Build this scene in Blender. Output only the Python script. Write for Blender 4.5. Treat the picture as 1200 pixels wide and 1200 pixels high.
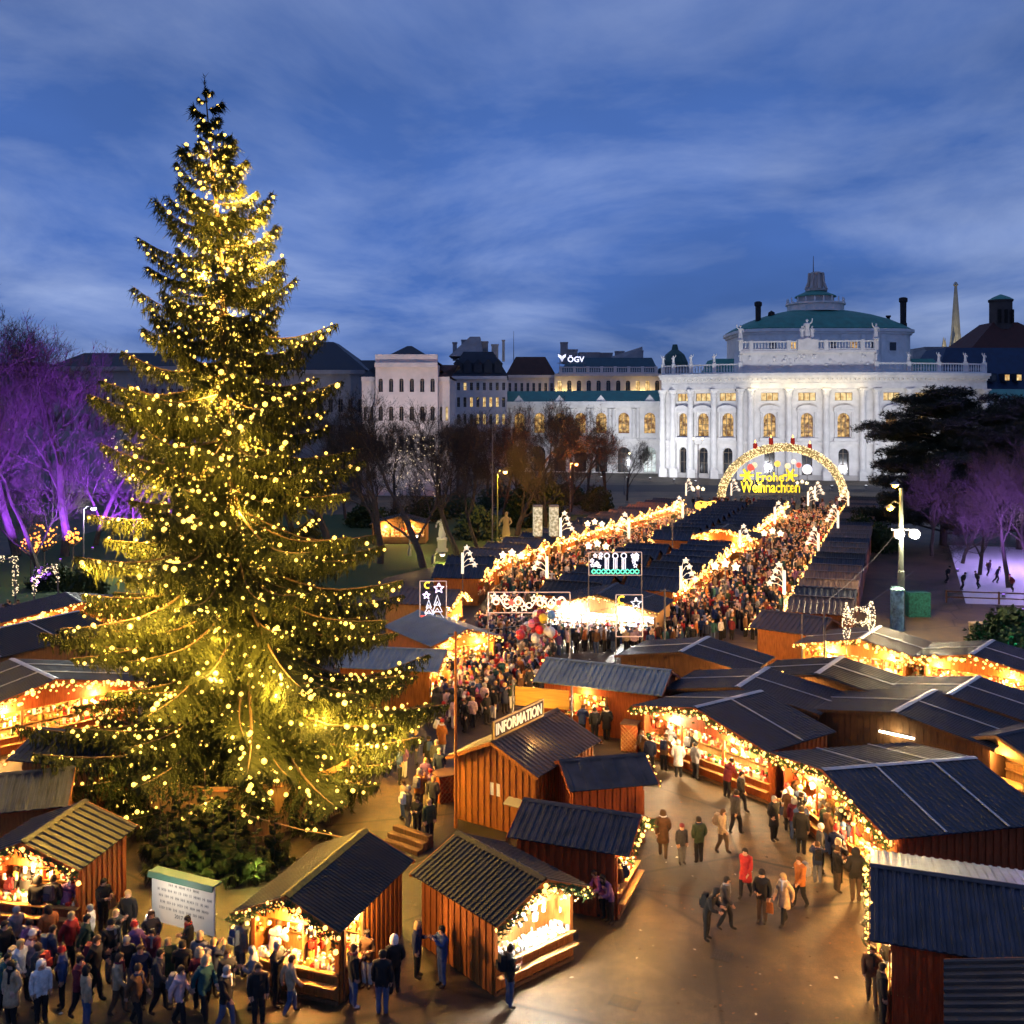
import bpy, bmesh, math, random
import numpy as np
from mathutils import Vector, Matrix, noise as mnoise

for _o in list(bpy.data.objects):
    bpy.data.objects.remove(_o, do_unlink=True)
SC = bpy.context.scene
COL = SC.collection
random.seed(7)
PI = math.pi
R = math.radians

# ------------------------------------------------------------------ camera
F = 1170.0          # focal length in pixels of the 1200 px photograph
CH = 16.5           # camera height
YH = 488.0          # horizon row
cam_d = bpy.data.cameras.new('camera')
cam = bpy.data.objects.new('camera', cam_d)
COL.objects.link(cam)
cam.location = (0, 0, CH)
cam.rotation_euler = (R(90), 0, 0)
cam_d.sensor_fit = 'HORIZONTAL'
cam_d.sensor_width = 36.0
cam_d.lens = 36.0 * F / 1200.0
cam_d.shift_y = (YH - 600.0) / 1200.0
cam_d.clip_start = 0.1
cam_d.clip_end = 9000
SC.camera = cam

# ------------------------------------------------------------------ sky
def build_world():
    w = bpy.data.worlds.new('World'); SC.world = w; w.use_nodes = True
    nt = w.node_tree; N = nt.nodes; L = nt.links
    for n in list(N): N.remove(n)
    out = N.new('ShaderNodeOutputWorld'); bg = N.new('ShaderNodeBackground')
    L.new(bg.outputs[0], out.inputs[0])
    sky = N.new('ShaderNodeTexSky'); sky.sky_type = 'NISHITA'; sky.sun_disc = False
    sky.sun_elevation = R(4); sky.sun_rotation = R(-120); sky.altitude = 200
    sky.air_density = 1.0; sky.dust_density = 0.3; sky.ozone_density = 4.0
    tc = N.new('ShaderNodeTexCoord')
    sep = N.new('ShaderNodeSeparateXYZ'); L.new(tc.outputs['Generated'], sep.inputs[0])
    # dusk gradient by elevation
    ramp = N.new('ShaderNodeValToRGB'); L.new(sep.outputs[2], ramp.inputs[0])
    cr = ramp.color_ramp
    cr.elements[0].position = 0.0; cr.elements[0].color = (0.052, 0.112, 0.340, 1)
    cr.elements[1].position = 1.0; cr.elements[1].color = (0.058, 0.120, 0.380, 1)
    e = cr.elements.new(0.10); e.color = (0.058, 0.130, 0.410, 1)
    e = cr.elements.new(0.30); e.color = (0.062, 0.140, 0.430, 1)
    # clouds: project the direction on a high flat layer so that they flatten toward the horizon
    mx = N.new('ShaderNodeMath'); mx.operation = 'MAXIMUM'; L.new(sep.outputs[2], mx.inputs[0]); mx.inputs[1].default_value = 0.0
    ad = N.new('ShaderNodeMath'); ad.operation = 'ADD'; L.new(mx.outputs[0], ad.inputs[0]); ad.inputs[1].default_value = 0.16
    dv = N.new('ShaderNodeVectorMath'); dv.operation = 'DIVIDE'; L.new(tc.outputs['Generated'], dv.inputs[0])
    cmb = N.new('ShaderNodeCombineXYZ')
    for i in range(3): L.new(ad.outputs[0], cmb.inputs[i])
    L.new(cmb.outputs[0], dv.inputs[1])
    mp = N.new('ShaderNodeMapping'); L.new(dv.outputs[0], mp.inputs[0])
    mp.inputs['Rotation'].default_value = (0, 0, R(14)); mp.inputs['Scale'].default_value = (0.75, 0.62, 0.5)
    mp.inputs['Location'].default_value = (3.1, 2.3, 0.4)
    n1 = N.new('ShaderNodeTexNoise'); L.new(mp.outputs[0], n1.inputs['Vector'])
    n1.inputs['Scale'].default_value = 1.5; n1.inputs['Detail'].default_value = 11; n1.inputs['Roughness'].default_value = 0.58
    n1.inputs['Distortion'].default_value = 0.35
    r2 = N.new('ShaderNodeValToRGB'); L.new(n1.outputs[0], r2.inputs[0])
    r2.color_ramp.elements[0].position = 0.40; r2.color_ramp.elements[0].color = (0, 0, 0, 1)
    r2.color_ramp.elements[1].position = 0.72; r2.color_ramp.elements[1].color = (1, 1, 1, 1)
    mixc = N.new('ShaderNodeMixRGB'); L.new(r2.outputs[0], mixc.inputs[0])
    L.new(ramp.outputs[0], mixc.inputs[1]); mixc.inputs[2].default_value = (0.255, 0.335, 0.590, 1)
    n2 = N.new('ShaderNodeTexNoise'); L.new(mp.outputs[0], n2.inputs['Vector']); n2.inputs['Scale'].default_value = 0.75; n2.inputs['Detail'].default_value = 5; n2.inputs['Roughness'].default_value = 0.5
    r3 = N.new('ShaderNodeMapRange'); L.new(n2.outputs[0], r3.inputs[0]); r3.inputs[1].default_value = 0.35; r3.inputs[2].default_value = 0.65; r3.inputs[3].default_value = 0.72; r3.inputs[4].default_value = 1.20
    shade = N.new('ShaderNodeVectorMath'); shade.operation = 'SCALE'; L.new(mixc.outputs[0], shade.inputs[0]); L.new(r3.outputs[0], shade.inputs['Scale'])
    # a little of the physical sky
    mul = N.new('ShaderNodeVectorMath'); mul.operation = 'SCALE'; L.new(sky.outputs[0], mul.inputs[0]); mul.inputs['Scale'].default_value = 0.012
    add = N.new('ShaderNodeVectorMath'); add.operation = 'ADD'; L.new(shade.outputs[0], add.inputs[0]); L.new(mul.outputs[0], add.inputs[1])
    L.new(add.outputs[0], bg.inputs[0]); bg.inputs[1].default_value = 1.0
build_world()

# weak, very soft last daylight from behind the clouds
sl = bpy.data.lights.new('dusk_sun', 'SUN'); sl.energy = 0.10; sl.angle = R(40); sl.color = (0.75, 0.85, 1.0)
so = bpy.data.objects.new('dusk_sun', sl); COL.objects.link(so); so.rotation_euler = (R(55), 0, R(-120)); so.location = (0, 0, 80)

SC.view_settings.view_transform = 'Standard'
SC.view_settings.look = 'None'
SC.view_settings.exposure = 0.0
SC.view_settings.gamma = 1.0
SC.view_settings.use_curve_mapping = False
cy = SC.cycles
cy.use_denoising = True
try:
    cy.denoiser = 'OPENIMAGEDENOISE'
    cy.denoising_prefilter = 'FAST'
except Exception:
    pass
cy.use_adaptive_sampling = True
cy.adaptive_threshold = 0.05
cy.max_bounces = 4; cy.diffuse_bounces = 2; cy.glossy_bounces = 2; cy.transmission_bounces = 2; cy.transparent_max_bounces = 6
cy.sample_clamp_indirect = 2.0
cy.use_light_tree = True
cy.caustics_reflective = False; cy.caustics_refractive = False

# ------------------------------------------------------------------ helpers
def WP(x, y, h=0.0):
    """world (X, Y) of the photo point (x, y) that lies at height h"""
    d = F * (CH - h) / (y - YH)
    return Vector(((x - 600.0) / F * d, d))
def AT(x, d):
    return (x - 600.0) / F * d
def ZY(y, d):
    return CH - (y - YH) / F * d

MATS = {}
def mat(name, color=(0.5, 0.5, 0.5), rough=0.7, metal=0.0, var=0.0, scale=4.0, bump=0.0, emit=None, estr=0.0, spec=0.3,
        stretch=(1, 1, 1), col2=None, sample_emit=None, detail=4.0, alpha=None):
    if name in MATS: return MATS[name]
    m = bpy.data.materials.new(name); m.use_nodes = True
    nt = m.node_tree; N = nt.nodes; L = nt.links
    b = N['Principled BSDF']
    b.inputs['Base Color'].default_value = (*color, 1)
    b.inputs['Roughness'].default_value = rough
    b.inputs['Metallic'].default_value = metal
    b.inputs['Specular IOR Level'].default_value = spec
    if var > 0 or col2 is not None or bump > 0:
        tc = N.new('ShaderNodeTexCoord'); mp = N.new('ShaderNodeMapping')
        L.new(tc.outputs['Object'], mp.inputs[0]); mp.inputs['Scale'].default_value = stretch
        oi = N.new('ShaderNodeObjectInfo')
        av = N.new('ShaderNodeVectorMath'); av.operation = 'ADD'
        sv = N.new('ShaderNodeVectorMath'); sv.operation = 'SCALE'; sv.inputs[0].default_value = (37.0, 19.0, 23.0)
        L.new(oi.outputs['Random'], sv.inputs['Scale'])
        L.new(mp.outputs[0], av.inputs[0]); L.new(sv.outputs[0], av.inputs[1])
        n = N.new('ShaderNodeTexNoise'); L.new(av.outputs[0], n.inputs['Vector'])
        n.inputs['Scale'].default_value = scale; n.inputs['Detail'].default_value = detail; n.inputs['Roughness'].default_value = 0.6
        if var > 0 or col2 is not None:
            rp = N.new('ShaderNodeValToRGB'); L.new(n.outputs[0], rp.inputs[0])
            rp.color_ramp.elements[0].position = 0.3; rp.color_ramp.elements[1].position = 0.7
            c2 = col2 if col2 is not None else tuple(min(1, c * (1 + var)) for c in color)
            c1 = color if col2 is not None else tuple(c * (1 - var) for c in color)
            rp.color_ramp.elements[0].color = (*c1, 1); rp.color_ramp.elements[1].color = (*c2, 1)
            L.new(rp.outputs[0], b.inputs['Base Color'])
            rr = N.new('ShaderNodeMapRange'); L.new(n.outputs[0], rr.inputs[0])
            rr.inputs[1].default_value = 0.3; rr.inputs[2].default_value = 0.7
            rr.inputs[3].default_value = max(0.05, rough - 0.12); rr.inputs[4].default_value = min(1, rough + 0.12)
            L.new(rr.outputs[0], b.inputs['Roughness'])
        if bump > 0:
            bp = N.new('ShaderNodeBump'); bp.inputs['Strength'].default_value = bump; bp.inputs['Distance'].default_value = 0.02
            L.new(n.outputs[0], bp.inputs['Height']); L.new(bp.outputs[0], b.inputs['Normal'])
    if emit is not None:
        b.inputs['Emission Color'].default_value = (*emit, 1); b.inputs['Emission Strength'].default_value = estr
        m.cycles.emission_sampling = sample_emit or 'NONE'
    MATS[name] = m
    return m

class MB:
    """collects geometry; build() links it as ONE mesh object"""
    def __init__(s): s.v = []; s.f = []; s.m = []; s.mi = 0
    def add(s, vs, fs, mi=None):
        o = len(s.v); s.v.extend(vs); s.f.extend([tuple(i + o for i in f) for f in fs]); s.m.extend([s.mi if mi is None else mi] * len(fs)); return s
    def box(s, x0, x1, y0, y1, z0, z1, mi=None):
        return s.add([(x0,y0,z0),(x1,y0,z0),(x1,y1,z0),(x0,y1,z0),(x0,y0,z1),(x1,y0,z1),(x1,y1,z1),(x0,y1,z1)],
              [(0,3,2,1),(4,5,6,7),(0,1,5,4),(1,2,6,5),(2,3,7,6),(3,0,4,7)], mi)
    def hexa(s, p, mi=None):
        return s.add([tuple(q) for q in p], [(0,3,2,1),(4,5,6,7),(0,1,5,4),(1,2,6,5),(2,3,7,6),(3,0,4,7)], mi)
    def wallbox(s, p, q, t, z0, z1, mi=None):
        """box standing on the line p-q, thickness t to the right-hand side"""
        p = Vector(p[:2]); q = Vector(q[:2]); d = (q - p).normalized(); n = Vector((d.y, -d.x)) * t
        a, b, c, e = p, q, q + n, p + n
        return s.hexa([(e.x,e.y,z0),(c.x,c.y,z0),(b.x,b.y,z0),(a.x,a.y,z0),(e.x,e.y,z1),(c.x,c.y,z1),(b.x,b.y,z1),(a.x,a.y,z1)], mi)
    def beam(s, a, b, w, h=None, mi=None):
        h = w if h is None else h
        a = Vector(a); b = Vector(b); d = (b - a)
        if d.length < 1e-6: return s
        d.normalize(); up = Vector((0, 0, 1)) if abs(d.z) < 0.95 else Vector((1, 0, 0))
        x = d.cross(up).normalized(); y = x.cross(d).normalized()
        x = x * w / 2; y = y * h / 2
        vs = [a-x-y, a+x-y, a+x+y, a-x+y, b-x-y, b+x-y, b+x+y, b-x+y]
        return s.add([tuple(v) for v in vs], [(0,1,2,3),(4,7,6,5),(0,4,5,1),(1,5,6,2),(2,6,7,3),(3,7,4,0)], mi)
    def tube(s, pts, rad, n=6, cap=True, mi=None):
        pts = [Vector(p) for p in pts]
        if not hasattr(rad, '__len__'): rad = [rad] * len(pts)
        base = len(s.v); prev = None; k = len(pts)
        for i, p in enumerate(pts):
            d = (pts[min(i+1, k-1)] - pts[max(i-1, 0)])
            if d.length < 1e-9: d = Vector((0, 0, 1))
            d.normalize()
            if prev is None:
                up = Vector((0, 0, 1)) if abs(d.z) < 0.9 else Vector((1, 0, 0)); x = d.cross(up).normalized()
            else:
                x = prev - d * prev.dot(d)
                x = x.normalized() if x.length > 1e-6 else d.orthogonal().normalized()
            prev = x; y = d.cross(x)
            for j in range(n):
                a = 2 * PI * j / n
                s.v.append(tuple(p + (x * math.cos(a) + y * math.sin(a)) * rad[i]))
        fs = []
        for i in range(k - 1):
            for j in range(n):
                fs.append((base+i*n+j, base+i*n+(j+1) % n, base+(i+1)*n+(j+1) % n, base+(i+1)*n+j))
        if cap:
            fs.append(tuple(base + j for j in reversed(range(n)))); fs.append(tuple(base + (k-1)*n + j for j in range(n)))
        s.f.extend(fs); s.m.extend([s.mi if mi is None else mi] * len(fs)); return s
    def lathe(s, prof, n=12, c=(0, 0, 0), sx=1.0, sy=1.0, mi=None, expo=None, rot=0.0):
        base = len(s.v)
        for r, z in prof:
            for j in range(n):
                a = 2 * PI * j / n; ca, sa = math.cos(a), math.sin(a)
                if expo:
                    ca = math.copysign(abs(ca) ** expo, ca); sa = math.copysign(abs(sa) ** expo, sa)
                px, py = r * ca * sx, r * sa * sy
                if rot: px, py = px * math.cos(rot) - py * math.sin(rot), px * math.sin(rot) + py * math.cos(rot)
                s.v.append((c[0] + px, c[1] + py, c[2] + z))
        fs = []
        for i in range(len(prof) - 1):
            for j in range(n):
                fs.append((base+i*n+j, base+i*n+(j+1) % n, base+(i+1)*n+(j+1) % n, base+(i+1)*n+j))
        fs.append(tuple(base + j for j in reversed(range(n)))); fs.append(tuple(base + (len(prof)-1)*n + j for j in range(n)))
        s.f.extend(fs); s.m.extend([s.mi if mi is None else mi] * len(fs)); return s
    _ico = None
    def ico(s, c, r, mi=None, sub=1, sq=(1, 1, 1)):
        if MB._ico is None:
            MB._ico = {}
            for k in (1, 2):
                bm = bmesh.new(); bmesh.ops.create_icosphere(bm, subdivisions=k, radius=1.0)
                MB._ico[k] = ([tuple(v.co) for v in bm.verts], [tuple(v.index for v in f.verts) for f in bm.faces]); bm.free()
        vs, fs = MB._ico[sub]
        return s.add([(c[0]+v[0]*r*sq[0], c[1]+v[1]*r*sq[1], c[2]+v[2]*r*sq[2]) for v in vs], fs, mi)
    def octa(s, c, r, mi=None):
        x, y, z = c
        return s.add([(x+r,y,z),(x-r,y,z),(x,y+r,z),(x,y-r,z),(x,y,z+r),(x,y,z-r)],
                     [(0,2,4),(2,1,4),(1,3,4),(3,0,4),(2,0,5),(1,2,5),(3,1,5),(0,3,5)], mi)
    def mesh(s, name, mats, smooth=False):
        me = bpy.data.meshes.new(name); me.from_pydata(s.v, [], s.f)
        if not isinstance(mats, (list, tuple)): mats = [mats]
        for m in mats: me.materials.append(m)
        if len(mats) > 1: me.polygons.foreach_set('material_index', s.m)
        if smooth: me.polygons.foreach_set('use_smooth', [True] * len(me.polygons))
        me.update(); return me
    def build(s, name, mats, parent=None, loc=None, rotz=0.0, smooth=False):
        return link(name, s.mesh(name, mats, smooth), parent, loc, rotz)

def link(name, me, parent=None, loc=None, rotz=0.0):
    o = bpy.data.objects.new(name, me); COL.objects.link(o)
    if parent is not None: o.parent = parent
    if loc is not None: o.location = loc
    if rotz: o.rotation_euler = (0, 0, rotz)
    return o
def tag(o, label=None, cat=None, group=None, kind=None):
    if label: o['label'] = label
    if cat: o['category'] = cat
    if group: o['group'] = group
    if kind: o['kind'] = kind
    return o
def thing(name, label, cat, loc=(0, 0, 0), rotz=0.0, group=None):
    o = bpy.data.objects.new(name, None); COL.objects.link(o); o.empty_display_size = 0.3
    o.location = loc; o.rotation_euler = (0, 0, rotz)
    return tag(o, label, cat, group)
def copy_tree(o, parent=None):
    c = o.copy(); COL.objects.link(c); c.parent = parent
    for ch in list(o.children): copy_tree(ch, c)
    return c
def lamp(name, loc, energy, color=(1, 0.72, 0.38), size=0.08, parent=None, typ='POINT', rot=None, spot=None, blend=0.6):
    l = bpy.data.lights.new(name, typ); l.energy = energy; l.color = color
    if typ == 'AREA': l.size = size
    else: l.shadow_soft_size = size
    if typ == 'SPOT' and spot: l.spot_size = spot; l.spot_blend = blend
    o = bpy.data.objects.new(name, l); COL.objects.link(o); o.location = loc
    if rot is not None: o.rotation_euler = rot
    if parent is not None: o.parent = parent
    return o
def aim(o, target):
    d = Vector(target) - o.location
    o.rotation_euler = d.to_track_quat('-Z', 'Y').to_euler()
def eval_mesh(ob):
    """mesh of an object with modifiers or text, evaluated in a scratch scene"""
    tmp = bpy.data.scenes.new('scratch'); tmp.collection.objects.link(ob); vl = tmp.view_layers[0]; vl.update()
    me = bpy.data.meshes.new_from_object(ob.evaluated_get(vl.depsgraph)); bpy.data.objects.remove(ob, do_unlink=True); bpy.data.scenes.remove(tmp)
    return me
ORD = ['first','second','third','fourth','fifth','sixth','seventh','eighth','ninth','tenth','eleventh','twelfth','thirteenth','fourteenth',
       'fifteenth','sixteenth','seventeenth','eighteenth','nineteenth','twentieth','twenty-first','twenty-second','twenty-third','twenty-fourth',
       'twenty-fifth','twenty-sixth','twenty-seventh','twenty-eighth','twenty-ninth','thirtieth']

# ------------------------------------------------------------------ materials
WOOD = mat('wood_orange', (0.36, 0.115, 0.025), 0.6, var=0.35, scale=3.0, stretch=(6, 6, 0.7), bump=0.15)
WOOD_RED = mat('wood_red', (0.28, 0.060, 0.018), 0.6, var=0.35, scale=3.0, stretch=(6, 6, 0.7), bump=0.15)
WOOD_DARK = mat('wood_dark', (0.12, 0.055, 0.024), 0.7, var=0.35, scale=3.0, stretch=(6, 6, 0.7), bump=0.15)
WOOD_PALE = mat('wood_pale', (0.42, 0.22, 0.075), 0.6, var=0.25, scale=3.0, stretch=(6, 6, 0.7))
ROOF_NAVY = mat('roof_navy_metal', (0.019, 0.025, 0.043), 0.5, 0.0, var=0.6, scale=1.6, spec=0.25, detail=6)
ROOF_BLACK = mat('roof_black_metal', (0.018, 0.018, 0.020), 0.5, 0.0, var=0.6, scale=1.8, spec=0.25, detail=6)
ROOF_BROWN = mat('roof_brown_metal', (0.105, 0.070, 0.055), 0.5, 0.0, var=0.30, scale=1.2, spec=0.4, detail=6)
ROOF_TEAL = mat('roof_bluegrey_metal', (0.16, 0.205, 0.235), 0.45, 0.0, var=0.25, scale=0.8, spec=0.5, detail=6)
ROOF_PALE = mat('roof_galvanised', (0.36, 0.38, 0.34), 0.4, 0.3, var=0.35, scale=1.5, spec=0.5, detail=6)
METAL_PALE = mat('zinc_strip', (0.45, 0.45, 0.46), 0.4, 0.4, var=0.2, scale=3)
STEEL = mat('steel_grey', (0.16, 0.16, 0.17), 0.45, 0.6, var=0.2, scale=5)
DARK = mat('dark_interior', (0.015, 0.012, 0.010), 0.9)
BULB_WARM = mat('bulb_warm', (0.9, 0.7, 0.35), 0.5, emit=(1.0, 0.54, 0.12), estr=3.2)
BULB_TREE = mat('bulb_tree', (0.9, 0.8, 0.35), 0.5, emit=(1.0, 0.60, 0.10), estr=2.8)
BULB_WHITE = mat('bulb_white', (0.9, 0.9, 0.85), 0.5, emit=(1.0, 0.76, 0.42), estr=2.2)
TUBE_WHITE = mat('tube_white', (0.9, 0.9, 0.9), 0.5, emit=(1.0, 0.88, 0.62), estr=7.0)
FIR = mat('garland_fir', (0.045, 0.085, 0.022), 0.8, var=0.4, scale=9)
# ------------------------------------------------------------------ ground
def ground_material():
    m = bpy.data.materials.new('asphalt_square'); m.use_nodes = True
    nt = m.node_tree; N = nt.nodes; L = nt.links; b = N['Principled BSDF']
    tc = N.new('ShaderNodeTexCoord')
    def nz(scale, detail=5, rough=0.6):
        n = N.new('ShaderNodeTexNoise'); n.inputs['Scale'].default_value = scale; n.inputs['Detail'].default_value = detail
        n.inputs['Roughness'].default_value = rough; L.new(tc.outputs['Object'], n.inputs['Vector']); return n
    a = nz(0.22); c = nz(1.7, 8, 0.7); g = nz(22, 6, .75)
    r1 = N.new('ShaderNodeValToRGB'); L.new(a.outputs[0], r1.inputs[0])
    r1.color_ramp.elements[0].position = 0.34; r1.color_ramp.elements[0].color = (0.036, 0.022, 0.010, 1)
    r1.color_ramp.elements[1].position = 0.66; r1.color_ramp.elements[1].color = (0.145, 0.089, 0.036, 1)
    r2 = N.new('ShaderNodeValToRGB'); L.new(c.outputs[0], r2.inputs[0])
    r2.color_ramp.elements[0].position = 0.36; r2.color_ramp.elements[0].color = (0.28, 0.26, 0.24, 1)
    r2.color_ramp.elements[1].position = 0.6; r2.color_ramp.elements[1].color = (1, 1, 1, 1)
    r3 = N.new('ShaderNodeValToRGB'); L.new(g.outputs[0], r3.inputs[0])
    r3.color_ramp.elements[0].position = 0.3; r3.color_ramp.elements[0].color = (0.5, 0.5, 0.5, 1)
    r3.color_ramp.elements[1].position = 0.7; r3.color_ramp.elements[1].color = (1.3, 1.3, 1.3, 1)
    m1 = N.new('ShaderNodeMixRGB'); m1.blend_type = 'MULTIPLY'; m1.inputs[0].default_value = 0.8
    L.new(r1.outputs[0], m1.inputs[1]); L.new(r2.outputs[0], m1.inputs[2])
    m2 = N.new('ShaderNodeMixRGB'); m2.blend_type = 'MULTIPLY'; m2.inputs[0].default_value = 1
    L.new(m1.outputs[0], m2.inputs[1]); L.new(r3.outputs[0], m2.inputs[2])
    vo = N.new('ShaderNodeTexVoronoi'); vo.feature = 'DISTANCE_TO_EDGE'; vo.inputs['Scale'].default_value = 0.16
    nd = nz(0.9, 4); mv = N.new('ShaderNodeMixRGB'); mv.inputs[0].default_value = .12; L.new(tc.outputs['Object'], mv.inputs[1]); L.new(nd.outputs['Color'], mv.inputs[2]); L.new(mv.outputs[0], vo.inputs['Vector'])
    rc = N.new('ShaderNodeValToRGB'); L.new(vo.outputs['Distance'], rc.inputs[0]); rc.color_ramp.elements[0].position = .0; rc.color_ramp.elements[0].color = (.22, .22, .22, 1); rc.color_ramp.elements[1].position = .014; rc.color_ramp.elements[1].color = (1, 1, 1, 1)
    v2 = N.new('ShaderNodeTexVoronoi'); v2.inputs['Scale'].default_value = 0.21; L.new(tc.outputs['Object'], v2.inputs['Vector']); v2.distance = 'CHEBYCHEV'
    sp = N.new('ShaderNodeSeparateColor'); L.new(v2.outputs['Color'], sp.inputs[0]); mr = N.new('ShaderNodeMapRange'); L.new(sp.outputs[0], mr.inputs[0]); mr.inputs[3].default_value = .6; mr.inputs[4].default_value = 1.15
    m3 = N.new('ShaderNodeMixRGB'); m3.blend_type = 'MULTIPLY'; m3.inputs[0].default_value = 1; L.new(m2.outputs[0], m3.inputs[1]); L.new(rc.outputs[0], m3.inputs[2])
    m4 = N.new('ShaderNodeVectorMath'); m4.operation = 'SCALE'; L.new(m3.outputs[0], m4.inputs[0]); L.new(mr.outputs[0], m4.inputs['Scale'])
    L.new(m4.outputs[0], b.inputs['Base Color'])
    rr = N.new('ShaderNodeMapRange'); L.new(c.outputs[0], rr.inputs[0]); rr.inputs[3].default_value = 0.42; rr.inputs[4].default_value = 0.85
    L.new(rr.outputs[0], b.inputs['Roughness'])
    bp = N.new('ShaderNodeBump'); bp.inputs['Strength'].default_value = 0.25; bp.inputs['Distance'].default_value = 0.02
    L.new(g.outputs[0], bp.inputs['Height']); L.new(bp.outputs[0], b.inputs['Normal'])
    return m
g = MB(); g.add([(-3000,-300,0),(3000,-300,0),(3000,6000,0),(-3000,6000,0)], [(0,1,2,3)])
tag(g.build('ground', ground_material()), kind='structure')

LAWN = mat('lawn', (0.030, 0.060, 0.014), 0.95, var=0.45, scale=6, bump=0.5, detail=8)
def sheet(name, pts, m, z):
    b = MB(); b.add([(p[0], p[1], z) for p in pts], [tuple(range(len(pts)))])
    return tag(b.build(name, m), kind='structure')
ax = Vector((0.362, 0.932))                       # direction of the two alleys
nx = Vector((0.932, -0.362))
sheet('lawn', [(-60, 88), (-14, 88), (-13, 102), (2, 128), (18, 168), (-60, 168)], LAWN, 0.004)
sheet('lawn_beside_rink', [(33, 62), (70, 62), (80, 86), (42, 86)], LAWN, 0.004)
ICE = mat('rink_ice', (0.62, 0.60, 0.68), 0.6, var=0.08, scale=3)
sheet('ice_rink', [(40, 88), (62, 84), (84, 120), (56, 128)], ICE, 0.008)
RO = mat('road_asphalt', (0.045, 0.045, 0.047), 0.8, var=0.25, scale=2)
sheet('road', [(-300, 225), (300, 213), (300, 235), (-300, 247)], RO, 0.004)
PLATE = mat('cast_iron', (0.035, 0.033, 0.032), 0.5, 0.5, var=0.4, scale=9, bump=0.4)
for (x, y, w, d) in ((732, 1175, 0.85, 0.55), (786, 1041, 0.6, 0.4), (846, 1120, 0.6, 0.6)):
    p = WP(x, y); b = MB(); b.box(-w/2, w/2, -d/2, d/2, 0, 0.006)
    for k in range(5): b.box(-w/2+.04+k*(w-.08)/5, -w/2+.04+k*(w-.08)/5+.05, -d/2+.05, d/2-.05, 0.006, 0.012)
    o = b.build('manhole_cover', PLATE, None, (p.x, p.y, 0.001), R(-25))
    tag(o, {732: 'dark ribbed iron cover in the paving below the lone man in jeans', 786: 'small iron cover in the open paving near the long coat walker',
            846: 'square iron cover in the middle of the open paving'}[x], 'manhole cover')

# ------------------------------------------------------------------ market stalls
SHEETS = {}
def roof_sheet(W2, L, he, hr, s, rib, amp, key_mat):
    key = (round(W2, 2), round(L, 2), round(he, 2), round(hr, 2), s, rib, key_mat.name)
    if key in SHEETS: return SHEETS[key]
    S = math.hypot(W2, hr - he); ca = W2 / S; sa = (hr - he) / S
    prof = []
    u = 0.0
    while u < L - 1e-6:
        prof += [(u, 0), (u + rib * .45, 0), (u + rib * .55, amp), (u + rib * .9, amp)]
        u += rib
    prof = [(min(p, L), h) for p, h in prof if p <= L + 1e-6] + [(L, 0)]
    b = MB(); th = 0.035; nseg = 3
    def P(u, v, h): return (s * (v * ca + h * sa), u - L / 2, hr - v * sa + h * ca)
    n = len(prof)
    rng = random.Random(int(W2 * 100 + L * 1000 + s))
    for k in range(nseg + 1):
        v = S * k / nseg
        for (u, h) in prof: b.v.append(P(u, v, h))
    for (u, h) in prof: b.v.append(P(u, 0, -th))
    for (u, h) in prof: b.v.append(P(u, S, -th))
    def f(*i):
        i = i if s > 0 else tuple(reversed(i)); b.f.append(i); b.m.append(0)
    for k in range(nseg):
        for i in range(n - 1): f(k*n+i, (k+1)*n+i, (k+1)*n+i+1, k*n+i+1)
    A = (nseg + 1) * n; B = A + n
    for i in range(n - 1):
        f(A+i, A+i+1, B+i+1, B+i); f(nseg*n+i, B+i, B+i+1, nseg*n+i+1)
    me = b.mesh('roof_sheet', key_mat); SHEETS[key] = me
    return me

GOODS = [mat('goods_red', (0.55, 0.05, 0.03), 0.5, var=.3, scale=8), mat('goods_gold', (0.75, 0.42, 0.10), 0.4, var=.3, scale=8),
         mat('goods_cream', (0.80, 0.68, 0.45), 0.6, var=.2, scale=8), mat('goods_brown', (0.24, 0.10, 0.04), 0.6, var=.3, scale=8),
         mat('goods_green', (0.06, 0.16, 0.05), 0.6, var=.3, scale=8), mat('goods_white', (0.85, 0.82, 0.78), 0.5, var=.1, scale=8)]
def goods_mesh(rng, w, d, rows, weights=(4, 3, 4, 2, 1, 3), small=1.0, hang=True):
    """goods on a counter w wide, d deep, plus hanging goods above; origin at counter centre"""
    b = MB()
    def pick(): return rng.choices(range(6), weights)[0]
    for r in range(rows):
        y = -d / 2 + d * (r + .5) / rows; x = -w / 2 + .05
        while x < w / 2 - .05:
            s = rng.uniform(.06, .15) * small; k = rng.random(); m = pick(); h = rng.uniform(.06, .22) * small
            if k < .45: b.box(x - s/2, x + s/2, y - s/2, y + s/2, 0, h, m)
            elif k < .8: b.ico((x, y, s * .55), s * .6, m)
            else: b.lathe([(s*.45, 0), (s*.5, h*.5), (s*.2, h*.9), (s*.2, h*1.2)], 6, (x, y, 0), mi=m)
            x += s * rng.uniform(1.05, 1.5)
    if hang:
        x = -w / 2 + .1
        while x < w / 2 - .1:
            z = rng.uniform(.55, .95); s = rng.uniform(.05, .10); y = rng.uniform(-.1, d * .6); m = pick()
            if rng.random() < .5: b.ico((x, y, z), s, m)
            else: b.box(x - s*.6, x + s*.6, y - s*.3, y + s*.3, z - s*1.5, z + s, m)
            x += rng.uniform(.12, .26)
    return b
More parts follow.
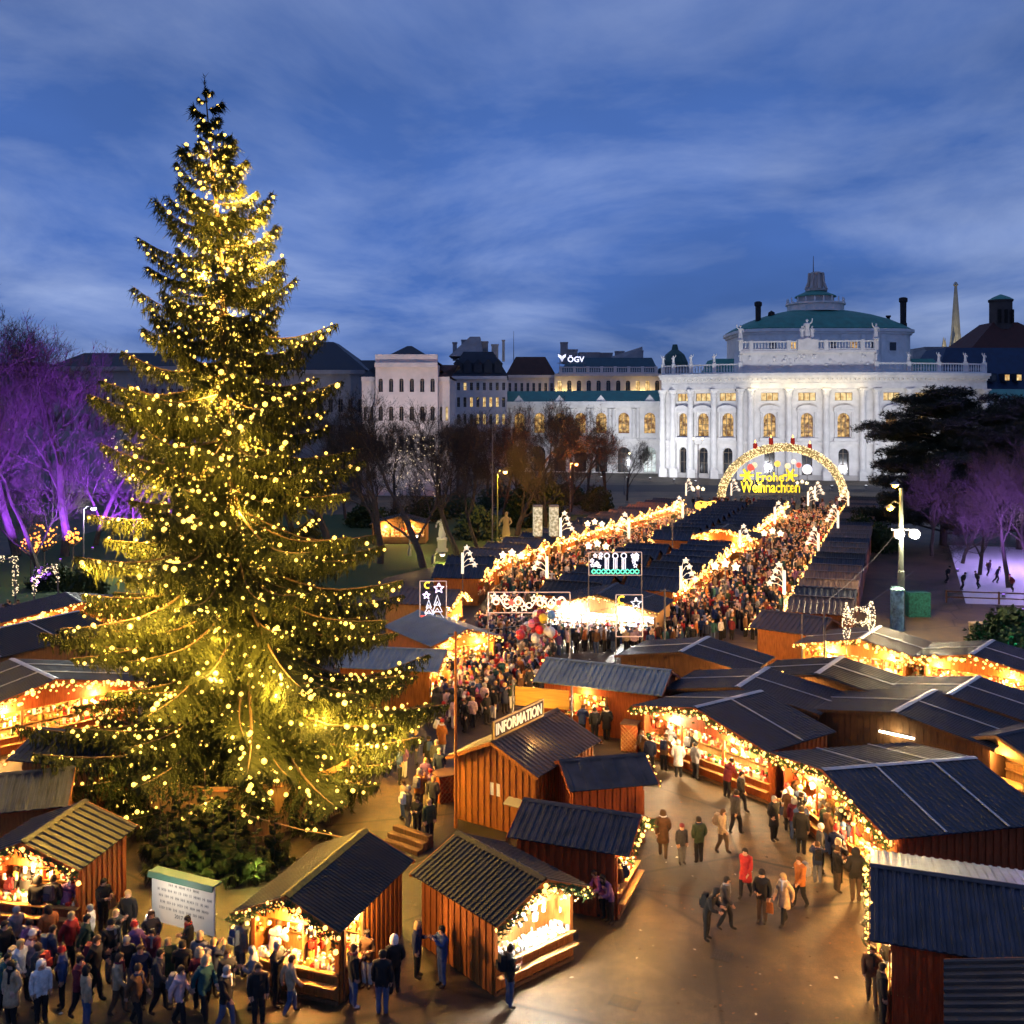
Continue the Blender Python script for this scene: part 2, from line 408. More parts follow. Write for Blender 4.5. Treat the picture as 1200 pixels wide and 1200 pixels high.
def shelf_goods(rng, w, z0, z1, rows, weights=(3, 3, 4, 3, 1, 3)):
    b = MB()
    for r in range(rows):
        z = z0 + (z1 - z0) * r / rows; x = -w / 2 + .05
        while x < w / 2 - .08:
            s = rng.uniform(.07, .17); h = rng.uniform(.08, .9 * (z1 - z0) / rows); m = rng.choices(range(6), weights)[0]
            if rng.random() < .6: b.box(x, x + s, -.09, .09, z, z + h, m)
            else: b.ico((x + s/2, 0, z + s/2), s / 2, m)
            x += s + rng.uniform(.01, .05)
    return b

def garland(label, pts, parent_loc, rotz, rng, fol=True, bulb_r=.045, per_m=9, drop=.28, tuft=34, group=None, mat_b=None, name='fir_garland', cat='garland'):
    """fir garland with fairy lights along a polyline (local coordinates of the stall it hangs on)"""
    t = thing(name, label, cat, parent_loc, rotz, group)
    P = [Vector(p) for p in pts]
    fb = MB(); bb = MB()
    for a, c in zip(P[:-1], P[1:]):
        L = (c - a).length; n = max(1, int(L * tuft))
        if fol:
            for i in range(n):
                q = a.lerp(c, rng.random()) + Vector((rng.gauss(0, .05), rng.gauss(0, .05), -abs(rng.gauss(0, drop * .6))))
                for k in range(4):
                    d = Vector((rng.gauss(0, 1), rng.gauss(0, 1), rng.gauss(-.35, .8))).normalized() * rng.uniform(.08, .19)
                    sdv = d.orthogonal().normalized() * rng.uniform(.016, .034)
                    fb.add([tuple(q - sdv), tuple(q + sdv), tuple(q + d)], [(0, 1, 2)])
        n = max(1, int(L * per_m))
        for i in range(n):
            q = a.lerp(c, (i + rng.random()) / n) + Vector((rng.gauss(0, .06), rng.gauss(0, .06), -abs(rng.gauss(0, drop)) + .02))
            bb.ico(tuple(q), bulb_r * (rng.uniform(.5, .95) if rng.random() < .84 else rng.uniform(1.2, 1.8)))
    if fol and fb.f: fb.build('fir_sprays', FIR, t)
    o = bb.build('bulbs', mat_b or BULB_WARM, t); o['kind'] = 'stuff'
    return t

STALL_INFO = []
LK = 7.5
def board_wall(parent, name, p, q, z0, ztop, m, rng, bw=.15, proud=.045, batten=True):
    """wall between local points p and q (ztop: function of fraction), clad in separate vertical boards"""
    p = Vector(p); q = Vector(q); d = (q - p); L = d.length; d.normalize(); n = Vector((d.y, -d.x))
    b = MB()
    def pt(u, z, off): v = p + d * u + n * off; return (v.x, v.y, z)
    k = 8
    for i in range(k):
        u0, u1 = L*i/k, L*(i+1)/k
        b.hexa([pt(u0,z0,0),pt(u1,z0,0),pt(u1,z0,-.04),pt(u0,z0,-.04),pt(u0,ztop(i/k),0),pt(u1,ztop((i+1)/k),0),pt(u1,ztop((i+1)/k),-.04),pt(u0,ztop(i/k),-.04)])
    w = b.build(name, m, parent)
    nb = max(1, int(round(L / bw))); bw = L / nb
    for i in range(nb):
        u0, u1 = bw*i + .012, bw*(i+1) - .012
        pr = proud * (1.0 if i % 2 == 0 or not batten else .2) + rng.uniform(0, .004)
        c = MB()
        c.hexa([pt(u0,z0+.02,pr),pt(u1,z0+.02,pr),pt(u1,z0+.02,.002),pt(u0,z0+.02,.002),pt(u0,ztop(u0/L)-.01,pr),pt(u1,ztop(u1/L)-.01,pr),pt(u1,ztop(u1/L)-.01,.002),pt(u0,ztop(u0/L)-.01,.002)])
        c.build('board', m, w)
    return w

def stall(label, rf, rb, ef, he=2.4, hr=3.1, roof=None, wall=None, detail=1, front='gable', W=None, L=None, lampW=60, lamp_col=(1, .52, .15),
          rib=.2, amp=.03, strip=False, gl='front', glabel=None, gfol=True, goods=True, back_tube=False, fo=.55, so=.32, bo=.25, closed=False,
          counter=True, seed=0, far_roof=None, group=None, bulb_r=.045, per_m=9, goods_label=None, gweights=(3, 3, 4, 2, 1, 3), lamp_y=None, capm=None, tuft=34,
          name='market_stall', gdrop=.24, side_win=None):
    """gabled market stall from three photo points: ridge front end, ridge back end, one front eave corner"""
    rng = random.Random(seed or int(rf[0] * 13 + rf[1] * 7))
    roof = roof or ROOF_NAVY; wall = wall or WOOD
    if isinstance(rf, Vector): a, b = rf, rb
    else: a = WP(rf[0], rf[1], hr); b = WP(rb[0], rb[1], hr)
    d = (b - a); LL = d.length; d.normalize(); n = Vector((d.y, -d.x))
    if L: LL = L
    if W is None:
        e = WP(ef[0], ef[1], he); W2 = abs((e - a).dot(n))
    else: W2 = W / 2
    c = a + d * LL / 2
    rz = math.atan2(d.y, d.x) - PI / 2
    L = LL; W = 2 * W2
    STALL_INFO.append((label[:40], round(c.x, 1), round(c.y, 1), round(math.degrees(rz)), round(W, 2), round(L, 2)))
    t = thing(name, label, 'market stall', (c.x, c.y, 0), rz, group)
    t['half'] = (W2, L / 2)
    sl = (hr - he) / W2
    # roof
    for s in (1, -1):
        m = far_roof if (far_roof and s == (1 if far_side(d, n) else -1)) else roof
        link('roof_slope', roof_sheet(W2, L, he, hr, s, rib, amp, m), t)
    b_ = MB(); b_.add([], [])
    S = math.hypot(W2, hr - he)
    for s in (1, -1):
        x1 = s * .16
        z1 = hr - .16 * sl + amp + .022
        b_.add([(0, -L/2-.01, hr+amp+.03), (x1, -L/2-.01, z1), (x1, L/2+.01, z1), (0, L/2+.01, hr+amp+.03)], [(0,1,2,3) if s < 0 else (3,2,1,0)])
    b_.build('ridge_cap', capm or (METAL_PALE if strip else roof), t)
    if strip:
        for fy in ((0,) if L < 5.6 else (-.17, .2)):
            for s in (1, -1):
                q = MB(); q.beam((s*.1, fy*L, hr + amp + .012), (s*(W2-.02), fy*L, he + .02 + amp + .012), .075, .03); q.build('roof_strip', METAL_PALE, t)
    # barge boards
    for y in (-L/2 - .02, L/2 + .02):
        q = MB()
        for s in (1, -1):
            q.beam((s*.0, y, hr - .07), (s * W2, y, he - .07), .03, .13)
        q.build('barge_board', wall, t)
    # walls
    xw = W2 - so; yf = -L/2 + fo; yb = L/2 - bo
    zt = lambda x: hr - abs(x) * sl - .045
    zs = zt(xw)
    def win_fit(w0, w1):
        q = MB(); q.box(xw-.3, xw+.25, w0, w1, .96, 1.0); q.build('counter_top', WOOD_PALE, t)
        q = MB(); q.box(xw-1.25, xw-1.2, w0-.1, w1+.1, 0, 2.2); q.build('rear_shelving', WOOD_PALE, t)
        for yy in (w0, w1): q = MB(); q.box(xw+.032, xw+.09, yy-.06, yy+.06, 0, 2.05); q.build('post', WOOD_DARK, t)
        g3 = shelf_goods(rng, w1-w0, 1.0, 2.1, 4, gweights); g4 = goods_mesh(rng, w1-w0-.1, .4, 2, gweights); gb = MB()
        gb.v = [(xw-1.08-v[1], (w0+w1)/2+v[0], v[2]) for v in g3.v] + [(xw-.05-v[1], (w0+w1)/2+v[0], v[2]+1.005) for v in g4.v]; k = len(g3.v); gb.f = g3.f + [tuple(i+k for i in f) for f in g4.f]; gb.m = g3.m + g4.m
        tag(gb.build('stall_goods', GOODS, None, (c.x, c.y, 0), rz), 'wares in the long side window of ' + label_short(label), 'goods', None, 'stuff')
        lamp('stall_lamp', (xw-.35, (w0+w1)/2, 2.0), LK*lampW*.6, lamp_col, .07, t); lamp('stall_lamp', (xw+.3, (w0+w1)/2, 2.1), LK*lampW*.4, lamp_col, .07, t)
    if detail >= 2:
        board_wall(t, 'side_wall', (-xw, yb), (-xw, yf), 0, lambda u: zs, wall, rng)
        if side_win is None: board_wall(t, 'side_wall', (xw, yf), (xw, yb), 0, lambda u: zs, wall, rng)
        else:
            w0, w1 = yf + side_win[0], yf + side_win[1]
            if side_win[0] > .1: board_wall(t, 'side_wall', (xw, yf), (xw, w0), 0, lambda u: zs, wall, rng)
            board_wall(t, 'side_wall', (xw, w1), (xw, yb), 0, lambda u: zs, wall, rng); board_wall(t, 'side_wall', (xw, w0), (xw, w1), 0, lambda u: .95, wall, rng); win_fit(w0, w1)
        board_wall(t, 'back_wall', (xw, yb), (-xw, yb), 0, lambda u: zt(xw - 2 * xw * u), wall, rng)
    else:
        q = MB(); q.box(-xw-.03, -xw+.03, yf, yb, 0, zs); q.build('side_wall', wall, t)
        if side_win is None:
            q = MB(); q.box(xw-.03, xw+.03, yf, yb, 0, zs); q.build('side_wall', wall, t)
        else:
            w0, w1 = side_win; q = MB()
            q.box(xw-.03, xw+.03, yf, w0, 0, zs); q.box(xw-.03, xw+.03, w1, yb, 0, zs); q.box(xw-.03, xw+.03, w0, w1, 0, .95); q.box(xw-.03, xw+.03, w0, w1, 2.05, zs); q.build('side_wall', wall, t)
            win_fit(w0, w1)
        q = MB(); q.add([(-xw-.03,yb,0),(xw+.03,yb,0),(xw+.03,yb,zs),(0,yb,hr-.045),(-xw-.03,yb,zs), (-xw-.03,yb-.05,0),(xw+.03,yb-.05,0),(xw+.03,yb-.05,zs),(0,yb-.05,hr-.045),(-xw-.03,yb-.05,zs)],
                        [(4,3,2,1,0),(5,6,7,8,9),(0,1,6,5),(1,2,7,6),(2,3,8,7),(3,4,9,8),(4,0,5,9)])
        q.build('back_wall', wall, t)
        if detail == 1:
            nb = int(2*xw/.3)
            for i in range(nb):
                x0 = -xw + 2*xw*i/nb + .015; x1 = x0 + 2*xw/nb - .03
                c2 = MB(); zb = min(zt(x0), zt(x1)) - .02; c2.box(x0, x1, yb + .003, yb + .022 + rng.uniform(0, .006), .02, zb); c2.build('board', wall, t)
    if closed:
        board_wall(t, 'front_wall', (-xw, yf), (xw, yf), 0, lambda u: zt(-xw + 2 * xw * u), wall, rng)
    else:
        # gable panel over the opening
        zo = min(2.05, zs - .12)
        q = MB(); y0, y1 = yf - .02, yf + .02
        q.add([(-xw,y0,zo),(xw,y0,zo),(xw,y0,zs),(0,y0,hr-.05),(-xw,y0,zs),(-xw,y1,zo),(xw,y1,zo),(xw,y1,zs),(0,y1,hr-.05),(-xw,y1,zs)],
              [(0,1,2,3,4),(9,8,7,6,5),(1,0,5,6),(2,1,6,7),(3,2,7,8),(4,3,8,9),(0,4,9,5)])
        q.build('gable_panel', wall, t)
        npost = 2 if W < 5 else 3 if W < 7.5 else 4
        for i in range(npost):
            x = -xw + .06 + (2 * xw - .12) * i / (npost - 1)
            q = MB(); q.box(x-.06, x+.06, yf-.07, yf-.025, 0, zo); q.build('post', WOOD_DARK if detail < 2 else wall, t)
        if counter:
            if detail >= 2:
                cw = board_wall(t, 'counter_front', (-xw, yf-.072), (xw, yf-.072), .12, lambda u: .82, wall, rng, .24, .02, False)
            else:
                q = MB(); q.box(-xw, xw, yf-.10, yf-.072, .08, .84); q.build('counter_front', wall, t)
            q = MB(); q.box(-xw, xw, yf-.22, yf+.55, .86, .90); q.build('counter_top', WOOD_PALE, t)
            q = MB(); q.box(-xw, xw, yf-.36, yf-.13, .54, .575); q.build('shelf', WOOD_PALE, t)
            q = MB(); q.box(-xw, xw, yf-.12, yf-.03, .0, .10); q.build('plinth', WOOD_DARK, t)
        # inside shelving on the back wall
        ys = min(yb - .12, yf + 1.5)
        q = MB(); q.box(-xw+.06, xw-.06, ys+.12, ys+.16, 0, zo+.1)
        for z in (.95, 1.3, 1.65): q.box(-xw+.06, xw-.06, ys-.11, ys+.12, z-.03, z)
        q.build('rear_shelving', WOOD_PALE, t)
        q = MB(); q.tube([(-xw*.8, yf+.45, zo+.03), (xw*.8, yf+.45, zo+.03)], .025, 6); q.build('lamp_tube', TUBE_WHITE, t)
        ly = lamp_y if lamp_y is not None else yf + .12
        nl = 1 if W < 5 else 2
        for i in range(nl):
            x = 0 if nl == 1 else (-xw * .5 + xw * i)
            lamp('stall_lamp', (x, ly, zo - .1), LK * lampW / nl, lamp_col, .07, t)
            lamp('stall_lamp', (x, yf - .32, zo + .06), LK * lampW * .9 / nl, lamp_col, .07, t)
        if goods:
            rows = 3 if detail >= 2 else 2
            g1 = goods_mesh(rng, 2*xw-.2, .6, rows, gweights)
            g2 = shelf_goods(rng, 2*xw-.3, .96, 2.0, 3, gweights)
            oy = yf + .18; gb = MB()
            gb.v = [(v[0], v[1] + oy, v[2] + .905) for v in g1.v] + [(v[0], v[1] + ys, v[2]) for v in g2.v]
            k = len(g1.v); gb.f = g1.f + [tuple(i + k for i in f) for f in g2.f]; gb.m = g1.m + g2.m
            o = gb.build('stall_goods', GOODS, None, (c.x, c.y, 0), rz); tag(o, goods_label or 'wares on counter and shelves of ' + label_short(label), 'goods', None, 'stuff')
    # garland with fairy lights
    if gl:
        yg = -L/2 - .06
        pts = [(-W2, yg, he - .05), (-W2*.5, yg, (he+hr)/2 - .05), (0, yg, hr - .05), (W2*.5, yg, (he+hr)/2 - .05), (W2, yg, he - .05)]
        if gl == 'front+horizontal': pts = pts + [(W2*.9, yg, he - .25), (-W2*.9, yg, he - .25)]
        garland(glabel or 'fairy light garland on the gable of ' + label_short(label), pts, (c.x, c.y, 0), rz, rng, gfol, bulb_r, per_m, gdrop, tuft)
    return t
def label_short(l):
    l = l.replace('with pale strips ', '')
    w = l.split(); return 'the ' + ' '.join(w[:7])
def far_side(d, n):
    return n.y > 0
# ---- near huts ---------------------------------------------------------------
stall('dark ribbed roof hut of bright glass ornaments beside the white text board', (334, 1050), (428, 972), (398, 1090), hr=3.05, he=2.3, roof=ROOF_BLACK, W=3.5, detail=2, lampW=85, rib=.14, amp=.022, side_win=(.15, 1.25),
      capm=mat('ridge_yellow', (0.20, 0.16, 0.03), .8, var=.4, scale=6), glabel='fir garland thick with fairy lights over the glass ornament hut', gweights=(3, 4, 6, 1, 0, 5), goods_label='shiny glass baubles crowding the counter of the ornament hut', tuft=60, bulb_r=.05, per_m=14)  # ridge cap mottled dull yellow
stall('orange boarded hut with white glowing window behind the lone man in jeans', (640, 1030), (536, 975), (585, 1090), hr=3.05, he=2.25, roof=ROOF_BLACK, W=3.7, detail=2, lampW=110, lamp_col=(1, .90, .72), rib=.2, amp=.035,
      glabel='fir garland with fairy lights over the white glowing hut window', gweights=(0, 1, 1, 0, 0, 8), goods_label='white wares in the bright window of the orange boarded hut', tuft=60, bulb_r=.05, per_m=12)
stall('navy roofed hut with price notices on its wall, behind the white window hut', (751, 956), (614, 936), (735, 1005), hr=3.0, he=2.3, W=3.3, detail=2, wall=WOOD_RED, lampW=70, rib=.24, amp=.03,
      glabel='fairy light garland round the navy gable above two pink jackets', tuft=40, bulb_r=.05, per_m=10)
stall('small navy panelled roof hut with orange eave beside the information hut', (755, 883), (655, 891), (768, 924), hr=3.0, he=2.35, W=3.2, detail=2, wall=WOOD_RED, lampW=50, rib=.95, amp=.02,
      glabel='fairy lights on the gable of the navy panelled hut', gfol=False, bulb_r=.05, per_m=6)
INFO = stall('information hut with brown ribbed roof and lettered sign on its ridge', (575, 869), (639, 838), (627, 899), hr=3.6, he=2.6, W=4.4, L=5.2, detail=2, roof=ROOF_BROWN, closed=True, gl=None, rib=.26, amp=.05, fo=.35, so=.3, name='information_hut')
stall('long hut with pale blue-grey roof facing the packed square', (640, 771), (787, 786), (627, 802), hr=3.3, he=2.5, W=4.0, side_win=(-1.7, .5), detail=1, roof=ROOF_TEAL, wall=WOOD_RED, lampW=70, rib=.3, amp=.05, glabel='fairy lights on the end of the long pale blue-grey roof', gfol=False, per_m=7, bulb_r=.06)
# ---- wide huts on the curve to the right ------------------------------------
stall('wide toy stall with navy roof and lit garland facing the open paving', (814, 829), (887, 811), (918, 882), he=2.4, hr=3.3, W=8.4, L=4.6, detail=2, wall=WOOD_RED, lampW=190, lamp_col=(1, .66, .32), strip=True, rib=.22,
      glabel='long fir garland across the wide toy stall gable', gweights=(5, 3, 4, 2, 2, 2), goods_label='colourful toys piled along the wide stall counter', tuft=60, bulb_r=.05, per_m=14)
stall('large stall with broad navy roof where people queue along a lit counter', (964, 902), (1143, 888), (1030, 983), he=2.4, hr=3.2, W=8.8, detail=2, wall=WOOD_RED, lampW=190, strip=True, rib=.26,
      far_roof=ROOF_BLACK, glabel='long fir garland over the queue at the broad navy roof stall', gweights=(4, 3, 5, 2, 1, 4), goods_label='pastries and bright wares along the counter where people queue', tuft=60, bulb_r=.05, per_m=14)
stall('navy roofed stall with rusty pale rear slope at the corner of the paving', (1020, 1014), (1200, 1040), (1016, 1101), he=2.4, hr=3.15, W=6.0, L=5.4, detail=2, wall=WOOD_RED, lampW=120, rib=.24,
      far_roof=ROOF_PALE, glabel='fairy light string around the corner stall gable', gfol=True, tuft=26, bulb_r=.05, per_m=16)
p0 = WP(1106, 1124, 2.4)
stall('low black roof hut below the corner stall with rusty slope', p0 + Vector((2.3, -1.0)) - Vector((2.06, 4.77)), p0 + Vector((2.3, -1.0)), None, he=2.4, hr=3.0, W=5, L=5.2, detail=1, roof=ROOF_BLACK, gl=None, goods=False, closed=True, rib=.34, amp=.06)
# huts seen from behind, dark roofs with pale strips: front faces away
def back_stall(label, ra, rb, ea, W, L=4.6, **k):
    """ra: ridge end toward the camera (back of the hut), rb: far end (front, with the lights)"""
    a = WP(ra[0], ra[1], k.get('hr', 3.2)); b = WP(rb[0], rb[1], k.get('hr', 3.2)); d = (b - a).normalized()
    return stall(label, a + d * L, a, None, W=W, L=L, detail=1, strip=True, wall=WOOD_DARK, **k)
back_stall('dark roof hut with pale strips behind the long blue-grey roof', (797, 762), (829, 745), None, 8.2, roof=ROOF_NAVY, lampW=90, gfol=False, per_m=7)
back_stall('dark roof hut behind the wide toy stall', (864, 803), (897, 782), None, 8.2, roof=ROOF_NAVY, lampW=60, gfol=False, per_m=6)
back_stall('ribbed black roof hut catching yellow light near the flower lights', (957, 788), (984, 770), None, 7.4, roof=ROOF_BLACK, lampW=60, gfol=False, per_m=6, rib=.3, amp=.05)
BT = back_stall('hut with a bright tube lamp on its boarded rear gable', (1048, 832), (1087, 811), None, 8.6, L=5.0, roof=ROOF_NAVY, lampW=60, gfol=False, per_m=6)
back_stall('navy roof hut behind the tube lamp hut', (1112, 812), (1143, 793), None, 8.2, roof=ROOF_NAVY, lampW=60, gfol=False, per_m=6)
stall('yellow fronted stall under a sagging light string near the lamp mast', (1007, 749), (1031, 734), (1076, 768), he=2.4, hr=3.2, W=8.0, L=4.6, detail=1, roof=ROOF_BROWN, wall=WOOD_PALE, lampW=180, strip=True, glabel='dense fairy lights on the yellow fronted stall', gfol=True, tuft=14, bulb_r=.08, per_m=10)
stall('stall full of red wares at the edge of the rink lawn', (1138, 767), (1164, 750), (1200, 788), he=2.4, hr=3.2, W=8.4, L=4.6, detail=1, roof=ROOF_NAVY, wall=WOOD, lampW=170, strip=True, glabel='dense fairy lights on the stall full of red wares', gfol=True, tuft=14, bulb_r=.08, per_m=10, gweights=(8, 2, 3, 1, 1, 3))
stall('small dark hut with one yellow window at the picture edge', WP(1168, 862, 3.0), WP(1168, 862, 3.0) + Vector((4.2, 2.2)), None, he=2.3, hr=3.0, W=4.4, L=4.6, detail=1, wall=WOOD_PALE, lampW=30, gl=None, goods=False)
# ---- left side ----------------------------------------------------------------
stall('black ribbed roof hut under the lowest tree branches with crowded counter', (25, 987), (100, 938), (77, 1020), he=2.3, hr=3.05, W=4.0, detail=2, roof=ROOF_BLACK, wall=WOOD_RED, lampW=90, rib=.34, amp=.04, glabel='fir garland with fairy lights over the crowded counter under the tree', tuft=60, bulb_r=.05, per_m=14)
stall('navy roofed hut with posted notices at the picture edge under the tree', WP(-30, 910, 3.05), WP(88, 899, 3.05), None, he=2.3, hr=3.05, W=4.0, detail=1, wall=WOOD, lampW=60, rib=.3, gl=None)
stall('navy roofed hut ringed by bulbs behind the tree branches', WP(46, 853, 3.05), WP(110, 859, 3.05), None, he=2.3, hr=3.05, W=3.8, L=4.4, detail=1, lampW=50, rib=.3, gfol=False, per_m=8, bulb_r=.06)
stall('wide navy roofed stall with red wares and bright garland beside the tree', WP(66, 796, 3.4), WP(0, 766, 3.4), None, he=2.4, hr=3.4, W=9.5, L=6.0, detail=1, wall=WOOD_RED, lampW=200, strip=True, glabel='dense fairy lights on the wide stall beside the tree', gfol=True, tuft=16, bulb_r=.07, per_m=14, gweights=(6, 4, 4, 2, 2, 2))
stall('stall with strongly lit front behind the dark timber pavilion', WP(95, 706, 3.3), WP(70, 690, 3.3), None, he=2.4, hr=3.3, W=11, L=5, detail=1, wall=WOOD, lampW=260, glabel='fairy lights on the strongly lit far stall', gfol=False, bulb_r=.09, per_m=8)
p = WP(15, 728, 3.6)
stall('dark timber pavilion roof with pale strips beyond the wide stall', WP(92, 716, 3.6), WP(-30, 742, 3.6), None, he=2.7, hr=3.6, W=7, L=12, detail=1, roof=ROOF_BLACK, wall=WOOD_DARK, strip=True, gl=None, lampW=10, goods=False, closed=True)
# ---- behind the tree, at the square ------------------------------------------
stall('blue-grey roofed stall with glowing orange front facing the packed square', WP(548, 737, 3.2), WP(470, 708, 3.2), None, he=2.4, hr=3.2, W=5.2, L=7, detail=1, roof=ROOF_TEAL, wall=WOOD, lampW=150, glabel='fairy lights on the glowing orange stall', gfol=True, tuft=14, bulb_r=.06, per_m=12)
stall('grey ribbed roof stall hung with dense golden lights behind the tree', WP(524, 762, 3.1), WP(430, 758, 3.1), None, he=2.4, hr=3.1, W=4.4, L=6, detail=1, roof=ROOF_TEAL, wall=WOOD, lampW=110, glabel='dense golden fairy lights on the grey ribbed stall', gfol=True, tuft=14, bulb_r=.06, per_m=16, rib=.3)
stall('orange walled hut with brown ribbed roof beside the fir light motif', WP(540, 692, 3.2), WP(477, 689, 3.2), None, he=2.4, hr=3.2, W=4.6, L=5.6, detail=1, roof=ROOF_BROWN, wall=WOOD_PALE, lampW=150, glabel='fairy lights on the orange walled hut by the fir motif', gfol=True, tuft=14, bulb_r=.07, per_m=14, rib=.4, amp=.05)
# ---- alley rows: many alike stalls, one prototype per roof colour --------------
stall('stall with white blazing front at the head of the middle row', WP(700, 697, 3.5), WP(700, 697, 3.5) + ax * 5.5, None, he=2.5, hr=3.5, W=9.0, L=5.5, detail=1, roof=ROOF_NAVY, wall=WOOD_PALE, lampW=420, lamp_col=(1, .95, .86),
      gweights=(0, 0, 1, 0, 0, 9), goods_label='white wares in the blazing front of the middle row stall', glabel='fir garland with lights on the white blazing stall', gfol=True, tuft=20, bulb_r=.06, per_m=10)
stall('brown ribbed roof stall with lit photo panels at the alley mouth', WP(893, 715, 3.2), WP(975, 725, 3.2), None, he=2.4, hr=3.2, W=4.6, detail=1, roof=ROOF_BROWN, wall=WOOD, lampW=120, gfol=False, per_m=9, bulb_r=.07, rib=.35, amp=.05)
stall('stall crossing the middle row with a garland facing the square', WP(846, 619, 3.6), WP(846, 619, 3.6) + ax * 5, None, he=2.5, hr=3.6, W=8.5, L=5, detail=1, roof=ROOF_BLACK, wall=WOOD, lampW=260, gfol=False, per_m=9, bulb_r=.12)
PROTO = {}
rr = random.Random(3)
def row_proto(roof, wallm):
    key = (roof.name, wallm.name, rr.randrange(3))
    if key in PROTO: return PROTO[key]
    W2, L, he, hr = 2.05, 4.6, 2.4, 3.25; sl = (hr - he) / W2; xw = W2 - .22; yf = -L/2 + .5; yb = L/2 - .2
    rng = random.Random(len(PROTO) + 5)
    parts = []
    for s in (1, -1): parts.append(('roof_slope', roof_sheet(W2, L, he, hr, s, .42, .05, roof), None))
    q = MB(); q.box(-.12, .12, -L/2, L/2, hr + .045, hr + .075); parts.append(('ridge_cap', q.mesh('ridge_cap', roof), None))
    zs = hr - xw * sl - .05
    for s in (-1, 1):
        q = MB(); q.box(s*xw-.03, s*xw+.03, yf, yb, 0, zs); parts.append(('side_wall', q.mesh('side_wall', wallm), None))
    for nm, y in (('back_wall', yb), ('gable_panel', yf)):
        z0 = 0 if nm == 'back_wall' else 2.0
        q = MB(); q.add([(-xw,y-.02,z0),(xw,y-.02,z0),(xw,y-.02,zs),(0,y-.02,hr-.05),(-xw,y-.02,zs),(-xw,y+.02,z0),(xw,y+.02,z0),(xw,y+.02,zs),(0,y+.02,hr-.05),(-xw,y+.02,zs)],
              [(0,1,2,3,4),(9,8,7,6,5),(1,0,5,6),(2,1,6,7),(3,2,7,8),(4,3,8,9),(0,4,9,5)])
        parts.append((nm, q.mesh(nm, wallm), None))
    q = MB(); q.box(-xw, xw, yf-.25, yf+.5, .84, .9); q.box(-xw, xw, yf-.1, yf-.06, .05, .84); parts.append(('counter', q.mesh('counter', WOOD), None))
    gm = goods_mesh(rng, 2*xw, .6, 2, small=1.3); gm.v = [(v[0], v[1]+yf+.15, v[2]+.905) for v in gm.v]
    g2 = shelf_goods(rng, 2*xw-.2, .96, 1.95, 3); k = len(gm.v)
    gm.v += [(v[0], v[1]+yf+1.2, v[2]) for v in g2.v]; gm.f += [tuple(i+k for i in f) for f in g2.f]; gm.m += g2.m
    parts.append(('goods', gm.mesh('goods', GOODS), 'stuff'))
    q = MB(); q.box(-xw, xw, yf+1.3, yf+1.34, .1, 2.0); parts.append(('rear_shelving', q.mesh('rear_shelving', WOOD_PALE), None))
    q = MB()
    for s in (-1, 1):
        for i in range(22):
            f = (i + rng.random()) / 22; zb = hr - (hr-he) * f if rng.random() < .5 else he + .05
            q.ico((s * W2 * f, -L/2 - .06 + rng.gauss(0, .12), zb - abs(rng.gauss(0, .26))), rng.choice([.03, .04, .055, .075, .11]))
    parts.append(('light_string', q.mesh('light_string', BULB_WARM), 'stuff'))
    PROTO[key] = parts; return parts
ROW_LAMPS = []
def row_stall(front, facing, label, group, roof, wallm=WOOD, energy=760):
    """front: ground point at the middle of the front roof edge; facing: direction the front looks to"""
    d = -facing; rz = math.atan2(d.y, d.x) - PI / 2; c = front + d * 2.3
    t = thing('alley_stall', label, 'market stall', (c.x, c.y, 0), rz, group)
    for nm, me, kd in row_proto(roof, wallm):
        o = link(nm, me, t)
        if kd: o['kind'] = kd
    lamp('stall_lamp', (0, -2.35, 2.2), energy, (1, .56, .20), .12, t) if rr.random() < .9 else None
    return t
# right side of the right alley
b0 = WP(921, 717, 2.4)
cols = [ROOF_BROWN, ROOF_NAVY, ROOF_BROWN, ROOF_BROWN, ROOF_BROWN, ROOF_NAVY, ROOF_BLACK, ROOF_BROWN]
for k in range(24):
    p = b0 + ax * (2.1 + 4.25 * k)
    row_stall(p, -nx, '%s stall up from the lamp mast in the row along the far alley' % ORD[k], 'stalls lining the far side of the wide alley', cols[k % 8] if k < 16 else rr.choice(cols), WOOD_DARK if k % 3 else WOOD)
# middle island, side facing the right alley
b1 = Vector((9.9, 71.2))
k = 0
for i in range(20):
    s = 11.5 + 4.25 * i; p = b1 + ax * s
    if 107 < p.y < 116: continue
    row_stall(p, nx, '%s navy roof stall of the middle row facing the lamp mast alley' % ORD[k], 'stalls of the middle row facing the wide alley', ROOF_NAVY if rr.random() < .8 else ROOF_BLACK); k += 1
# middle island, side facing the left alley
b2 = Vector((2.2, 79.5)); k = 0
for i in range(20):
    s = 1.5 + 4.25 * i; p = b2 + ax * s
    if 107 < p.y < 114: continue
    row_stall(p, -nx, '%s navy roof stall of the middle row facing the lawn alley' % ORD[k], 'stalls of the middle row facing the lawn alley', ROOF_NAVY if rr.random() < .8 else ROOF_BLACK); k += 1
# left row
k = 0
poly = [Vector((-2.6, 86)), Vector((-1.2, 97)), Vector((8.2, 119)), Vector((28, 162))]
lc = [ROOF_NAVY, ROOF_NAVY, ROOF_BROWN, ROOF_BROWN, ROOF_BROWN, ROOF_NAVY, ROOF_BROWN, ROOF_BROWN]
for a, b in zip(poly[:-1], poly[1:]):
    d = (b - a).normalized(); L = (b - a).length; n = Vector((d.y, -d.x)); m = max(1, int(L / 4.3))
    for i in range(m):
        row_stall(a + d * (L * (i + .5) / m), n, '%s stall along the lawn row counted from the fir light motif' % ORD[k], 'stalls of the row backing onto the lawn', lc[k % 8], WOOD_PALE if k % 2 else WOOD, 900); k += 1
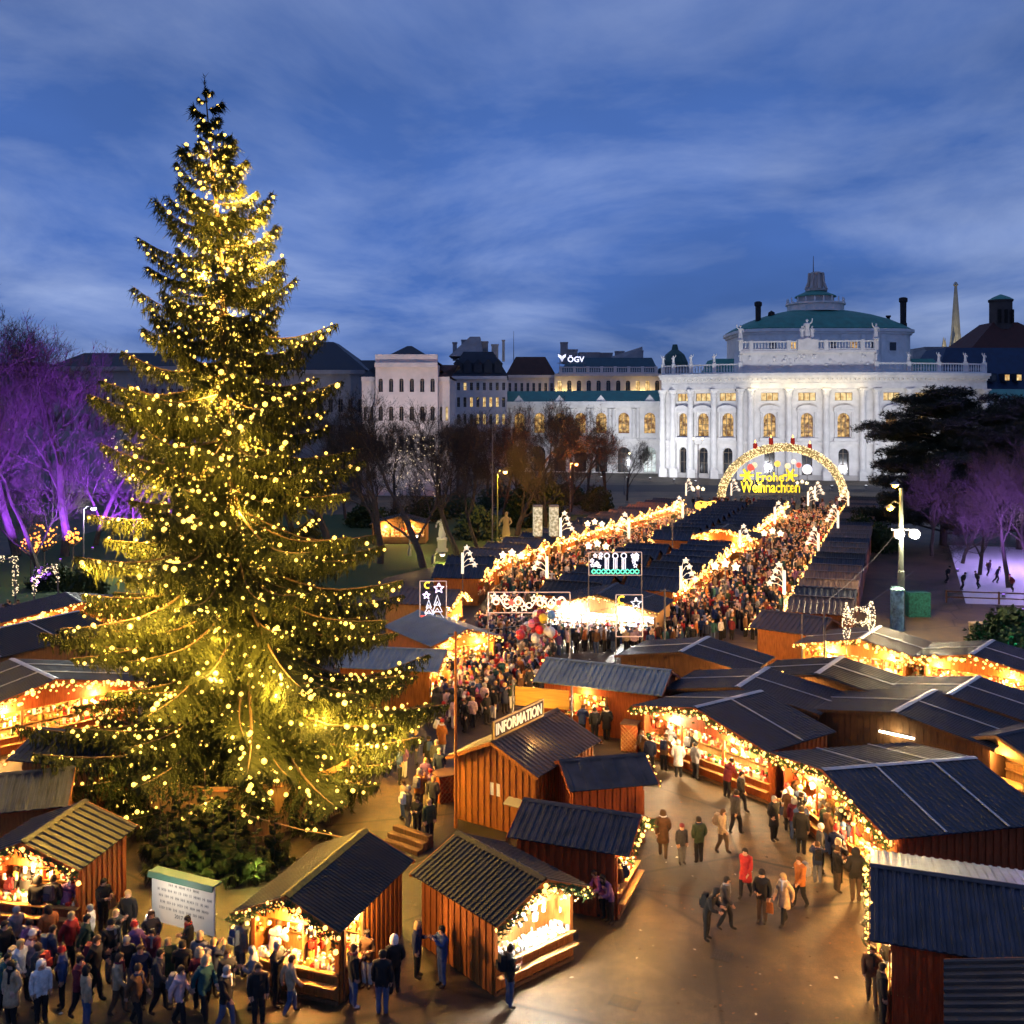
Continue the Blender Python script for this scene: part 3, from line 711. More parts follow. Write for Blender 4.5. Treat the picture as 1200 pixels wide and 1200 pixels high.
# ------------------------------------------------------------------ the Christmas tree
NEEDLE = mat('spruce_needles', (0.034, 0.040, 0.011), 0.85, var=0.45, scale=1.3, detail=5, spec=.15)
BARK = mat('spruce_bark', (0.14, 0.085, 0.045), 0.9, var=0.4, scale=5, bump=.4)
def spray_tri(b, q, d, w):
    s = d.cross(Vector((0, 0, 1)))
    s = s.normalized() * w if s.length > 1e-4 else Vector((w, 0, 0))
    b.add([tuple(q - s), tuple(q + s), tuple(q + d)], [(0, 1, 2)])
def spruce_branch(L, seed):
    """a drooping spruce limb along +x of length L, needles as many small blades; returns mesh and the points where lights can sit"""
    rng = random.Random(seed); b = MB(); pts = []
    droop = -.10 * L; 
    def axis(t): return Vector((L * t, 0, droop * math.sin(t * PI * .8) * 1.2 + .11 * L * max(0, t - .55) * 1.8))
    n = 8; b.tube([axis(i / n) for i in range(n + 1)], [.055 * (L/6 + .25) * (1 - i / n * .85) for i in range(n + 1)], 4, mi=1)
    nt = int(L * 15) + 10
    for i in range(nt):
        t = .08 + .92 * ((i + rng.random()) / nt); q = axis(t); side = 1 if i % 2 else -1
        tl = (0.16 + .20 * L * (1 - t) ** .8 * (.4 + 1.3 * min(1, t * 2.2)) * .84) * rng.uniform(.65, 1.25)
        ang = rng.uniform(.7, 1.15)
        d = Vector((math.cos(ang), side * math.sin(ang), rng.uniform(-.55, -.05))).normalized()
        k = max(4, int(tl / .085)); 
        for j in range(k):
            f = (j + .3) / k; p = q + d * tl * f + Vector((0, 0, -.22 * tl * f * f))
            for s2 in (1, -1):
                a2 = rng.uniform(.5, 1.0) * s2
                dd = Vector((d.x*math.cos(a2)-d.y*math.sin(a2), d.x*math.sin(a2)+d.y*math.cos(a2), d.z + rng.uniform(-.5, .25))) * rng.uniform(.11, .21)
                spray_tri(b, p, dd, rng.uniform(.018, .034))
            if rng.random() < .95:   # hanging twiglet
                dd = Vector((rng.gauss(0, .25), rng.gauss(0, .25), -1)) * rng.uniform(.15, .52)
                sv = Vector((rng.gauss(0, 1), rng.gauss(0, 1), 0)).normalized() * .034
                b.add([tuple(p - sv), tuple(p + sv), tuple(p + dd)], [(0, 1, 2)])
        spray_tri(b, q + d * tl * .97 + Vector((0, 0, -.2*tl)), d * .16, .03)
    for j in range(5): spray_tri(b, axis(1 - .04*j), Vector((.2, rng.gauss(0, .08), rng.uniform(-.02, .14))), .03)
    m = max(2, int(L / .27))
    for i in range(m):
        t = .12 + .88 * (i + rng.uniform(.2, .9)) / m; q = axis(min(1, t))
        sp = .24 * L * (1 - .8 * min(1, t)) * rng.uniform(-1, 1)
        pts.append(q + Vector((0, sp, rng.uniform(-.28, .10) - .12*abs(sp))))
    return b.mesh('spruce_branch', [NEEDLE, BARK]), pts
LENS = [.7, 1.4, 2.4, 3.6, 5.0, 6.4, 7.8]
BR = {l: [spruce_branch(l, 50 + i * 7 + int(l * 10)) for i in range(3 if l > 2 else 2)] for l in LENS}
def crown_r(z):
    P = [(1.0, 7.0), (4, 7.9), (8, 7.4), (12, 6.4), (16, 5.2), (20, 4.3), (23, 3.4), (25.5, 2.5), (27, 1.75), (28.5, 1.0), (30, .65), (31.3, .25)]
    for (a, ra), (c, rc) in zip(P[:-1], P[1:]):
        if a <= z <= c: return ra + (rc - ra) * (z - a) / (c - a)
    return P[0][1] if z < 1.5 else .2
TB = WP(297, 930)
TREE = thing('christmas_tree', 'giant spruce covered in yellow fairy lights above the stalls', 'tree', (TB.x, TB.y, 0))
LEAN = Vector((-2.05 / 31.3, 0))
def trunk_at(z): return Vector((LEAN.x * z + .12 * math.sin(z * .35), .1 * math.sin(z * .27), z))
q = MB(); q.tube([trunk_at(z) for z in [0, 1, 3, 6, 10, 14, 18, 22, 26, 29, 31.2]], [.42, .36, .33, .30, .27, .23, .19, .14, .085, .04, .015], 10)
q.build('trunk', BARK, TREE, smooth=True)
rng = random.Random(11)
BULBS = []
zs = np.linspace(1.3, 30.9, 600); wz = np.array([crown_r(v) + 2.2 for v in zs]); cdf = np.cumsum(wz); cdf /= cdf[-1]
nb = 0
for i in range(300):
    zz = float(np.interp((i + rng.uniform(.1, .9)) / 300, cdf, zs)); r = crown_r(zz); a = i * 2.39996 + rng.uniform(-.35, .35)
    lump = 1 + .22 * mnoise.noise(Vector((math.cos(a) * 1.3, math.sin(a) * 1.3, zz * .21)))
    rl = r * lump * rng.choice([.62, .8, .92, 1.0, 1.06, 1.14]) * rng.uniform(.93, 1.06)
    l = min(LENS, key=lambda q: abs(q - rl)); me, pts = rng.choice(BR[l]); s = rl / l
    tilt = -.22 + .70 * min(1, max(0, (zz - 11) / 17)) + rng.uniform(-.16, .16)     # upper branches rise
    M = Matrix.Rotation(a, 4, 'Z') @ Matrix.Rotation(-tilt, 4, 'Y') @ Matrix.Rotation(rng.uniform(-.45, .45), 4, 'X') @ Matrix.Scale(s, 4)
    M = Matrix.Translation(trunk_at(zz)) @ M
    o = link('branch', me, TREE); o.matrix_local = M; nb += 1
    for p in pts: BULBS.append(M @ p)
q = MB()
for i in range(60):
    zt = 30.2 + 1.25 * rng.random(); a = rng.uniform(0, 2*PI); d = Vector((math.cos(a)*.16, math.sin(a)*.16, rng.uniform(.02, .2))) * rng.uniform(.6, 1.4)
    p = trunk_at(zt); sv = Vector((-math.sin(a), math.cos(a), 0)) * .025; q.add([tuple(p - sv), tuple(p + sv), tuple(p + d)], [(0, 1, 2)])
q.build('leader_shoot', NEEDLE, TREE)
# fairy lights: strings wound up the trunk and along the limbs
for i in range(330):
    zz = 2 + 27 * (i / 330) ; a = i * 1.13
    BULBS.append(trunk_at(zz) + Vector((math.cos(a), math.sin(a), 0)) * (.5 + .25 * rng.random()))
LT = thing('tree_lights', 'yellow fairy light strings draped over the giant spruce', 'fairy lights', (TB.x, TB.y, 0))
camv = Vector((0, 0, CH)) - Vector((TB.x, TB.y, 0))
def frontness(p): 
    return (p - camv).length
BULBS.sort(key=frontness)
q = MB(); q.ico((0, 0, 0), 1.0, sub=1); bulb_me = q.mesh('bulb', BULB_TREE)
rb = random.Random(5)
for p in BULBS[:300]:
    o = link('bulb', bulb_me, LT, p); s = rb.choice([.04, .05, .065, .075, .095, .12]); o.scale = (s, s, s)
q = MB()
for p in BULBS[300:]: q.ico(tuple(p), rb.choice([.03, .036, .046, .058, .075, .10]))
o = q.build('bulbs', BULB_TREE, LT); o['kind'] = 'stuff'
# the glow of the strings on the needles
for i in range(26):
    zz = 2.5 + 26 * i / 26; a = i * 2.4; rr_ = min(.9, crown_r(zz) * .28)
    lamp('string_light', trunk_at(zz) + Vector((math.cos(a) * rr_, math.sin(a) * rr_, .1)), 1500 if zz < 24 else 600, (1, .56, .09), .1, LT)
for i in range(96):
    zz = 2.5 + 26 * ((i * .618034) % 1.0) ** 1.15; a = i * 2.39996; rr_ = crown_r(zz) * random.Random(i).uniform(.5, 1.0)
    lamp('string_light', trunk_at(zz) + Vector((math.cos(a) * rr_, math.sin(a) * rr_, -.3)), 480, (1, .56, .09), .1, LT)
for i in range(46):
    zz = 5.5 + 20 * ((i * .618034 + .3) % 1.0); a = -1.31 + 1.35 * (2 * ((i * .7548777) % 1.0) - 1); rr_ = crown_r(zz) * random.Random(i + 400).uniform(.82, 1.03)
    lamp('string_light', trunk_at(zz) + Vector((math.cos(a) * rr_, math.sin(a) * rr_, .25)), 190, (1, .56, .09), .08, LT)
print('TREE branches', nb, 'bulbs', len(BULBS))
# ------------------------------------------------------------------ buildings
STONE_W = mat('white_stone', (0.66, 0.65, 0.63), 0.8, var=0.14, scale=0.5, bump=.2, detail=8)
STONE_G = mat('grey_stone', (0.40, 0.385, 0.37), 0.85, var=0.18, scale=0.4, detail=8)
STONE_P = mat('pale_plaster', (0.60, 0.53, 0.51), 0.85, var=0.12, scale=0.4, detail=8)
PLASTER_D = mat('grey_plaster', (0.26, 0.25, 0.26), 0.9, var=0.2, scale=0.4)
COPPER = mat('copper_green', (0.050, 0.205, 0.165), 0.6, var=0.25, scale=0.5, stretch=(1, 1, .2), detail=8)
SLATE = mat('slate_roof', (0.022, 0.030, 0.045), 0.6, var=0.3, scale=0.6)
TILE_BR = mat('brown_tile_roof', (0.060, 0.032, 0.028), 0.8, var=0.3, scale=0.6)
GLASS_D = mat('window_glass_dark', (0.015, 0.018, 0.025), 0.12, spec=.6)
FRAME = mat('window_frame', (0.20, 0.15, 0.10), 0.6)
def lit_glass(name, c1, c2, s, scale=.9):
    m = bpy.data.materials.new(name); m.use_nodes = True; nt = m.node_tree; N = nt.nodes; L = nt.links; b = N['Principled BSDF']
    tc = N.new('ShaderNodeTexCoord'); n = N.new('ShaderNodeTexNoise'); n.inputs['Scale'].default_value = scale; n.inputs['Detail'].default_value = 3
    L.new(tc.outputs['Object'], n.inputs['Vector'])
    rp = N.new('ShaderNodeValToRGB'); L.new(n.outputs[0], rp.inputs[0]); rp.color_ramp.elements[0].position = .38; rp.color_ramp.elements[1].position = .66
    rp.color_ramp.elements[0].color = (*c1, 1); rp.color_ramp.elements[1].color = (*c2, 1)
    L.new(rp.outputs[0], b.inputs['Emission Color']); b.inputs['Emission Strength'].default_value = s
    b.inputs['Base Color'].default_value = (.05, .04, .03, 1); b.inputs['Roughness'].default_value = .2; m.cycles.emission_sampling = 'NONE'
    return m
LIT_GOLD = lit_glass('lit_window_gold', (.16, .065, .012), (1.0, .62, .20), 1.0)
LIT_WARM = lit_glass('lit_window_warm', (.55, .30, .09), (1.0, .78, .36), 1.1)
LIT_TEAL = lit_glass('lit_window_teal', (.03, .08, .09), (.55, .68, .66), .9, .5)

class Site:
    """collects parts of one building in world coordinates under an Empty at its base"""
    def __init__(s, name, label, cat, loc):
        s.o = Vector((loc[0], loc[1], 0)); s.t = thing(name, label, cat, (loc[0], loc[1], 0))
    def part(s, mb, name, m, parent=None, smooth=False, kind=None):
        mb.v = [(v[0]-s.o.x, v[1]-s.o.y, v[2]) for v in mb.v]
        o = mb.build(name, m, parent or s.t, smooth=smooth)
        if kind: o['kind'] = kind
        return o
def fr(p, q):
    p = Vector(p[:2]); q = Vector(q[:2]); d = q - p; L = d.length; d.normalize(); return p, d, Vector((d.y, -d.x)), L
def cell(mb, p, q, z0, z1, op=None, depth=.5, off=0.0):
    """wall cell from p to q (seen from outside left to right) with an optional opening (u0, u1, v0, v1, arched)"""
    p, d, n, L = fr(p, q)
    def P(u, z, o=0.0): w = p + d * u + n * (off + o); return (w.x, w.y, z)
    if op is None:
        mb.add([P(0,z0),P(L,z0),P(L,z1),P(0,z1)], [(0,1,2,3)]); return
    u0, u1, v0, v1, ar = op
    mb.add([P(0,z0),P(u0,z0),P(u0,z1),P(0,z1)], [(0,1,2,3)]); mb.add([P(u1,z0),P(L,z0),P(L,z1),P(u1,z1)], [(0,1,2,3)])
    if v0 > z0 + 1e-4: mb.add([P(u0,z0),P(u1,z0),P(u1,v0),P(u0,v0)], [(0,1,2,3)])
    out = outline(u0, u1, v0, v1, ar)
    top = out[2:] if not ar else out[2:]
    # area above the opening
    k = [(u1, out[2][1])] if False else []
    arc = out[2:]                                     # from right spring to left spring
    for (a, za), (b, zb) in zip(arc[:-1], arc[1:]):
        mb.add([P(b,zb),P(a,za),P(a,z1),P(b,z1)], [(0,1,2,3)])
    m = len(out)
    for i in range(m):
        a = out[i]; b = out[(i+1) % m]
        mb.add([P(a[0],a[1]),P(b[0],b[1]),P(b[0],b[1],-depth),P(a[0],a[1],-depth)], [(3,2,1,0)])
def outline(u0, u1, v0, v1, ar, n=8):
    if not ar: return [(u0,v0),(u1,v0),(u1,v1),(u0,v1)]
    r = (u1 - u0) / 2; c = (u0 + u1) / 2; zc = v1 - r
    return [(u0,v0),(u1,v0)] + [(c + r*math.cos(PI*i/n), zc + r*math.sin(PI*i/n)) for i in range(n+1)]
def window(S, p, q, op, depth, glass, framem=None, bars=(1, 2), off=0.0, parent=None, fw=.12):
    p, d, n, L = fr(p, q)
    def P(u, z, o): w = p + d * u + n * (off + o); return (w.x, w.y, z)
    u0, u1, v0, v1, ar = op; out = outline(u0, u1, v0, v1, ar)
    f = MB(); fm = framem or FRAME
    m = len(out)
    for i in range(m):
        a = out[i]; b = out[(i+1) % m]; f.beam(P(a[0],a[1],-depth+.1), P(b[0],b[1],-depth+.1), fw*1.6, fw)
    zt = v1 - ((u1-u0)/2 if ar else 0)
    for i in range(bars[0]):
        u = u0 + (u1-u0)*(i+1)/(bars[0]+1); f.beam(P(u,v0,-depth+.09), P(u,v1-(.05 if ar else 0),-depth+.09), fw, fw)
    for i in range(bars[1]):
        z = v0 + (zt-v0)*(i+1)/bars[1] if ar else v0 + (v1-v0)*(i+1)/(bars[1]+1); f.beam(P(u0,z,-depth+.085), P(u1,z,-depth+.085), fw, fw)
    w = S.part(f, 'window', fm, parent)
    g = MB(); k = len(out)
    g.add([P(a,z,-depth) for a, z in out] + [P(a,z,-depth-.05) for a, z in out], [tuple(range(k)), tuple(range(2*k-1, k-1, -1))] + [(i, i+k, (i+1) % k + k, (i+1) % k) for i in range(k)])
    S.part(g, 'pane', glass, w)
    return w
def offset_poly(P, o):
    P = [Vector(p[:2]) for p in P]; out = []
    for i, p in enumerate(P):
        ns = []
        if i > 0: d = (p - P[i-1]).normalized(); ns.append(Vector((d.y, -d.x)))
        if i < len(P)-1: d = (P[i+1] - p).normalized(); ns.append(Vector((d.y, -d.x)))
        n = sum(ns, Vector((0, 0))).normalized(); out.append(p + n * o / max(.5, n.dot(ns[0])))
    return out
def band(mb, P, o0, o1, z0, z1):
    A = offset_poly(P, o0); B = offset_poly(P, o1); k = len(P); base = len(mb.v)
    for i in range(k): mb.v += [(A[i].x,A[i].y,z0),(B[i].x,B[i].y,z0),(B[i].x,B[i].y,z1),(A[i].x,A[i].y,z1)]
    for i in range(k-1):
        a = base+4*i; b = a+4
        for j in range(4):
            mb.f.append((a+j, a+(j+1) % 4, b+(j+1) % 4, b+j)); mb.m.append(mb.mi)
    mb.f += [(base+3,base+2,base+1,base), (base+4*(k-1),base+4*(k-1)+1,base+4*(k-1)+2,base+4*(k-1)+3)]; mb.m += [mb.mi]*2
def balustrade(S, P, o, z, h, posts=True, parent=None, m=None):
    m = m or STONE_W
    b = MB(); band(b, P, o-.35, o+.35, z, z+.45); band(b, P, o-.3, o+.3, z+h-.35, z+h)
    rail = S.part(b, 'balustrade', m, parent)
    A = offset_poly(P, o); q = MB()
    for a, c in zip(A[:-1], A[1:]):
        n = max(2, int((c-a).length / .75))
        for i in range(n):
            p = a.lerp(c, (i+.5)/n); q.lathe([(.11, 0), (.22, (h-.8)*.35), (.10, h-.8)], 5, (p.x, p.y, z+.45))
    S.part(q, 'balusters', m, rail, kind='stuff')
    for a in A:
        q = MB(); q.box(a.x-.5, a.x+.5, a.y-.5, a.y+.5, z, z+h+.15); S.part(q, 'balustrade_pier', m, rail)
    return A
def statue_mb(x, y, z, h, seed=0, arm=True):
    rng = random.Random(seed); b = MB(); t = rng.uniform(-.1, .1)
    b.lathe([(.22*h, 0), (.22*h, .06*h), (.15*h, .08*h)], 8, (x, y, z))
    b.lathe([(.13*h, .06*h), (.15*h, .2*h), (.12*h, .42*h), (.10*h, .52*h), (.13*h, .66*h), (.14*h, .76*h), (.05*h, .82*h), (.045*h, .85*h)], 8, (x, y, z), sy=.75)
    b.ico((x + t*h*.2, y, z + .91*h), .075*h, sub=1, sq=(1, 1, 1.2))
    s = rng.choice((-1, 1))
    b.tube([(x+s*.12*h, y, z+.76*h), (x+s*.2*h, y-.04*h, z+.62*h), (x+s*.12*h, y-.1*h, z+.52*h)], [.045*h, .035*h, .025*h], 5)
    b.tube([(x-s*.12*h, y, z+.76*h), (x-s*.22*h, y-.03*h, z+(.86 if arm else .6)*h), (x-s*.24*h, y-.05*h, z+(1.02 if arm else .48)*h)], [.045*h, .035*h, .025*h], 5)
    return b

# ---- the theatre ---------------------------------------------------------------
def build_theatre():
    ctrl = [(778,274),(790,272),(810.5,269),(837.5,265.5),(868,262),(880,261),(924,259.5),(967.5,258),(1010,257),(1026,257),(1064,257.5),(1099,259),(1130,261),(1152,263)]
    P = [Vector((AT(x, d), d)) for x, d in ctrl]
    S = Site('theatre', 'floodlit white theatre with green dome closing the square', 'theatre', (P[6].x, P[6].y + 20))
    wall = MB()
    blank = {0, 4, 8, 12}
    for i in range(len(P)-1):
        p, q = P[i], P[i+1]; L = (q-p).length
        if i in blank:
            cell(wall, p, q, 0, 27.7); continue
        c = L/2; w1 = min(1.55, L*.24); w2 = min(2.2, L*.32)
        og = (c-w1*.85, c+w1*.85, 1.2, 8.2, True); of = (c-w1, c+w1, 11.2, 17.4, True); om = (c-w2, c+w2, 20.6, 22.7, False)
        cell(wall, p, q, 0, 10, og, .9); cell(wall, p, q, 10, 19.4, of, .8); cell(wall, p, q, 19.4, 27.7, om, .6)
        window(S, p, q, og, .9, GLASS_D, bars=(1, 2)); window(S, p, q, of, .8, LIT_GOLD, bars=(2, 3), fw=.14); window(S, p, q, om, .6, LIT_WARM, bars=(2, 0), fw=.16)
        pp, d, n, _ = fr(p, q)
        def Q(u, z, o): w = pp + d*u + n*o; return (w.x, w.y, z)
        # aedicule: little columns, entablature and pediment round the first-floor window
        a = MB()
        for s in (-1, 1):
            u = c + s*(w1+.55); a.tube([Q(u, 10.6, .35), Q(u, 17.6, .35)], .26, 6)
        a.hexa([Q(c-w1-1.0, 17.6, .8), Q(c+w1+1.0, 17.6, .8), Q(c+w1+1.0, 17.6, .01), Q(c-w1-1.0, 17.6, .01), Q(c-w1-1.0, 18.2, .8), Q(c+w1+1.0, 18.2, .8), Q(c+w1+1.0, 18.2, .01), Q(c-w1-1.0, 18.2, .01)])
        k = 8; arc = [(c + (w1+1.1)*math.cos(PI*j/k), 18.25 + 1.25*math.sin(PI*j/k)) for j in range(k+1)]
        base = len(a.v); a.v += [Q(u, z, .85) for u, z in arc] + [Q(u, z, .01) for u, z in arc]
        a.f.append(tuple(base+j for j in range(k+1))); a.m.append(0)
        for j in range(k): a.f.append((base+j, base+k+1+j, base+k+2+j, base+j+1)); a.m.append(0)
        S.part(a, 'window_surround', STONE_W)
        a = MB(); a.hexa([Q(c-w1-1, 10.05, .9), Q(c+w1+1, 10.05, .9), Q(c+w1+1, 10.05, .01), Q(c-w1-1, 10.05, .01), Q(c-w1-1, 10.9, .9), Q(c+w1+1, 10.9, .9), Q(c+w1+1, 10.9, .01), Q(c-w1-1, 10.9, .01)])
        S.part(a, 'window_sill', STONE_W)
    # sides and back, roof deck
    bk = [P[-1], Vector((P[-1].x+2, P[-1].y+50)), Vector((P[0].x+8, P[0].y+45)), P[0]]
    for a, b in zip(bk[:-1], bk[1:]): cell(wall, a, b, 0, 27.7)
    wall.add([(p.x, p.y, 27.65) for p in P] + [(p.x, p.y, 27.65) for p in bk[1:3]], [tuple(range(len(P)+2))])
    S.part(wall, 'wall', STONE_W)
    b = MB(); band(b, P, .01, .8, 0, 1.3); S.part(b, 'plinth', STONE_G)
    b = MB(); band(b, P, .01, .55, 9.3, 10.0); S.part(b, 'string_course', STONE_W)
    for z in (2.4, 3.6, 4.8, 6.0, 7.2, 8.4): 
        b = MB(); band(b, [P[0], P[1]], .01, .12, z, z+.9); S.part(b, 'rusticated_course', STONE_W)
    b = MB(); band(b, P, .01, 1.35, 23.7, 25.2); S.part(b, 'architrave', STONE_W)
    b = MB(); band(b, P, .01, 1.25, 25.2, 26.4); S.part(b, 'frieze', STONE_W)
    b = MB(); band(b, P, .01, 2.3, 26.4, 27.0); band(b, P, .01, 2.8, 27.0, 27.75); S.part(b, 'cornice', STONE_W)
    b = MB()
    for a, c in zip(P[:-1], P[1:]):
        pp, d, n, L = fr(a, c); k = int(L / 1.1)
        for j in range(k):
            w = pp + d*(L*(j+.5)/k); w0 = w + n*1.26 - d*.22; w1_ = w + n*1.26 + d*.22
            b.wallbox(w0, w1_, .8, 25.9, 26.39)
    S.part(b, 'dentils', STONE_W, kind='stuff')
    # giant columns
    for i, p in enumerate(P):
        n = (offset_poly(P, 1)[i] - p); c = p + n*.75
        q = MB(); q.box(c.x-1.05, c.x+1.05, c.y-1.05, c.y+1.05, 0, 2.2); S.part(q, 'column_pedestal', STONE_W)
        q = MB(); q.lathe([(1.0, 2.2), (1.0, 2.6), (.82, 2.9), (.84, 10), (.72, 21.6)], 12, (c.x, c.y, 0)); col = S.part(q, 'column', STONE_W, smooth=False)
        q = MB(); q.lathe([(.74, 21.6), (.9, 22.2), (.85, 22.6), (1.15, 23.3)], 8, (c.x, c.y, 0)); q.box(c.x-1.1, c.x+1.1, c.y-1.1, c.y+1.1, 23.3, 23.69); S.part(q, 'capital', STONE_W, col)
    # roof balustrades with statues
    for k, seg in enumerate((P[0:5], P[9:14])):
        A = balustrade(S, seg, .4, 27.76, 2.6)
        for j, a in enumerate(A): S.part(statue_mb(a.x, a.y, 30.55, 2.6, j+k*7), 'statue', STONE_W)
    # attic over the middle
    Pm = P[5:9]; A0 = offset_poly(P, .2)[4:10]; Pm = A0
    b = MB()
    for a, c in zip(Pm[:-1], Pm[1:]): cell(b, a, c, 27.76, 33.4)
    e1 = Pm[-1] + Vector((1, 12)); e0 = Pm[0] + Vector((1, 12)); cell(b, Pm[-1], e1, 27.76, 33.4); cell(b, e0, Pm[0], 27.76, 33.4); cell(b, e1, e0, 27.76, 33.4)
    b.add([(p.x, p.y, 33.38) for p in Pm] + [(e1.x, e1.y, 33.38), (e0.x, e0.y, 33.38)], [tuple(range(len(Pm)+2))])
    S.part(b, 'attic_wall', STONE_W)
    b = MB(); band(b, Pm, .01, .5, 27.78, 28.6); band(b, Pm, .01, .6, 33.0, 33.6); S.part(b, 'attic_moulding', STONE_W)
    rg = random.Random(4); b = MB()
    for a, c in zip(Pm[:-1], Pm[1:]):
        for j in range(int((c-a).length / .7)):
            w = a.lerp(c, rg.random()); b.ico((w.x, w.y - .1, rg.uniform(29.2, 32.4)), rg.uniform(.25, .55), sq=(1, .5, 1.1))
    S.part(b, 'relief_frieze', STONE_W, kind='stuff')
    A = balustrade(S, Pm, .1, 33.6, 2.5)
    c = (A[2] + A[3]) / 2
    q = MB(); q.box(c.x-2.6, c.x+2.6, c.y-1.0, c.y+1.0, 33.6, 36.4); S.part(q, 'statue_base', STONE_W)
    q = statue_mb(c.x, c.y, 36.4, 5.4, 3); 
    for s in (-1, 1):
        r = statue_mb(c.x+s*1.3, c.y, 36.4, 3.6, 8+s, False); k = len(q.v); q.v += r.v; q.f += [tuple(i+k for i in f) for f in r.f]; q.m += r.m
    S.part(q, 'statue_group', STONE_W)
    for a in (A[0], A[-1]): S.part(statue_mb(a.x, a.y, 36.3, 4.2, int(a.x)), 'statue', STONE_W)
    # drum and dome
    dd = 288; cx = AT(965.5, dd) + 3.0; cyy = dd + 18; n = 48; rx, ry = 25.4, 17.0
    q = MB(); q.lathe([(1, 27.6), (1, 40.5)], n, (cx, cyy, 0), rx, ry, expo=.42); drum = S.part(q, 'drum', STONE_W)
    q = MB(); q.lathe([(1.02, 40.5), (1.02, 41.0), (1.045, 41.2), (1.045, 42.0), (1.0, 42.0)], n, (cx, cyy, 0), rx, ry, expo=.42); S.part(q, 'drum_cornice', STONE_W, drum)
    for k in range(7):
        x = cx - 17.4 + 5.8*k; yy = cyy - ry*(max(0, 1-abs((x-cx)/rx)**(2/.42)))**(.42/2)
        q = MB(); q.box(x-1.25, x+1.25, yy-.35, yy+.4, 35.2, 38.4); S.part(q, 'window', STONE_W, drum)
        q = MB(); q.box(x-.95, x+.95, yy-.40, yy-.34, 35.6, 38.0); S.part(q, 'pane', LIT_GOLD if k in (1, 4) else GLASS_D, drum)
        if k < 6:
            q = MB(); q.box(x+2.3, x+3.5, yy-.25, yy+.4, 31, 40.4); S.part(q, 'pilaster', STONE_W, drum)
    q = MB(); q.lathe([(1.03, 42.02), (1.035, 42.3), (.95, 43.6), (.80, 45.5), (.62, 47.0), (.46, 48.0), (.36, 48.5)], n, (cx, cyy, 0), rx, ry, expo=.5); S.part(q, 'dome', COPPER, smooth=False)
    q = MB(); q.lathe([(8.4, 48.3), (8.4, 50.4), (8.9, 50.5), (8.9, 51.0), (5.5, 51.0)], 20, (cx, cyy, 0)); S.part(q, 'lantern_base', STONE_W)
    q = MB()
    for k in range(20):
        a = 2*PI*k/20; q.lathe([(.18, 51.0), (.25, 51.6), (.15, 52.6)], 5, (cx+8.4*math.cos(a), cyy+8.4*math.sin(a), 0))
    S.part(q, 'lantern_balusters', STONE_W, kind='stuff')
    q = MB(); q.lathe([(5.5, 51.0), (5.5, 53.0)], 16, (cx, cyy, 0)); S.part(q, 'lantern_wall', STONE_G)
    q = MB(); q.lathe([(6.3, 53.0), (6.0, 53.4), (3.2, 54.6), (2.9, 54.8)], 16, (cx, cyy, 0)); S.part(q, 'lantern_roof', COPPER)
    q = MB(); q.lathe([(3.4, 54.8), (3.4, 55.4), (2.2, 55.6), (2.0, 59.8), (2.4, 60.2), (1.2, 60.8)], 10, (cx+.3, cyy, 0))
    for k in range(8):
        a = 2*PI*k/8; q.tube([(cx+.3+3.2*math.cos(a), cyy+3.2*math.sin(a), 55.3), (cx+.3+2.4*math.cos(a), cyy+2.4*math.sin(a), 57.6), (cx+.3+2.1*math.cos(a), cyy+2.1*math.sin(a), 60.4)], [.5, .35, .45], 5)
    S.part(q, 'crown_ornament', STONE_G)
    q = MB(); q.tube([(cx-.9, cyy-1, 60), (cx-.9, cyy-1, 65.5)], [.2, .08], 5); S.part(q, 'finial', STEEL)
    BK = mat('dark_chimney', (.02, .02, .022), .8)
    for x, zt, w in ((888.5, 50.6, 1.0), (1058.5, 51.8, 1.15)):
        X = AT(x, 296); q = MB(); q.lathe([(w, 40), (w, 44), (w*.8, 44.3), (w*.85, zt-1.6), (w*1.15, zt-1.2), (w*1.15, zt-.3), (w*.6, zt)], 8, (X, 296, 0)); S.part(q, 'chimney', BK)
    X = AT(904, 298); q = MB(); q.lathe([(.7, 42), (.7, 46.2)], 8, (X, 298, 0)); q.ico((X, 298, 47), 1.15); S.part(q, 'roof_ventilator', BK)
    X = AT(1041, 298); q = MB(); q.lathe([(.5, 42), (.5, 46), (.8, 46.2), (.8, 46.6)], 8, (X, 298, 0)); S.part(q, 'roof_ventilator', BK)
    # low green roofs beside the drum
    for x0, x1 in ((832, 872), (1060, 1105)):
        q = MB(); a, b_ = AT(x0, 292), AT(x1, 292); q.hexa([(a, 288, 27.8), (b_, 288, 27.8), (b_, 312, 27.8), (a, 312, 27.8), (a+2, 294, 33.5), (b_-2, 294, 33.5), (b_-2, 306, 33.5), (a+2, 306, 33.5)]); S.part(q, 'side_roof', COPPER)
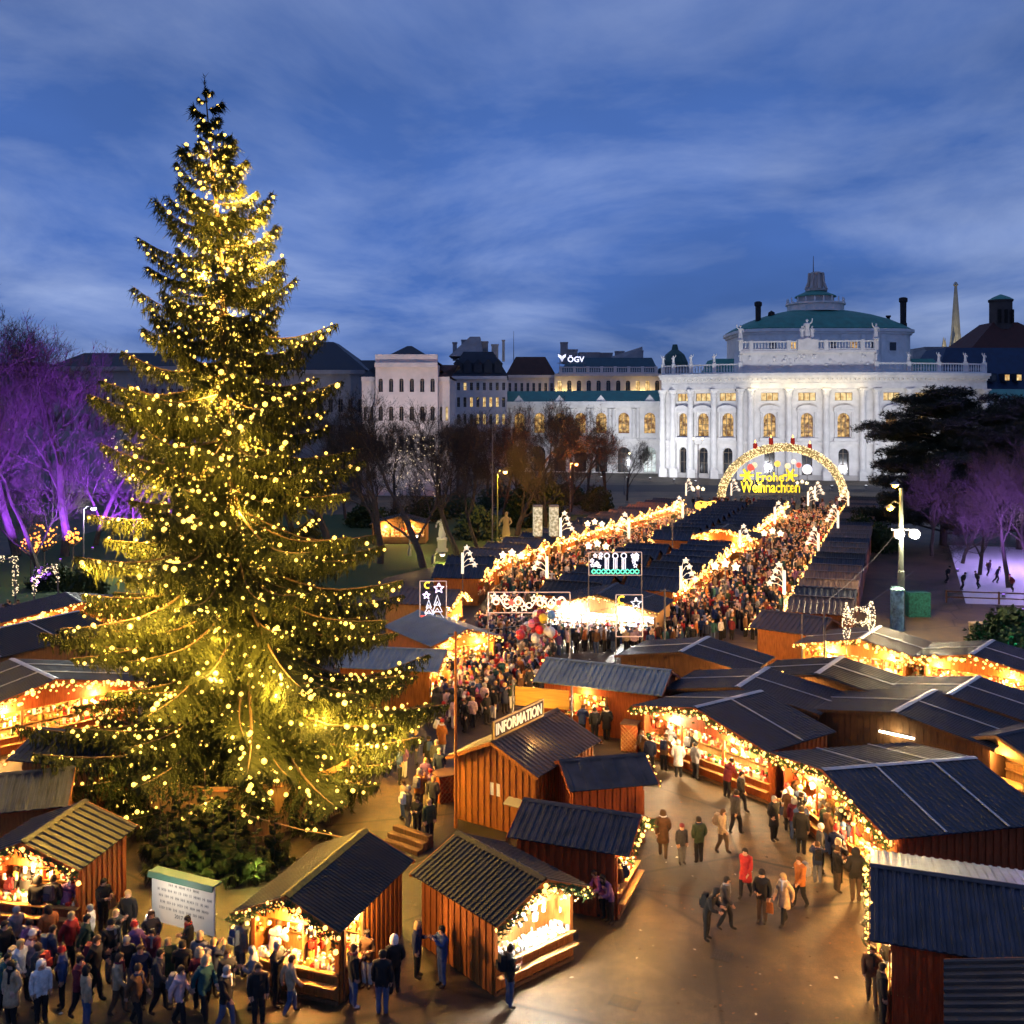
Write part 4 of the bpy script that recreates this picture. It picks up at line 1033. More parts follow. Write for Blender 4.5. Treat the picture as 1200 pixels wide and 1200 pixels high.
    # wings
    def wing(pts, doors, parent=None):
        Pw = [Vector((AT(x, d), d)) for x, d in pts]; w = MB()
        for i in range(len(Pw)-1):
            p, q = Pw[i], Pw[i+1]; L = (q-p).length; c = L/2; w1 = 1.6
            of = (c-w1, c+w1, 11.6, 17.6, True); og = (c-1.8, c+1.8, .2, 7.6, True)
            if L < 4.4: cell(w, p, q, 0, 19.8); continue
            cell(w, p, q, 0, 10, og, .8); cell(w, p, q, 10, 19.8, of, .8)
            window(S, p, q, of, .8, LIT_GOLD, bars=(2, 3), fw=.14); window(S, p, q, og, .8, LIT_TEAL if i in doors else GLASS_D, bars=(2, 1))
            pp, d, n, _ = fr(p, q)
            for u in (.6, L-.6):
                v = pp + d*u + n*.35; b = MB(); b.lathe([(.55, 10.4), (.5, 10.8), (.42, 18.2), (.65, 18.8)], 8, (v.x, v.y, 0)); S.part(b, 'pilaster', STONE_W)
            if i % 2 == 0:
                v0 = pp + d*(c-1.6) + n*.4; v1 = pp + d*(c+1.6) + n*.4; b = MB(); m = (v0+v1)/2
                b.add([(v0.x,v0.y,20.95),(v1.x,v1.y,20.95),(m.x,m.y,22.8),(v0.x,v0.y+.8,20.95),(v1.x,v1.y+.8,20.95),(m.x,m.y+.8,22.8)], [(0,1,2),(5,4,3),(0,2,5,3),(2,1,4,5)]); S.part(b, 'small_pediment', STONE_W)
        e = [Pw[-1], Pw[-1]+Vector((0, 20)), Pw[0]+Vector((0, 20)), Pw[0]]
        for a, b in zip(e[:-1], e[1:]): cell(w, a, b, 0, 19.8)
        S.part(w, 'wing_wall', STONE_W)
        b = MB(); band(b, Pw, .01, .5, 9.4, 10.1); S.part(b, 'string_course', STONE_W)
        b = MB(); band(b, Pw, .01, .9, 19.0, 19.8); band(b, Pw, .01, 1.3, 19.8, 20.9); S.part(b, 'wing_cornice', STONE_W)
        b = MB(); f0, f1 = offset_poly(Pw, .6), None; k = len(Pw); b.v += [(p.x, p.y, 20.9) for p in f0] + [(p.x, p.y+8, 24.2) for p in f0] + [(p.x, p.y+20, 24.2) for p in f0]
        for i in range(k-1): b.f += [(i, i+1, k+i+1, k+i), (k+i, k+i+1, 2*k+i+1, 2*k+i)]; b.m += [0, 0]
        S.part(b, 'wing_roof', COPPER)
    wing([(548,302),(573,300.5),(597,299),(620,297.5),(644,296),(668,294.5),(692,293),(717,291.5),(745,290),(778,289)], (8,))
    wing([(1153,274),(1180,274),(1210,275),(1240,276)], ())
    # floodlights on the pavement in front
    FL = mat('floodlight_glass', (.9, .9, .9), .3, emit=(.9, .95, 1), estr=3)
    spots = [(790, 246, 1.0), (815, 240, 1.0), (850, 232, 1.2), (890, 226, 1.4), (935, 224, 1.4), (975, 223, 1.4), (1015, 224, 1.4), (1060, 226, 1.3), (1110, 228, 1.2), (1150, 232, 1.0), (762, 252, 1.5), (735, 254, 1.5), (705, 256, 1.4), (672, 258, 1.2)]
    ordn = iter(ORD)
    for x, d, k in spots:
        X = AT(x, d); fl = thing('floodlight', '%s floodlight on the pavement before the theatre, from the bare trees' % next(ordn), 'floodlight', (X, d, 0), 0, 'floodlights before the theatre')
        q = MB(); q.box(-.25, .25, -.2, .2, 0, .15); q.tube([(0, 0, .15), (0, 0, .7)], .04, 5); q.build('stand', STEEL, fl)
        q = MB(); q.lathe([(.18, 0), (.3, .12), (.34, .4)], 8, (0, 0, .65)); q.build('housing', STEEL, fl)
        q = MB(); q.lathe([(.27, 0), (.27, .02)], 8, (0, 0, 1.06)); q.build('lens', FL, fl)
        o = lamp('flood_lamp', (X, d, 1.4), 7000*k, (.97, .97, 1.0), .3, None, 'SPOT', spot=R(105), blend=.9); aim(o, (X + (6 if x < 800 else 0), d+30, 16)); M = o.matrix_basis.copy(); o.parent = fl; o.matrix_parent_inverse = fl.matrix_basis.inverted()
    # warm lamps under the middle cornice
    for x, d in ((885, 258.5), (905, 257.3), (925, 256.8), (945, 255.8), (966, 255.2), (986, 254.6), (1008, 254.0)):
        o = lamp('cornice_lamp', (AT(x, d)-S.o.x, d-S.o.y-.9, 23.9), 230, (1, .80, .42), .2, S.t)
build_theatre()

# ---- generic background blocks ---------------------------------------------------
def block(name, label, x0, x1, d, z1, rows, mat_w, ncol, roof=None, depth=25, lit=None, wz=None, cat='building', cornice=.8, frame=True, skew=0.0, ww=.45):
    """box building whose front runs between photo columns x0 and x1 at depth d; rows: list of (z0, z1, v0, v1, arched)"""
    p, q = Vector((AT(x0, d), d)), Vector((AT(x1, d + skew), d + skew)); S = Site(name, label, cat, ((p.x+q.x)/2, (p.y+q.y)/2 + depth/2))
    w = MB(); L = (q-p).length; dv = (q-p).normalized(); bays = [(p + dv*(L*i/ncol), p + dv*(L*(i+1)/ncol)) for i in range(ncol)]
    rg = random.Random(int(x0)*3+int(d))
    zlow = rows[0][0]
    if zlow > 0: cell(w, p, q, 0, zlow)
    for ri, (a, b, v0, v1, ar) in enumerate(rows):
        for bi, (s, e) in enumerate(bays):
            l = (e-s).length; op = (l/2-l*ww/2, l/2+l*ww/2, v0, v1, ar); cell(w, s, e, a, b, op, .4)
            islit = lit and lit(ri, bi, rg); window(S, s, e, op, .4, islit if islit else GLASS_D, bars=(1, 1), fw=.1)
    ztop = rows[-1][1]
    if z1 > ztop: cell(w, p, q, ztop, z1)
    e1 = q + Vector((0, depth)); e0 = p + Vector((0, depth))
    for a, b in ((q, e1), (e1, e0), (e0, p)): cell(w, a, b, 0, z1)
    w.add([(p.x,p.y,z1-.02),(q.x,q.y,z1-.02),(e1.x,e1.y,z1-.02),(e0.x,e0.y,z1-.02)], [(0,1,2,3)])
    S.part(w, 'wall', mat_w)
    if cornice: b = MB(); band(b, [p, q], .01, cornice, z1-.7, z1+.25); S.part(b, 'cornice', mat_w)
    if roof:
        m, h, ins = roof; b = MB(); o = .4
        b.hexa([(p.x-o,p.y-o,z1+.26),(q.x+o,q.y-o,z1+.26),(e1.x+o,e1.y,z1+.26),(e0.x-o,e0.y,z1+.26),(p.x+ins,p.y+ins,z1+h),(q.x-ins,q.y+ins,z1+h),(e1.x-ins,e1.y-ins,z1+h),(e0.x+ins,e0.y-ins,z1+h)])
        S.part(b, 'roof', m)
    return S, p, q
def chimneys(S, pts, m):
    for x, d, z0, z1, w in pts:
        X = AT(x, d); b = MB(); b.box(X-w/2, X+w/2, d-w/2, d+w/2, z0, z1-.4); b.box(X-w/2-.15, X+w/2+.15, d-w/2-.15, d+w/2+.15, z1-.4, z1); S.part(b, 'chimney', m)
# pale palace beside the tree
S, p, q = block('palace', 'pale palace with five arched top windows beside the spruce', 440, 513, 208, 27.4, [(8, 14, 9.4, 12.6, True), (14, 20, 15.6, 18.6, True), (20, 26, 21.6, 24.4, True)], STONE_P, 6, (SLATE, 4.2, 6), 26, cornice=1.4, ww=.42)
b = MB(); band(b, [p, q], -.6, .6, 27.66, 29.4); S.part(b, 'parapet', STONE_P)
for x in (452, 500):
    X = AT(x, 178); fl = thing('floodlight', 'small floodlight on the lawn before the pale palace, %s side' % ('spruce' if x == 452 else 'theatre'), 'floodlight', (X, 178, 0)); q_ = MB(); q_.box(-.2, .2, -.15, .15, 0, .4); q_.build('housing', STEEL, fl)
    o = lamp('flood_lamp', (X, 178, .9), 17000, (1.0, .90, .88), .3, None, 'SPOT', spot=R(70), blend=.9); aim(o, (AT(477, 208), 208, 21)); o.parent = fl; o.matrix_parent_inverse = fl.matrix_basis.inverted()
block('palace_wing', 'lower wing of the pale palace next to the spruce', 424, 439.5, 211, 24.6, [(14, 20, 15.6, 18.6, True)], STONE_P, 2, (SLATE, 4, 4), 22)
block('palace_wing', 'lower wing of the pale palace next to the slate roofed block', 513.5, 527, 211, 24.6, [(14, 20, 15.6, 18.6, True)], STONE_P, 2, (TILE_BR, 3, 4), 22, lit=lambda r, c, g: LIT_WARM if c else None)
S, p, q = block('townhouse', 'broad dark roofed block half hidden by the spruce', 300, 428, 232, 27, [(10, 16, 11.5, 14.5, False), (16, 22, 17.5, 20.5, False)], PLASTER_D, 11, (SLATE, 7.5, 9), 26, lit=lambda r, c, g: None)
S, p, q = block('townhouse', 'slate mansard block with lit windows beside the palace', 526, 594, 286, 27.8, [(8, 13, 9.2, 11.8, False), (13, 18, 14.2, 17.2, True), (18, 23, 19.2, 22, False), (23, 27, 24, 26.2, False)], STONE_P, 9, (SLATE, 7.5, 4), 30, lit=lambda r, c, g: LIT_WARM if g.random() < .22 else None)
for x in (536, 548, 560, 572, 584):
    X = AT(x, 284); b = MB(); b.box(X-1.1, X+1.1, 285.8, 290, 29.0, 31.6); b.add([(X-1.3,285.6,31.6),(X+1.3,285.6,31.6),(X,285.6,33),(X-1.3,290,31.6),(X+1.3,290,31.6),(X,290,33)], [(0,1,2),(5,4,3),(0,2,5,3),(2,1,4,5)]); S.part(b, 'dormer', SLATE)
chimneys(S, [(533, 296, 33, 38.5, 1.2), (546, 300, 33, 39.5, 2.6), (556, 302, 33, 40, 1.2), (566, 300, 33, 39, 3), (580, 298, 33, 38, 2), (590, 300, 33, 39.5, .8)], PLASTER_D)
b = MB(); X = AT(555, 296); b.hexa([(X-7,290,34),(X+3,290,34),(X+3,304,34),(X-7,304,34),(X-1,294,40),(X+2,294,40),(X+2,300,40),(X-1,300,40)]); S.part(b, 'roof_pavilion', PLASTER_D)
S, p, q = block('townhouse', 'brown tiled roof block behind the bare trees', 594, 650, 332, 30, [(14, 20, 16, 18.6, False), (20, 28.5, 24.6, 27.6, False)], STONE_P, 8, (TILE_BR, 6.5, 3), 30, lit=lambda r, c, g: None)
b = MB(); b.tube([(AT(602, 345), 345, 33), (AT(602, 345), 345, 46)], [.18, .06], 5); S.part(b, 'antenna_mast', STEEL)
# insurance building with illuminated roof sign
S, p, q = block('office_palace', 'palace with glowing upper storey and lettered roof sign', 650, 776, 330, 30.4, [(16, 22, 17.5, 20.5, False), (22, 29, 24.4, 28.4, True)], STONE_P, 11, None, 30, lit=lambda r, c, g: LIT_WARM if r == 1 and c in (0, 8, 9) else None, cornice=1.0)
P2 = [p + Vector((2, -.2)), q + Vector((-2, -.2))]
balustrade(S, [P2[0].lerp(P2[1], i/7) for i in range(8)], -.5, 30.7, 2.2, m=STONE_P)
b = MB(); b.hexa([(p.x+1,p.y+4,30.4),(q.x,p.y+4,30.4),(q.x,p.y+28,30.4),(p.x+1,p.y+28,30.4),(p.x+6,p.y+10,36.5),(q.x-2,p.y+10,36.5),(q.x-2,p.y+24,36.5),(p.x+6,p.y+24,36.5)]); S.part(b, 'roof', mat('blue_green_roof', (.03, .075, .10), .6, var=.2, scale=.5))
for i in (0, 1, 8, 9):
    u = p.lerp(q, (i+.5)/11); lamp('facade_lamp', (u.x-S.o.x, u.y-S.o.y-1.6, 23.5), 900, (1, .72, .25), .2, S.t)
chimneys(S, [(661, 350, 35, 42.5, 2.5), (668, 352, 35, 40, 5), (690, 350, 35, 38.8, 7), (726, 352, 35, 39.5, 3), (707, 355, 35, 39, 6), (752, 350, 35, 39.6, 1)], PLASTER_D)
b = MB(); X0, X1 = AT(716, 352), AT(752, 352); b.hexa([(X0,348,35),(X1,348,35),(X1,362,35),(X0,362,35),(X0,350,37.5),(X1,350,41),(X1,360,41),(X0,360,37.5)]); S.part(b, 'penthouse', PLASTER_D)
SIGN_W = mat('sign_white_neon', (.8, .8, .9), .4, emit=(.72, .74, 1.0), estr=1.6)
def text_mesh(txt, size, ext, m, name, align='LEFT', bold=.0):
    c = bpy.data.curves.new(name, 'FONT'); c.body = txt; c.size = size; c.extrude = ext; c.offset = bold; c.align_x = align; c.resolution_u = 3
    o = bpy.data.objects.new(name, c); me = eval_mesh(o)
    me.name = name; me.materials.clear(); me.materials.append(m); return me
sd = 331.5
sg = thing('roof_sign', 'white glowing letters and winged emblem on the office palace roof', 'sign', (AT(654, sd), sd, 34.6))
b = MB(); b.box(-.3, 9.2, .25, .35, -.5, -.3); b.box(-.3, 9.2, .25, .35, 2.6, 2.75)
for x in (.5, 4, 8.5): b.box(x-.06, x+.06, .24, .36, -2.9, 2.75)
b.build('sign_frame', STEEL, sg)
o = link('lettering', text_mesh('ÖGV', 2.55, .08, SIGN_W, 'lettering', bold=.06), sg, (3.1, 0, 0)); o.rotation_euler = (R(90), 0, 0)
b = MB()
for s in (-1, 1):
    b.add([(1.3+s*.12,-.08,0),(1.3+s*.12,-.08,2.0),(1.3+s*1.35,-.08,2.6),(1.3+s*1.2,-.08,1.7),(1.3+s*.45,-.08,1.1)] + [(1.3+s*.12,.08,0),(1.3+s*.12,.08,2.0),(1.3+s*1.35,.08,2.6),(1.3+s*1.2,.08,1.7),(1.3+s*.45,.08,1.1)], [(0,1,2,3,4),(9,8,7,6,5),(0,5,6,1),(1,6,7,2),(2,7,8,3),(3,8,9,4),(4,9,5,0)])
b.build('emblem', SIGN_W, sg)
# left skyline behind the purple trees
block('townhouse', 'roofline of a dark block behind the violet trees', 60, 215, 215, 27.0, [(12, 18, 13.5, 16.5, False), (18, 24, 19.5, 22.5, False)], PLASTER_D, 16, (SLATE, 3.5, 5), 24, lit=lambda r, c, g: None)
block('townhouse', 'dark block at the picture edge behind the violet trees', -140, 58, 225, 24.0, [(12, 18, 13.5, 16.5, False)], PLASTER_D, 16, (SLATE, 5, 6), 24, lit=lambda r, c, g: None)
# right skyline
S, p, q = block('townhouse', 'long dark blue roofed block behind the theatre pine', 1090, 1260, 318, 22.5, [(14, 20, 16, 18.5, False)], STONE_P, 14, (mat('blue_roof', (.018, .040, .085), .6, var=.25, scale=.5), 16.5, 9), 34, lit=lambda r, c, g: None)
for x, l in ((1184, True), (1198, True), (1168, False)):
    X = AT(x, 316); b = MB(); b.box(X-1, X+1, 318.0, 324, 27.6, 30.2); S.part(b, 'dormer', SLATE); b = MB(); b.box(X-.7, X+.7, 317.93, 317.99, 28.0, 29.8); S.part(b, 'pane', LIT_WARM if l else GLASS_D)
block('office_block', 'pale flat block on the skyline next to the far spire', 1070, 1086, 420, 44.5, [(34, 44, 36, 40, False)], STONE_G, 3, None, 20, lit=lambda r, c, g: None, cornice=0)
block('office_block', 'low dark block with lit top floor at the foot of the far spire', 1084, 1122, 430, 46.5, [(40, 46, 41.6, 45, False)], PLASTER_D, 9, None, 20, lit=lambda r, c, g: LIT_WARM if c > 4 else None, cornice=0)
block('office_block', 'pale flat block between the far spire and the brown tower', 1132, 1146, 430, 47, [(36, 46, 38, 42, False)], STONE_G, 3, None, 20, lit=lambda r, c, g: None, cornice=0)
# cathedral spire
d = 900; X = AT(1120, d); S = Site('cathedral_spire', 'slender floodlit cathedral spire on the far skyline', 'spire', (X, d))
SP = mat('spire_stone', (.42, .38, .28), .85, var=.25, scale=.2)
b = MB(); b.lathe([(14, 0), (14, 62), (9.5, 72)], 8, (X, d, 0)); S.part(b, 'tower', SP)
b = MB(); b.lathe([(8.0, 72), (5.6, 82), (4.2, 92), (3.2, 108), (2.0, 124), (1.2, 134), (2.4, 135), (1.0, 137.5), (.3, 138)], 8, (X, d, 0)); S.part(b, 'spire', SP)
for k in range(6):
    a = 2*PI*k/6; b = MB(); b.lathe([(2, 60), (2, 76), (.2, 88)], 5, (X+11*math.cos(a), d+11*math.sin(a), 0)); S.part(b, 'pinnacle', SP)
o = lamp('spire_lamp', (-14, -34, 60), 60000, (1, .86, .55), .5, S.t)
# church tower with brown roof
d = 400; X = AT(1187, d); S = Site('church', 'dark church with brown steep roof and octagonal copper topped tower', 'church', (X, d+12))
BRR = mat('church_brick', (.075, .06, .055), .9, var=.25, scale=.4)
b = MB(); b.box(X-17, X+26, d, d+30, 0, 43); S.part(b, 'nave', BRR)
b = MB(); b.hexa([(X-17.6,d-.5,43),(X+26,d-.5,43),(X+26,d+30,43),(X-17.6,d+30,43),(X-4,d+8,55),(X+6,d+8,55),(X+6,d+20,55),(X-4,d+20,55)]); S.part(b, 'roof', mat('church_roof', (.070, .026, .022), .8, var=.25, scale=.4))
b = MB(); b.lathe([(4.6, 52), (4.6, 63.5), (5.0, 63.6), (5.0, 64.2)], 8, (X, d+10, 0)); tw = S.part(b, 'tower', BRR)
b = MB(); b.lathe([(5.2, 64.2), (3.2, 65.4), (.3, 66.6)], 8, (X, d+10, 0)); S.part(b, 'tower_roof', COPPER, tw)
for k in range(3):
    b = MB(); x = X-2.6+2.6*k; b.box(x-.6, x+.6, d+5.3, d+5.9, 54.5, 60); S.part(b, 'louvre', DARK, tw)
# small dark dome left of the theatre roof
d = 340; X = AT(791, d); S = Site('dome_pavilion', 'small dark green dome peeping over the theatre balustrade', 'pavilion', (X, d))
b = MB(); b.box(X-5, X+5, d-5, d+5, 0, 33); S.part(b, 'wall', PLASTER_D); b = MB(); b.lathe([(4.6, 33), (4.4, 35), (3.2, 37.6), (1.2, 39.2), (.8, 41)], 12, (X, d, 0)); S.part(b, 'dome', mat('dark_copper', (.03, .08, .075), .6, var=.2, scale=.5))
# ------------------------------------------------------------------ trees and shrubs
BARK_G = mat('grey_bark', (0.055, 0.045, 0.040), 0.9, var=.3, scale=3, bump=.3)
LEAF_RED = mat('autumn_leaf', (0.16, 0.055, 0.022), .8, var=.4, scale=.6)
PINE = mat('pine_needles', (0.010, 0.018, 0.011), .9, var=.4, scale=.8)
SHRUB = mat('shrub_leaf', (0.020, 0.040, 0.012), .85, var=.5, scale=.8)
def bare_tree_mesh(seed, h=24, spread=.75, levels=6, leaves=0, trunkf=.22):
    rng = random.Random(seed); tr = MB(); cr = MB(); lf = MB()
    def grow(p, d, L, r, lev):
        n = 4 if lev < 2 else 3 if lev < 4 else 2
        pts = [p]; q = p; dd = d.copy()
        for i in range(n):
            dd = (dd + Vector((rng.gauss(0, .13), rng.gauss(0, .13), rng.gauss(.05, .09)))).normalized()
            q = q + dd * L / n; pts.append(q)
        r1 = r * (.62 if lev < levels else .2)
        rad = [r + (r1 - r) * i / n for i in range(n + 1)]
        if lev >= levels:
            for a, b in zip(pts[:-1], pts[1:]):
                s = (b - a).orthogonal().normalized() * max(r, .021); s2 = (b - a).cross(s).normalized() * max(r, .021)
                cr.add([tuple(a - s), tuple(a + s), tuple(b)], [(0, 1, 2)]); cr.add([tuple(a - s2), tuple(a + s2), tuple(b)], [(0, 1, 2)])
            if leaves and rng.random() < leaves:
                for k in range(3):
                    v = pts[-1] + Vector((rng.gauss(0, .2), rng.gauss(0, .2), rng.gauss(0, .2))); s = Vector((rng.gauss(0, 1), rng.gauss(0, 1), rng.gauss(0, 1))).normalized() * .11; s2 = s.orthogonal().normalized() * .09
                    lf.add([tuple(v - s), tuple(v + s2), tuple(v + s), tuple(v - s2)], [(0, 1, 2, 3)])
            return
        (tr if lev < 2 else cr).tube(pts, rad, 7 if lev == 0 else 5 if lev < 3 else 3, cap=False)
        k = rng.choice((3, 4)) if lev < 1 else 4 if lev < 3 else 5
        for i in range(k):
            t = 1.0 if i == 0 else rng.uniform(.35, .98)
            j = min(n - 1, int(t * n)); b = pts[j].lerp(pts[j+1], t * n - j) if t < 1 else pts[-1]
            ang = rng.uniform(.35, .85) * (spread + .25) if i else rng.uniform(.1, .35)
            o = dd.orthogonal().normalized(); o = Matrix.Rotation(rng.uniform(0, 2*PI), 3, dd) @ o
            nd = (dd * math.cos(ang) + o * math.sin(ang)); nd.z += .12; nd.normalize()
            grow(b, nd, L * rng.uniform(.58, .78), r1 * (.9 if i == 0 else rng.uniform(.5, .75)), lev + 1)
    grow(Vector((0, 0, 0)), Vector((rng.gauss(0, .05), rng.gauss(0, .05), 1)).normalized(), h * (.28 + trunkf * .3), h * .017, 0)
    me = (tr.mesh('trunk', BARK_G), cr.mesh('crown', BARK_G), lf.mesh('leaves', LEAF_RED) if lf.f else None)
    zmax = max(v[2] for v in cr.v)
    return me, zmax
BT_MESH = [bare_tree_mesh(s, 24) for s in (3, 8, 21)]
BT_LEAF = [bare_tree_mesh(s, 24, leaves=.10) for s in (13,)]
def bare_tree(label, x, d, top, rz=0.0, var=0, leafy=False, wide=1.0, group='bare park trees'):
    (t_, c_, l_), zm = (BT_LEAF if leafy else BT_MESH)[var % (1 if leafy else 3)]; s = top / zm
    t = thing('bare_tree', label, 'tree', (AT(x, d), d, 0), rz, group); t.scale = (s*wide, s*wide, s)
    link('trunk', t_, t); link('crown', c_, t)
    if l_: link('leaves', l_, t)['kind'] = 'stuff'
    return t
def uplight(label, X, Y, energy, col, target, grp=None, size=.15):
    t = thing('uplight', label, 'ground light', (X, Y, 0), 0, grp)
    q = MB(); q.lathe([(.16, 0), (.18, .05), (.14, .2), (.17, .3)], 8); q.build('housing', STEEL, t)
    q = MB(); q.lathe([(.13, .3), (.13, .32)], 8); q.build('lens', mat('lens_%d%d%d' % tuple(int(c*9) for c in col), (.8, .8, .8), .3, emit=col, estr=3.0), t)
    o = lamp('uplight_lamp', (X, Y, .55), energy, col, size, None, 'SPOT', spot=R(100), blend=.8); aim(o, target); o.parent = t; o.matrix_parent_inverse = t.matrix_basis.inverted()
    return t
VIO = (.34, .07, 1.0)
# violet lit trees on the left
for i, (x, d, top, rz, v, lab) in enumerate([
    (-35, 112, 33, .4, 0, 'violet lit bare tree cut by the picture edge'),
    (20, 118, 34, 1.9, 1, 'tallest violet lit bare tree with branches against the sky'),
    (76, 118, 28, 3.0, 2, 'violet lit bare tree with a bright slanting trunk'),
    (112, 128, 22, 4.2, 3, 'violet lit bare tree next to the spruce'),
    (150, 122, 21, 5.1, 0, 'violet lit bare tree half behind the spruce'), (48, 98, 19, .9, 0, 'low violet lit bare tree in front of the tallest one'), (-8, 96, 20, 3.9, 2, 'low violet lit bare tree at the picture edge'),
    (200, 140, 20, 2.2, 2, 'violet lit bare tree mostly hidden by the spruce')]):
    bare_tree(lab, x, d, top, rz, v, group='violet lit trees')
    X = AT(x, d); uplight('violet ground light under the ' + lab.replace('violet lit ', ''), X + 1.5, d - 4.5, 60000, VIO, (X, d, 11), 'violet ground lights')
bare_tree('tall bare tree rising behind the spruce shoulder', 386, 122, 30.5, 1.2, 3)
bare_tree('bare tree behind the spruce low branches', 345, 135, 25, 2.2, 1)
bare_tree('thick trunked bare tree on the lawn before the pale palace', 496, 109, 20.5, .6, 0, wide=1.3)
bare_tree('dark broad bare tree beside the thick trunked one', 536, 118, 19, 2.1, 1, wide=1.25)
bare_tree('dark bare tree between spruce and the thick lawn tree', 446, 112, 18, 3.4, 2, wide=1.2)
bare_tree('dark broad bare tree behind the amber figure', 606, 138, 19.5, 5.0, 0, wide=1.2)
bare_tree('slim bare tree beside the thick trunked lawn tree', 440, 128, 17, 2.6, 2)
bare_tree('dark bare tree between the palace and the amber street lamp', 548, 150, 18.5, 4.4, 1)
bare_tree('bare tree behind the amber street lamp on the lawn', 590, 165, 19.5, 3.3, 3)
bare_tree('russet tree in front of the brown tiled roof', 628, 160, 20.5, .9, 0, True)
bare_tree('russet tree beside the orange lit lamp before the theatre wing', 668, 172, 20, 2.9, 1, True)
bare_tree('thin leafy tree next to the theatre wing door', 712, 182, 16.5, 4.8, 0, True)
bare_tree('small bare tree by the theatre wing corner', 735, 196, 12.5, 1.1, 2)
for i, (x, d, top, rz, v, lf, lab) in enumerate([(405, 160, 17, .2, 0, 0, 'dark bare tree close behind the spruce flank'), (425, 185, 17, 1.1, 1, 0, 'distant bare tree before the palace wing'), (462, 175, 16, 2.0, 2, 0, 'distant bare tree before the palace arches'), (515, 180, 17, 2.9, 0, 0, 'distant bare tree before the palace corner'),
    (536, 200, 18, 3.8, 1, 0, 'distant bare tree before the slate mansard block'), (572, 205, 18, 4.7, 2, 0, 'distant bare tree left of the brown roof block'), (607, 195, 17, 5.6, 0, 1, 'distant russet tree under the brown roof block'), (645, 205, 17, .6, 1, 1, 'distant russet tree before the dark wing windows'), (688, 208, 15, 1.5, 2, 1, 'distant russet tree before the lit wing windows'), (560, 122, 15, 2.2, 1, 0, 'leaning bare tree lit amber over the lawn'), (640, 138, 14, 4.1, 2, 0, 'bare tree lit orange beside the russet trees')]):
    bare_tree(lab, x, d, top, rz, v, bool(lf))
# trees at the rink
for x, d, top, rz, v, lab in [(1182, 96, 14.5, .5, 1, 'violet lit tree leaning over the ice rink'), (1148, 104, 13.5, 2.6, 0, 'dark slim tree beside the ice rink'), (1128, 112, 13, 4.0, 3, 'violet lit slim tree behind the rink rail'), (1205, 88, 15, 1.7, 2, 'violet lit tree at the picture edge by the rink'), (1092, 118, 12, 5.2, 2, 'bare tree behind the lamp mast')]:
    bare_tree(lab, x, d, top, rz, v, group='trees round the rink')
for x, d, e in ((1176, 91, 9000), (1200, 84, 9000), (1122, 106, 8000)):
    X = AT(x, d); uplight({1176: 'violet ground light at the tree leaning over the rink', 1200: 'violet ground light at the edge tree by the rink', 1122: 'violet ground light behind the rink rail'}[x], X, d, e * 2.2, (.40, .16, 1.0), (X+1, d+4, 8), 'violet ground lights at the rink')
for X, Y, l in ((57, 106, 'added lilac floodlight pole standing beyond the ice'), (72, 98, 'added lilac floodlight pole at the picture edge of the ice')):  # pole lamps added to spread lilac light over the ice
    t = thing('rink_fill_lamp', l, 'lamp post', (X, Y, 0), 0, 'added lilac lamps of the rink'); q = MB(); q.lathe([(.1, 0), (.06, 7.4)], 6); q.build('post', STEEL, t); q = MB(); q.lathe([(.12, 7.4), (.3, 7.15), (.26, 7.1)], 8); q.build('lamp_head', STEEL, t)
    q = MB(); q.ico((0, 0, 7.05), .16); q.build('bulb', mat('lilac_bulb', (.8, .7, 1), .4, emit=(.75, .55, 1), estr=6), t); lamp('rink_fill', (0, 0, 6.7), 9000, (.60, .38, 1.0), .2, t)
# black pine
def pine_clump(seed):
    rng = random.Random(seed); b = MB()
    for i in range(150):
        a = rng.uniform(0, 2*PI); r = 1.5 * math.sqrt(rng.random()); p = Vector((r*math.cos(a), r*math.sin(a), rng.gauss(0, .22) + .25 * (1 - r/1.5)))
        for k in range(5):
            d = Vector((rng.gauss(0, 1), rng.gauss(0, 1), rng.gauss(.45, .6))).normalized() * rng.uniform(.22, .42); s = d.orthogonal().normalized() * .035
            b.add([tuple(p - s), tuple(p + s), tuple(p + d)], [(0, 1, 2)])
    return b.mesh('needle_clump', PINE)
CL = [pine_clump(i) for i in range(4)]
def pine(label, x, d, h, rad, seed, zlow=.15, n=26):
    rng = random.Random(seed); t = thing('black_pine', label, 'tree', (AT(x, d), d, 0))
    q = MB(); q.tube([(0, 0, 0), (.3, 0, h*.3), (-.2, .2, h*.6), (.1, 0, h*.97)], [.5, .42, .3, .06], 8); q.build('trunk', BARK_G, t)
    for i in range(n):
        z = h * (zlow + (1-zlow) * (i + .3) / n); a = i * 2.4 + rng.uniform(-.4, .4); L = rad * (1 - ((z/h - .25) / .85) ** 2 * .85 if z > h*.25 else .95) * rng.uniform(.55, 1.08)
        e = Vector((L*math.cos(a), L*math.sin(a)*.8, z + L*rng.uniform(-.05, .16)))
        q = MB(); q.tube([(0, 0, z-.6), (e.x*.5, e.y*.5, (z+e.z)/2 - .15), tuple(e)], [.14, .09, .03], 4); lb = q.build('limb', BARK_G, t)
        m = max(3, int(L / .62))
        for j in range(m):
            f = .3 + .72 * (j + rng.random()) / m; p = Vector((0, 0, z)).lerp(e, f) + Vector((rng.gauss(0, .6), rng.gauss(0, .6), rng.gauss(.1, .25)))
            o = link('needle_clump', rng.choice(CL), lb, p, rng.uniform(0, 6)); s = rng.uniform(.8, 1.5); o.scale = (s, s, s*.9)
    return t
pine('broad black pine hiding the right end of the theatre', 1105, 128, 19.5, 11.5, 3, .10, 56)
